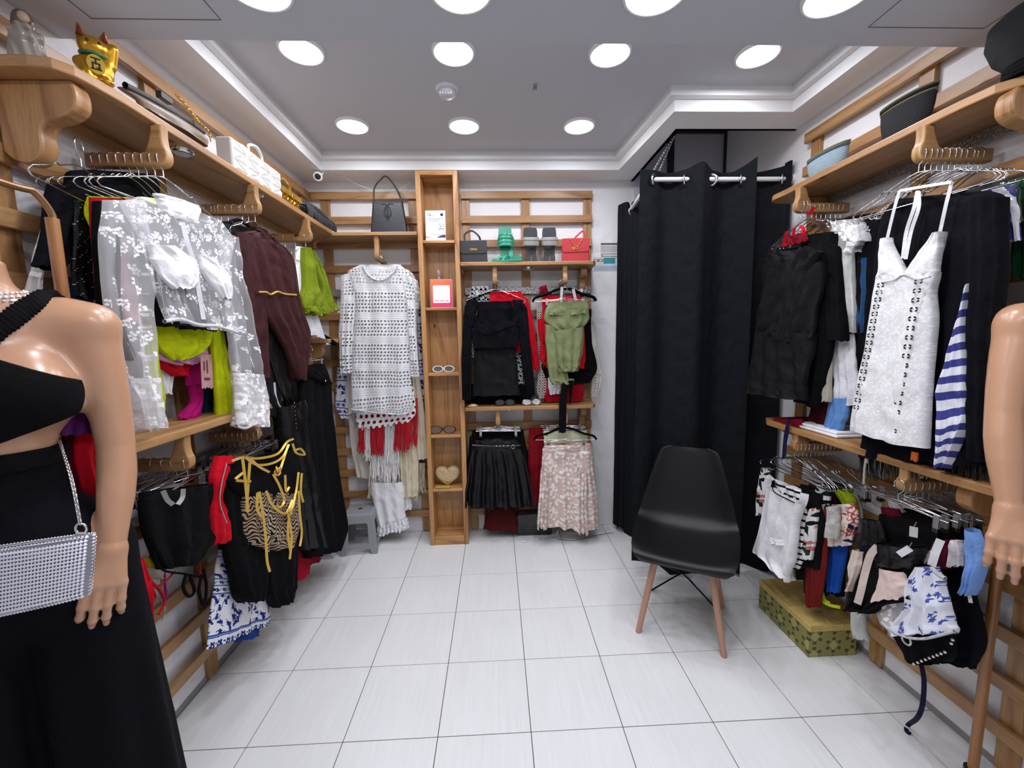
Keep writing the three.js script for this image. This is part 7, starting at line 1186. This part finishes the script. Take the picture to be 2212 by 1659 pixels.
G('blue_jeans', 'blue denim edge beside the white ruffled top', 'jeans', 'x', 2.645, fab(0x27486f), [1856, 560, 1880, 556, 1854, 640, 1878, 640, 1856, 720, 1872, 720]);
for (let i = 0; i < 3; i++) G('dark_blouse', ORDW[i] + ' dark garment packed behind the draped dress on the right wall', 'top', 'x', 2.6 + i * 0.045, [BLK, fab(0x22252c), BLK2][i], [1690 + i * 20, 540 - i * 14, 1790 + i * 14, 525 - i * 12, 1690 + i * 22, 700, 1800 + i * 8, 700, 1695 + i * 22, 860 + i * 8, 1780 + i * 12, 870 + i * 8], 'dark garments behind the draped dress');
// ---------- right wall, upper near arm ----------
const RN = 2.515;
const clasp = (n, a, b) => merge([...Array(n).keys()].flatMap(i => { const s = i / (n - 1), p = P(lerp(a[0], b[0], s), lerp(a[1], b[1], s), 'x', RN - 0.034); return [[-0.008, 0.004], [0.008, 0.004], [-0.008, -0.004], [0.008, -0.004]].map(([dz, dy]) => new THREE.BoxGeometry(0.002, 0.004, 0.007).rotateX(dz * dy > 0 ? 0.5 : -0.5).translate(p.x, p.y + dy, p.z + dz)); }));
G('white_lace_dress', 'white lace slip dress with hook closures at the front of the right wall', 'dress', 'x', RN, whiteLaceM, [
  ['cup', [1913, 516, 1921, 513, 1906, 550, 1936, 545, 1900, 590, 1956, 585, 1896, 612, 1962, 602], { d: 0.02, f: 0.002 }], ['cup', [2025, 503, 2034, 500, 1992, 545, 2034, 535, 1962, 585, 2028, 580, 1956, 604, 2024, 600], { d: 0.02, f: 0.002 }],
  ['body', [1898, 596, 2026, 588, 1890, 640, 2020, 630, 1876, 720, 2018, 712, 1860, 800, 2013, 800, 1846, 870, 2008, 890, 1838, 926, 2002, 972], { d: 0.032, f: 0.006, n: 2, nu: 30 }],
  ['strap', rib('x', RN, [1943, 412, 1932, 450, 1916, 516], 0.008), {}, WHT], ['strap', rib('x', RN, [2056, 393, 2044, 440, 2030, 503], 0.008), {}, WHT], ['strap', rib('x', RN - 0.005, [1943, 412, 2000, 402, 2056, 393], 0.008), {}, WHT],
  ['halter_tie', rib('x', RN - 0.01, [1982, 412, 1974, 450, 1958, 500, 1950, 558], 0.009), {}, WHT], ['halter_tie', rib('x', RN - 0.01, [1984, 414, 1984, 450, 1968, 500, 1956, 560], 0.009), {}, WHT],
  ['hook_closure', clasp(18, [1984, 608], [1926, 950]), { kind: 'stuff' }, blackPl], ['hook_closure', clasp(18, [1902, 616], [1850, 880]), { kind: 'stuff' }, blackPl],
  ['seam', cord('x', RN - 0.034, [1904, 610, 1930, 606, 1952, 594, 1980, 604, 2010, 598], 0.002), {}, WHT], ['orange_tag', [1970, 974, 1984, 978, 1968, 992, 1983, 998], { d: 0.002, f: 0 }, fab(0xb8562a)]]);
G('black_fringe_blouse', 'large black long top with fringed hem behind the white lace dress', 'top', 'x', 2.575, NAVYB, [
  ['body', [1935, 432, 2130, 412, 1905, 470, 2168, 430, 1892, 560, 2160, 540, 1890, 700, 2130, 700, 1878, 860, 2140, 860, 1858, 950, 2150, 970, 1852, 986, 2150, 1008], { d: 0.03, f: 0.012, n: 3, nu: 30 }],
  ['sleeve', [2100, 430, 2172, 425, 2095, 560, 2172, 560, 2092, 700, 2160, 700, 2095, 860, 2160, 860, 2098, 990, 2165, 1000], { d: 0.03, dv: -0.02 }],
  ['fringe', fringe('x', 2.57, 1856, 2140, 985, 1030, 130, 0.002, 10), { kind: 'stuff' }, FK]]);
G('striped_shirt', 'blue and white striped shirt sleeve hanging by the black fringed top', 'shirt', 'x', 2.53, stripeM, [2089, 618, 2096, 612, 2068, 700, 2086, 690, 2042, 790, 2088, 780, 2022, 856, 2092, 850, 2022, 930, 2092, 912, 2019, 1008, 2050, 1011]);
G('striped_shirt', 'blue and white striped shirt in plastic above the black fringed top', 'shirt', 'x', 2.63, stripeVM, [2080, 425, 2190, 400, 2150, 470, 2200, 460, 2160, 520, 2205, 520]);
G('plastic_cover', 'clear plastic garment cover near the right mannequin shoulder', 'cover', 'x', 2.6, clearM, [2030, 420, 2200, 385, 2060, 440, 2205, 420, 2150, 480, 2208, 480]);
G('green_blouse', 'dark green top at the right edge above the mannequin shoulder', 'top', 'x', 2.68, fab(0x0f3a22), [2178, 390, 2260, 380, 2185, 450, 2260, 450, 2190, 600, 2260, 600]);
for (let i = 0; i < 3; i++) G('dark_blouse', ORDW[i] + ' dark garment packed behind the black fringed top', 'top', 'x', 2.62 + i * 0.04, [BLK, NAVYB, BLK2][i], [1960 + i * 14, 440 - i * 6, 2150, 420 - i * 6, 1925 + i * 14, 560, 2150, 560, 1930 + i * 10, 800, 2130, 800, 1940, 980, 2120, 980], 'dark garments behind the black fringed top');
// folded things on the lower right shelf
G('folded_shirt', 'folded white shirt on the lower right shelf', 'shirt', 'x', 2.6, WHT, [['fold', box(2.57, 0.973, 1.1, 2.74, 0.985, 1.34, 0.005)], ['fold', box(2.575, 0.985, 1.12, 2.73, 0.996, 1.33, 0.005)]]);
G('folded_skirt', 'dark red folded cloth at the far end of the lower right shelf', 'cloth', 'x', 2.6, DRED, [['fold', box(2.565, 0.973, 0.97, 2.74, 0.987, 1.09, 0.006)], ['drape', [1665, 908, 1730, 905, 1680, 925, 1750, 935], { d: 0.014, dv: -0.02 }]]);
G('maroon_skirt', 'maroon skirt hem hanging down to the lower right shelf', 'skirt', 'x', 2.64, fab(0x3d0d12), [1760, 850, 1830, 850, 1750, 890, 1830, 900, 1735, 928, 1800, 940]);
G('blue_stripe_blouse', 'light blue pleated cloth above the folded white shirt', 'top', 'x', 2.62, fab(0x5f8bc4), [1790, 860, 1835, 860, 1785, 900, 1830, 905, 1775, 935, 1815, 940]);
G('navy_drawstring', 'twisted navy cord hanging over the lower right shelf edge', 'cord', 'x', 2.53, fab(0x23234a), [['cord', cord('x', 2.535, [1705, 905, 1698, 930, 1694, 960, 1692, 990], 0.006)], ['cord', cord('x', 2.53, [1702, 905, 1702, 930, 1697, 960, 1696, 985], 0.005)]]);
G('white_drawstring', 'twisted white cord hanging below the black fringe', 'cord', 'x', 2.54, OFFW, [['cord', cord('x', 2.545, [1872, 985, 1868, 1010, 1866, 1045], 0.004)], ['tip', cord('x', 2.545, [1874, 985, 1872, 1000], 0.005)]]);
// ---------- right wall, lower far arm ----------
const RT = 2.51;
G('white_tank', 'white draped tank top at the front of the lower right arm', 'top', 'x', RT, WHT, [
  ['body', [1660, 1052, 1738, 1090, 1652, 1100, 1728, 1120, 1642, 1150, 1724, 1170, 1630, 1190, 1716, 1216, 1648, 1200, 1710, 1240, 1690, 1232, 1706, 1258], { d: 0.03, f: 0.01, n: 3, nu: 28 }],
  ['strap', rib('x', RT, [1655, 1060, 1660, 1036, 1668, 1030], 0.03)], ['strap', rib('x', RT, [1728, 1100, 1736, 1080, 1738, 1066], 0.03)],
  ['neckline', tube(pp('x', RT - 0.034, [1668, 1040, 1672, 1062, 1700, 1078, 1716, 1086]), 0.0025, 24, 6), {}, BLK], ['knot', [1672, 1158, 1690, 1165, 1670, 1172, 1694, 1178], { d: 0.03, dv: -0.02 }]]);
G('striped_crop_blouse', 'white and black striped crop top behind the white tank top', 'top', 'x', 2.545, whiteStripeM, [1675, 1036, 1730, 1058, 1690, 1100, 1745, 1120, 1700, 1180, 1742, 1190, 1708, 1228, 1728, 1232]);
G('leaf_print_blouse', 'tropical leaf print top left of the white tank top', 'top', 'x', 2.56, tropM, [1645, 1010, 1672, 1012, 1640, 1040, 1664, 1045, 1634, 1080, 1660, 1085, 1636, 1112, 1652, 1114]);
G('leaf_print_blouse', 'tropical leaf print top right of the white tank top', 'top', 'x', 2.55, tropM, [1752, 1100, 1770, 1096, 1742, 1130, 1766, 1130, 1736, 1170, 1764, 1170, 1738, 1206, 1756, 1210]);
G('leaf_print_blouse', 'tropical leaf print top high beside the lime top', 'top', 'x', 2.6, tropM, [1762, 1045, 1792, 1050, 1764, 1075, 1790, 1080, 1768, 1105, 1788, 1105]);
G('rust_dress', 'rust red dress hanging down to the snakeskin box', 'dress', 'x', 2.58, fab(0x6a1d18), [1745, 1100, 1790, 1100, 1740, 1180, 1788, 1180, 1742, 1250, 1782, 1250, 1745, 1312, 1772, 1310]);
G('royal_blue_blouse', 'royal blue top hanging above the snakeskin box', 'top', 'x', 2.62, BLUE, [1790, 1120, 1835, 1120, 1786, 1180, 1830, 1180, 1786, 1230, 1822, 1230, 1788, 1278, 1812, 1280]);
G('red_flower_blouse', 'cream top with red flower print on the lower right arm', 'top', 'x', 2.59, redFlowM, [1800, 1090, 1850, 1088, 1792, 1130, 1850, 1130, 1786, 1180, 1838, 1178]);
G('beige_towel_blouse', 'beige top hanging beside the red flower print', 'top', 'x', 2.565, LGRAY, [1786, 1096, 1812, 1092, 1786, 1130, 1814, 1130, 1786, 1162, 1812, 1164]);
G('lime_jacket', 'lime sporty top with navy edge on the lower right arm', 'top', 'x', 2.66, fab(0x8e9e1c), [['body', [1806, 1060, 1830, 1056, 1825, 1090, 1848, 1085, 1838, 1130, 1852, 1130], { d: 0.02 }], ['side', [1836, 1062, 1846, 1066, 1846, 1100, 1856, 1105, 1850, 1150, 1858, 1150], { d: 0.02, dv: 0.015 }, LGRAY]]);
G('neon_ties', 'neon yellow ties above the snakeskin box', 'ties', 'x', 2.6, fab(0xa9ba1e), [['tie', rib('x', 2.6, [1786, 1195, 1780, 1240, 1776, 1290, 1790, 1306, 1815, 1312], 0.012)], ['tie', rib('x', 2.6, [1772, 1270, 1778, 1295, 1790, 1305], 0.02)]]);
for (let i = 0; i < 7; i++) G('dark_blouse', ORDW[i] + ' dark garment packed on the lower right arm behind the white tank top', 'top', 'x', 2.565 + i * 0.03, [BLK, fab(0x12181c), BLK2, fab(0x3a1016), BLK, NAVYB, fab(0x1a2a20)][i], [1700 + i * 16, 1050 - i * 2, 1770 + i * 12, 1070 - i * 2, 1695 + i * 18, 1130, 1780 + i * 10, 1140, 1706 + i * 18, 1220 + (i % 3) * 30, 1770 + i * 10, 1230 + (i % 3) * 30], 'dark garments behind the white tank top');
// ---------- right wall, lower near arm ----------
const RB = 2.49;
G('colour_block_bustier', 'black and blush colour block bustier on the lower right arm', 'top', 'x', RB, BLK, [
  ['body', [1868, 1180, 1990, 1180, 1850, 1230, 1985, 1230, 1842, 1290, 1968, 1280, 1834, 1318, 1900, 1328], { d: 0.035, f: 0.008, nu: 28 }],
  ['blush_panel', [1904, 1226, 1950, 1236, 1900, 1260, 1962, 1262, 1888, 1300, 1962, 1292], { d: 0.02, dv: -0.03, f: 0.003 }, fab(0xd9c2ba, 0.7)], ['blush_panel', [1846, 1186, 1872, 1192, 1838, 1220, 1866, 1222, 1842, 1250, 1850, 1256, 1836, 1276, 1842, 1278], { d: 0.016, dv: -0.022, f: 0.003 }, fab(0xd3c3b4, 0.7)],
  ['blush_strip', rib('x', RB - 0.045, [1896, 1180, 1880, 1200, 1868, 1240, 1860, 1275, 1852, 1304], 0.02), {}, fab(0xdccbc0, 0.7)], ['cowl', [1898, 1172, 1996, 1184, 1900, 1200, 1992, 1206, 1912, 1224, 1975, 1228], { d: 0.04, f: 0.006, dv: -0.012 }, SATB],
  ['hem_piping', tube(pp('x', RB - 0.04, [1838, 1316, 1870, 1322, 1900, 1306, 1930, 1298, 1966, 1290]), 0.005, 30, 8)]]);
G('white_cup_lining', 'beige cloth hanging under the colour block bustier', 'cloth', 'x', 2.54, LGRAY, [1838, 1320, 1868, 1322, 1842, 1360, 1872, 1362, 1850, 1378, 1878, 1384]);
G('floral_bustier', 'white bustier with blue flower print on the lower right arm', 'top', 'x', 2.475, delftM, [
  ['body', [1990, 1224, 2020, 1226, 1966, 1270, 2036, 1262, 1962, 1310, 2048, 1310, 1930, 1350, 2060, 1350, 1935, 1372, 2064, 1368], { d: 0.03, f: 0.006, nu: 28 }], ['side_panel', [1900, 1310, 1965, 1300, 1904, 1340, 1960, 1340, 1930, 1366, 1966, 1374], { d: 0.02, dv: 0.015 }, laceDenseM],
  ['strap', rib('x', 2.47, [2032, 1166, 2022, 1190, 2012, 1222], 0.018), {}, WHT], ['cup_edge', tube(pp('x', 2.44, [2012, 1226, 2026, 1240, 2042, 1250]), 0.006, 16, 6), {}, WHT], ['strap', rib('x', 2.5, [1992, 1214, 2005, 1200, 2018, 1192], 0.014), {}, OFFW], ['hem_piping', tube(pp('x', 2.445, [1905, 1345, 1940, 1370, 1990, 1380, 2062, 1364]), 0.004, 30, 6), {}, WHT]]);
G('studded_skirt', 'black skirt with silver studs and a long tie near the floor at right', 'skirt', 'x', 2.53, BLK, [
  ['body', [1930, 1320, 2060, 1300, 1934, 1370, 2060, 1360, 1955, 1410, 2064, 1390, 1972, 1434, 2060, 1420, 2010, 1436, 2050, 1430], { d: 0.025 }],
  ['studs', merge([...[...Array(9).keys()].map(i => [1974 + i * 8.4, 1434 - i * 3.2]), [2055, 1390], [2058, 1382]].map(([u, v]) => new THREE.SphereGeometry(0.0045, 8, 6).translate(...P(u, v, 'x', 2.495).toArray()))), { kind: 'stuff' }, chromeM],
  ['tie', ribbon([...pp('x', 2.52, [1990, 1434, 1996, 1470, 1993, 1520, 1982, 1550]), P(1962, 1566, 'y', 0.012), P(1958, 1578, 'y', 0.006), P(1967, 1586, 'y', 0.004)], 0.012), {}, fab(0x191630)], ['ring', new THREE.TorusGeometry(0.014, 0.003, 6, 16).rotateY(Math.PI / 2).translate(...P(1958, 1382, 'x', 2.5).toArray()), {}, whitePl]]);
G('long_black_dress', 'long black dress behind the floral bustier', 'dress', 'x', 2.6, NAVYB, [2000, 1180, 2110, 1160, 1998, 1280, 2108, 1260, 2010, 1380, 2130, 1380, 2016, 1424, 2120, 1426, 2060, 1436, 2110, 1445]);
G('light_blue_blouse', 'light blue satin top beside the right mannequin hand', 'top', 'x', 2.53, fab(0x6f97d2, 0.55), [['body', [2096, 1140, 2112, 1150, 2092, 1180, 2128, 1178, 2096, 1220, 2130, 1220, 2088, 1262, 2114, 1272, 2084, 1282, 2104, 1286], { d: 0.02 }], ['tag', rib('x', 2.53, [2094, 1286, 2097, 1302], 0.008), {}, OFFW]]);
G('wine_blouse', 'wine red top behind the floral bustier straps', 'top', 'x', 2.56, fab(0x4c0f20), [2018, 1170, 2066, 1164, 2010, 1200, 2064, 1196, 2026, 1232, 2056, 1226]);
G('white_knit_blouse', 'white and pink knot top beside the light blue top', 'top', 'x', 2.535, fab(0xd5cdcf), [2058, 1166, 2080, 1168, 2054, 1190, 2084, 1196, 2048, 1224, 2082, 1222]);
G('wine_bikini', 'wine red ruched bikini among the clip hangers', 'swimwear', 'x', 2.6, fab(0x5a0d22), [1905, 1095, 1940, 1100, 1915, 1130, 1955, 1135, 1930, 1158, 1970, 1168]);
G('white_print_bikini', 'white printed bikini among the clip hangers', 'swimwear', 'x', 2.64, fab(0xcac8cc), [1915, 1076, 1940, 1082, 1930, 1100, 1955, 1110]);
G('black_ruched_blouse', 'black ruched top left of the colour block bustier', 'top', 'x', 2.55, SATB, [1862, 1120, 1905, 1126, 1858, 1160, 1915, 1170, 1852, 1195, 1905, 1200, 1840, 1240, 1870, 1250, 1832, 1300, 1850, 1304]);
{ const t = thing('price_tag', 'white price tag hanging on the colour block bustier', 'tag', P(1955, 1195, 'x', 2.44)); part(t, 'card', rib('x', 2.435, [1942, 1198, 1966, 1184], 0.018), WHT); part(t, 'string', cord('x', 2.435, [1962, 1186, 1970, 1172], 0.001), OFFW); }
{ const t = thing('price_tag', 'clear plastic size tag above the floral bustier', 'tag', P(1978, 1165, 'x', 2.45)); part(t, 'card', rib('x', 2.445, [1974, 1138, 1973, 1160], 0.018), fab(0xb9b9b4, 0.4)); part(t, 'string', cord('x', 2.445, [1974, 1138, 1980, 1128], 0.001), OFFW); }
for (let i = 0; i < 5; i++) G('dark_swimsuit', ORDW[i] + ' dark swimsuit packed on the lower right arm behind the bustiers', 'swimwear', 'x', 2.58 + i * 0.035, [BLK, fab(0x240c14), BLK2, NAVYB, BLK][i], [1900 + i * 18, 1110 - i * 4, 2020 + i * 16, 1130 - i * 3, 1895 + i * 20, 1190, 2040 + i * 12, 1190, 1910 + i * 20, 1270 + (i % 2) * 60, 2050 + i * 8, 1280 + (i % 2) * 60], 'swimsuits behind the bustiers');
scene.updateMatrixWorld(true);
renderer.render(scene, camera);
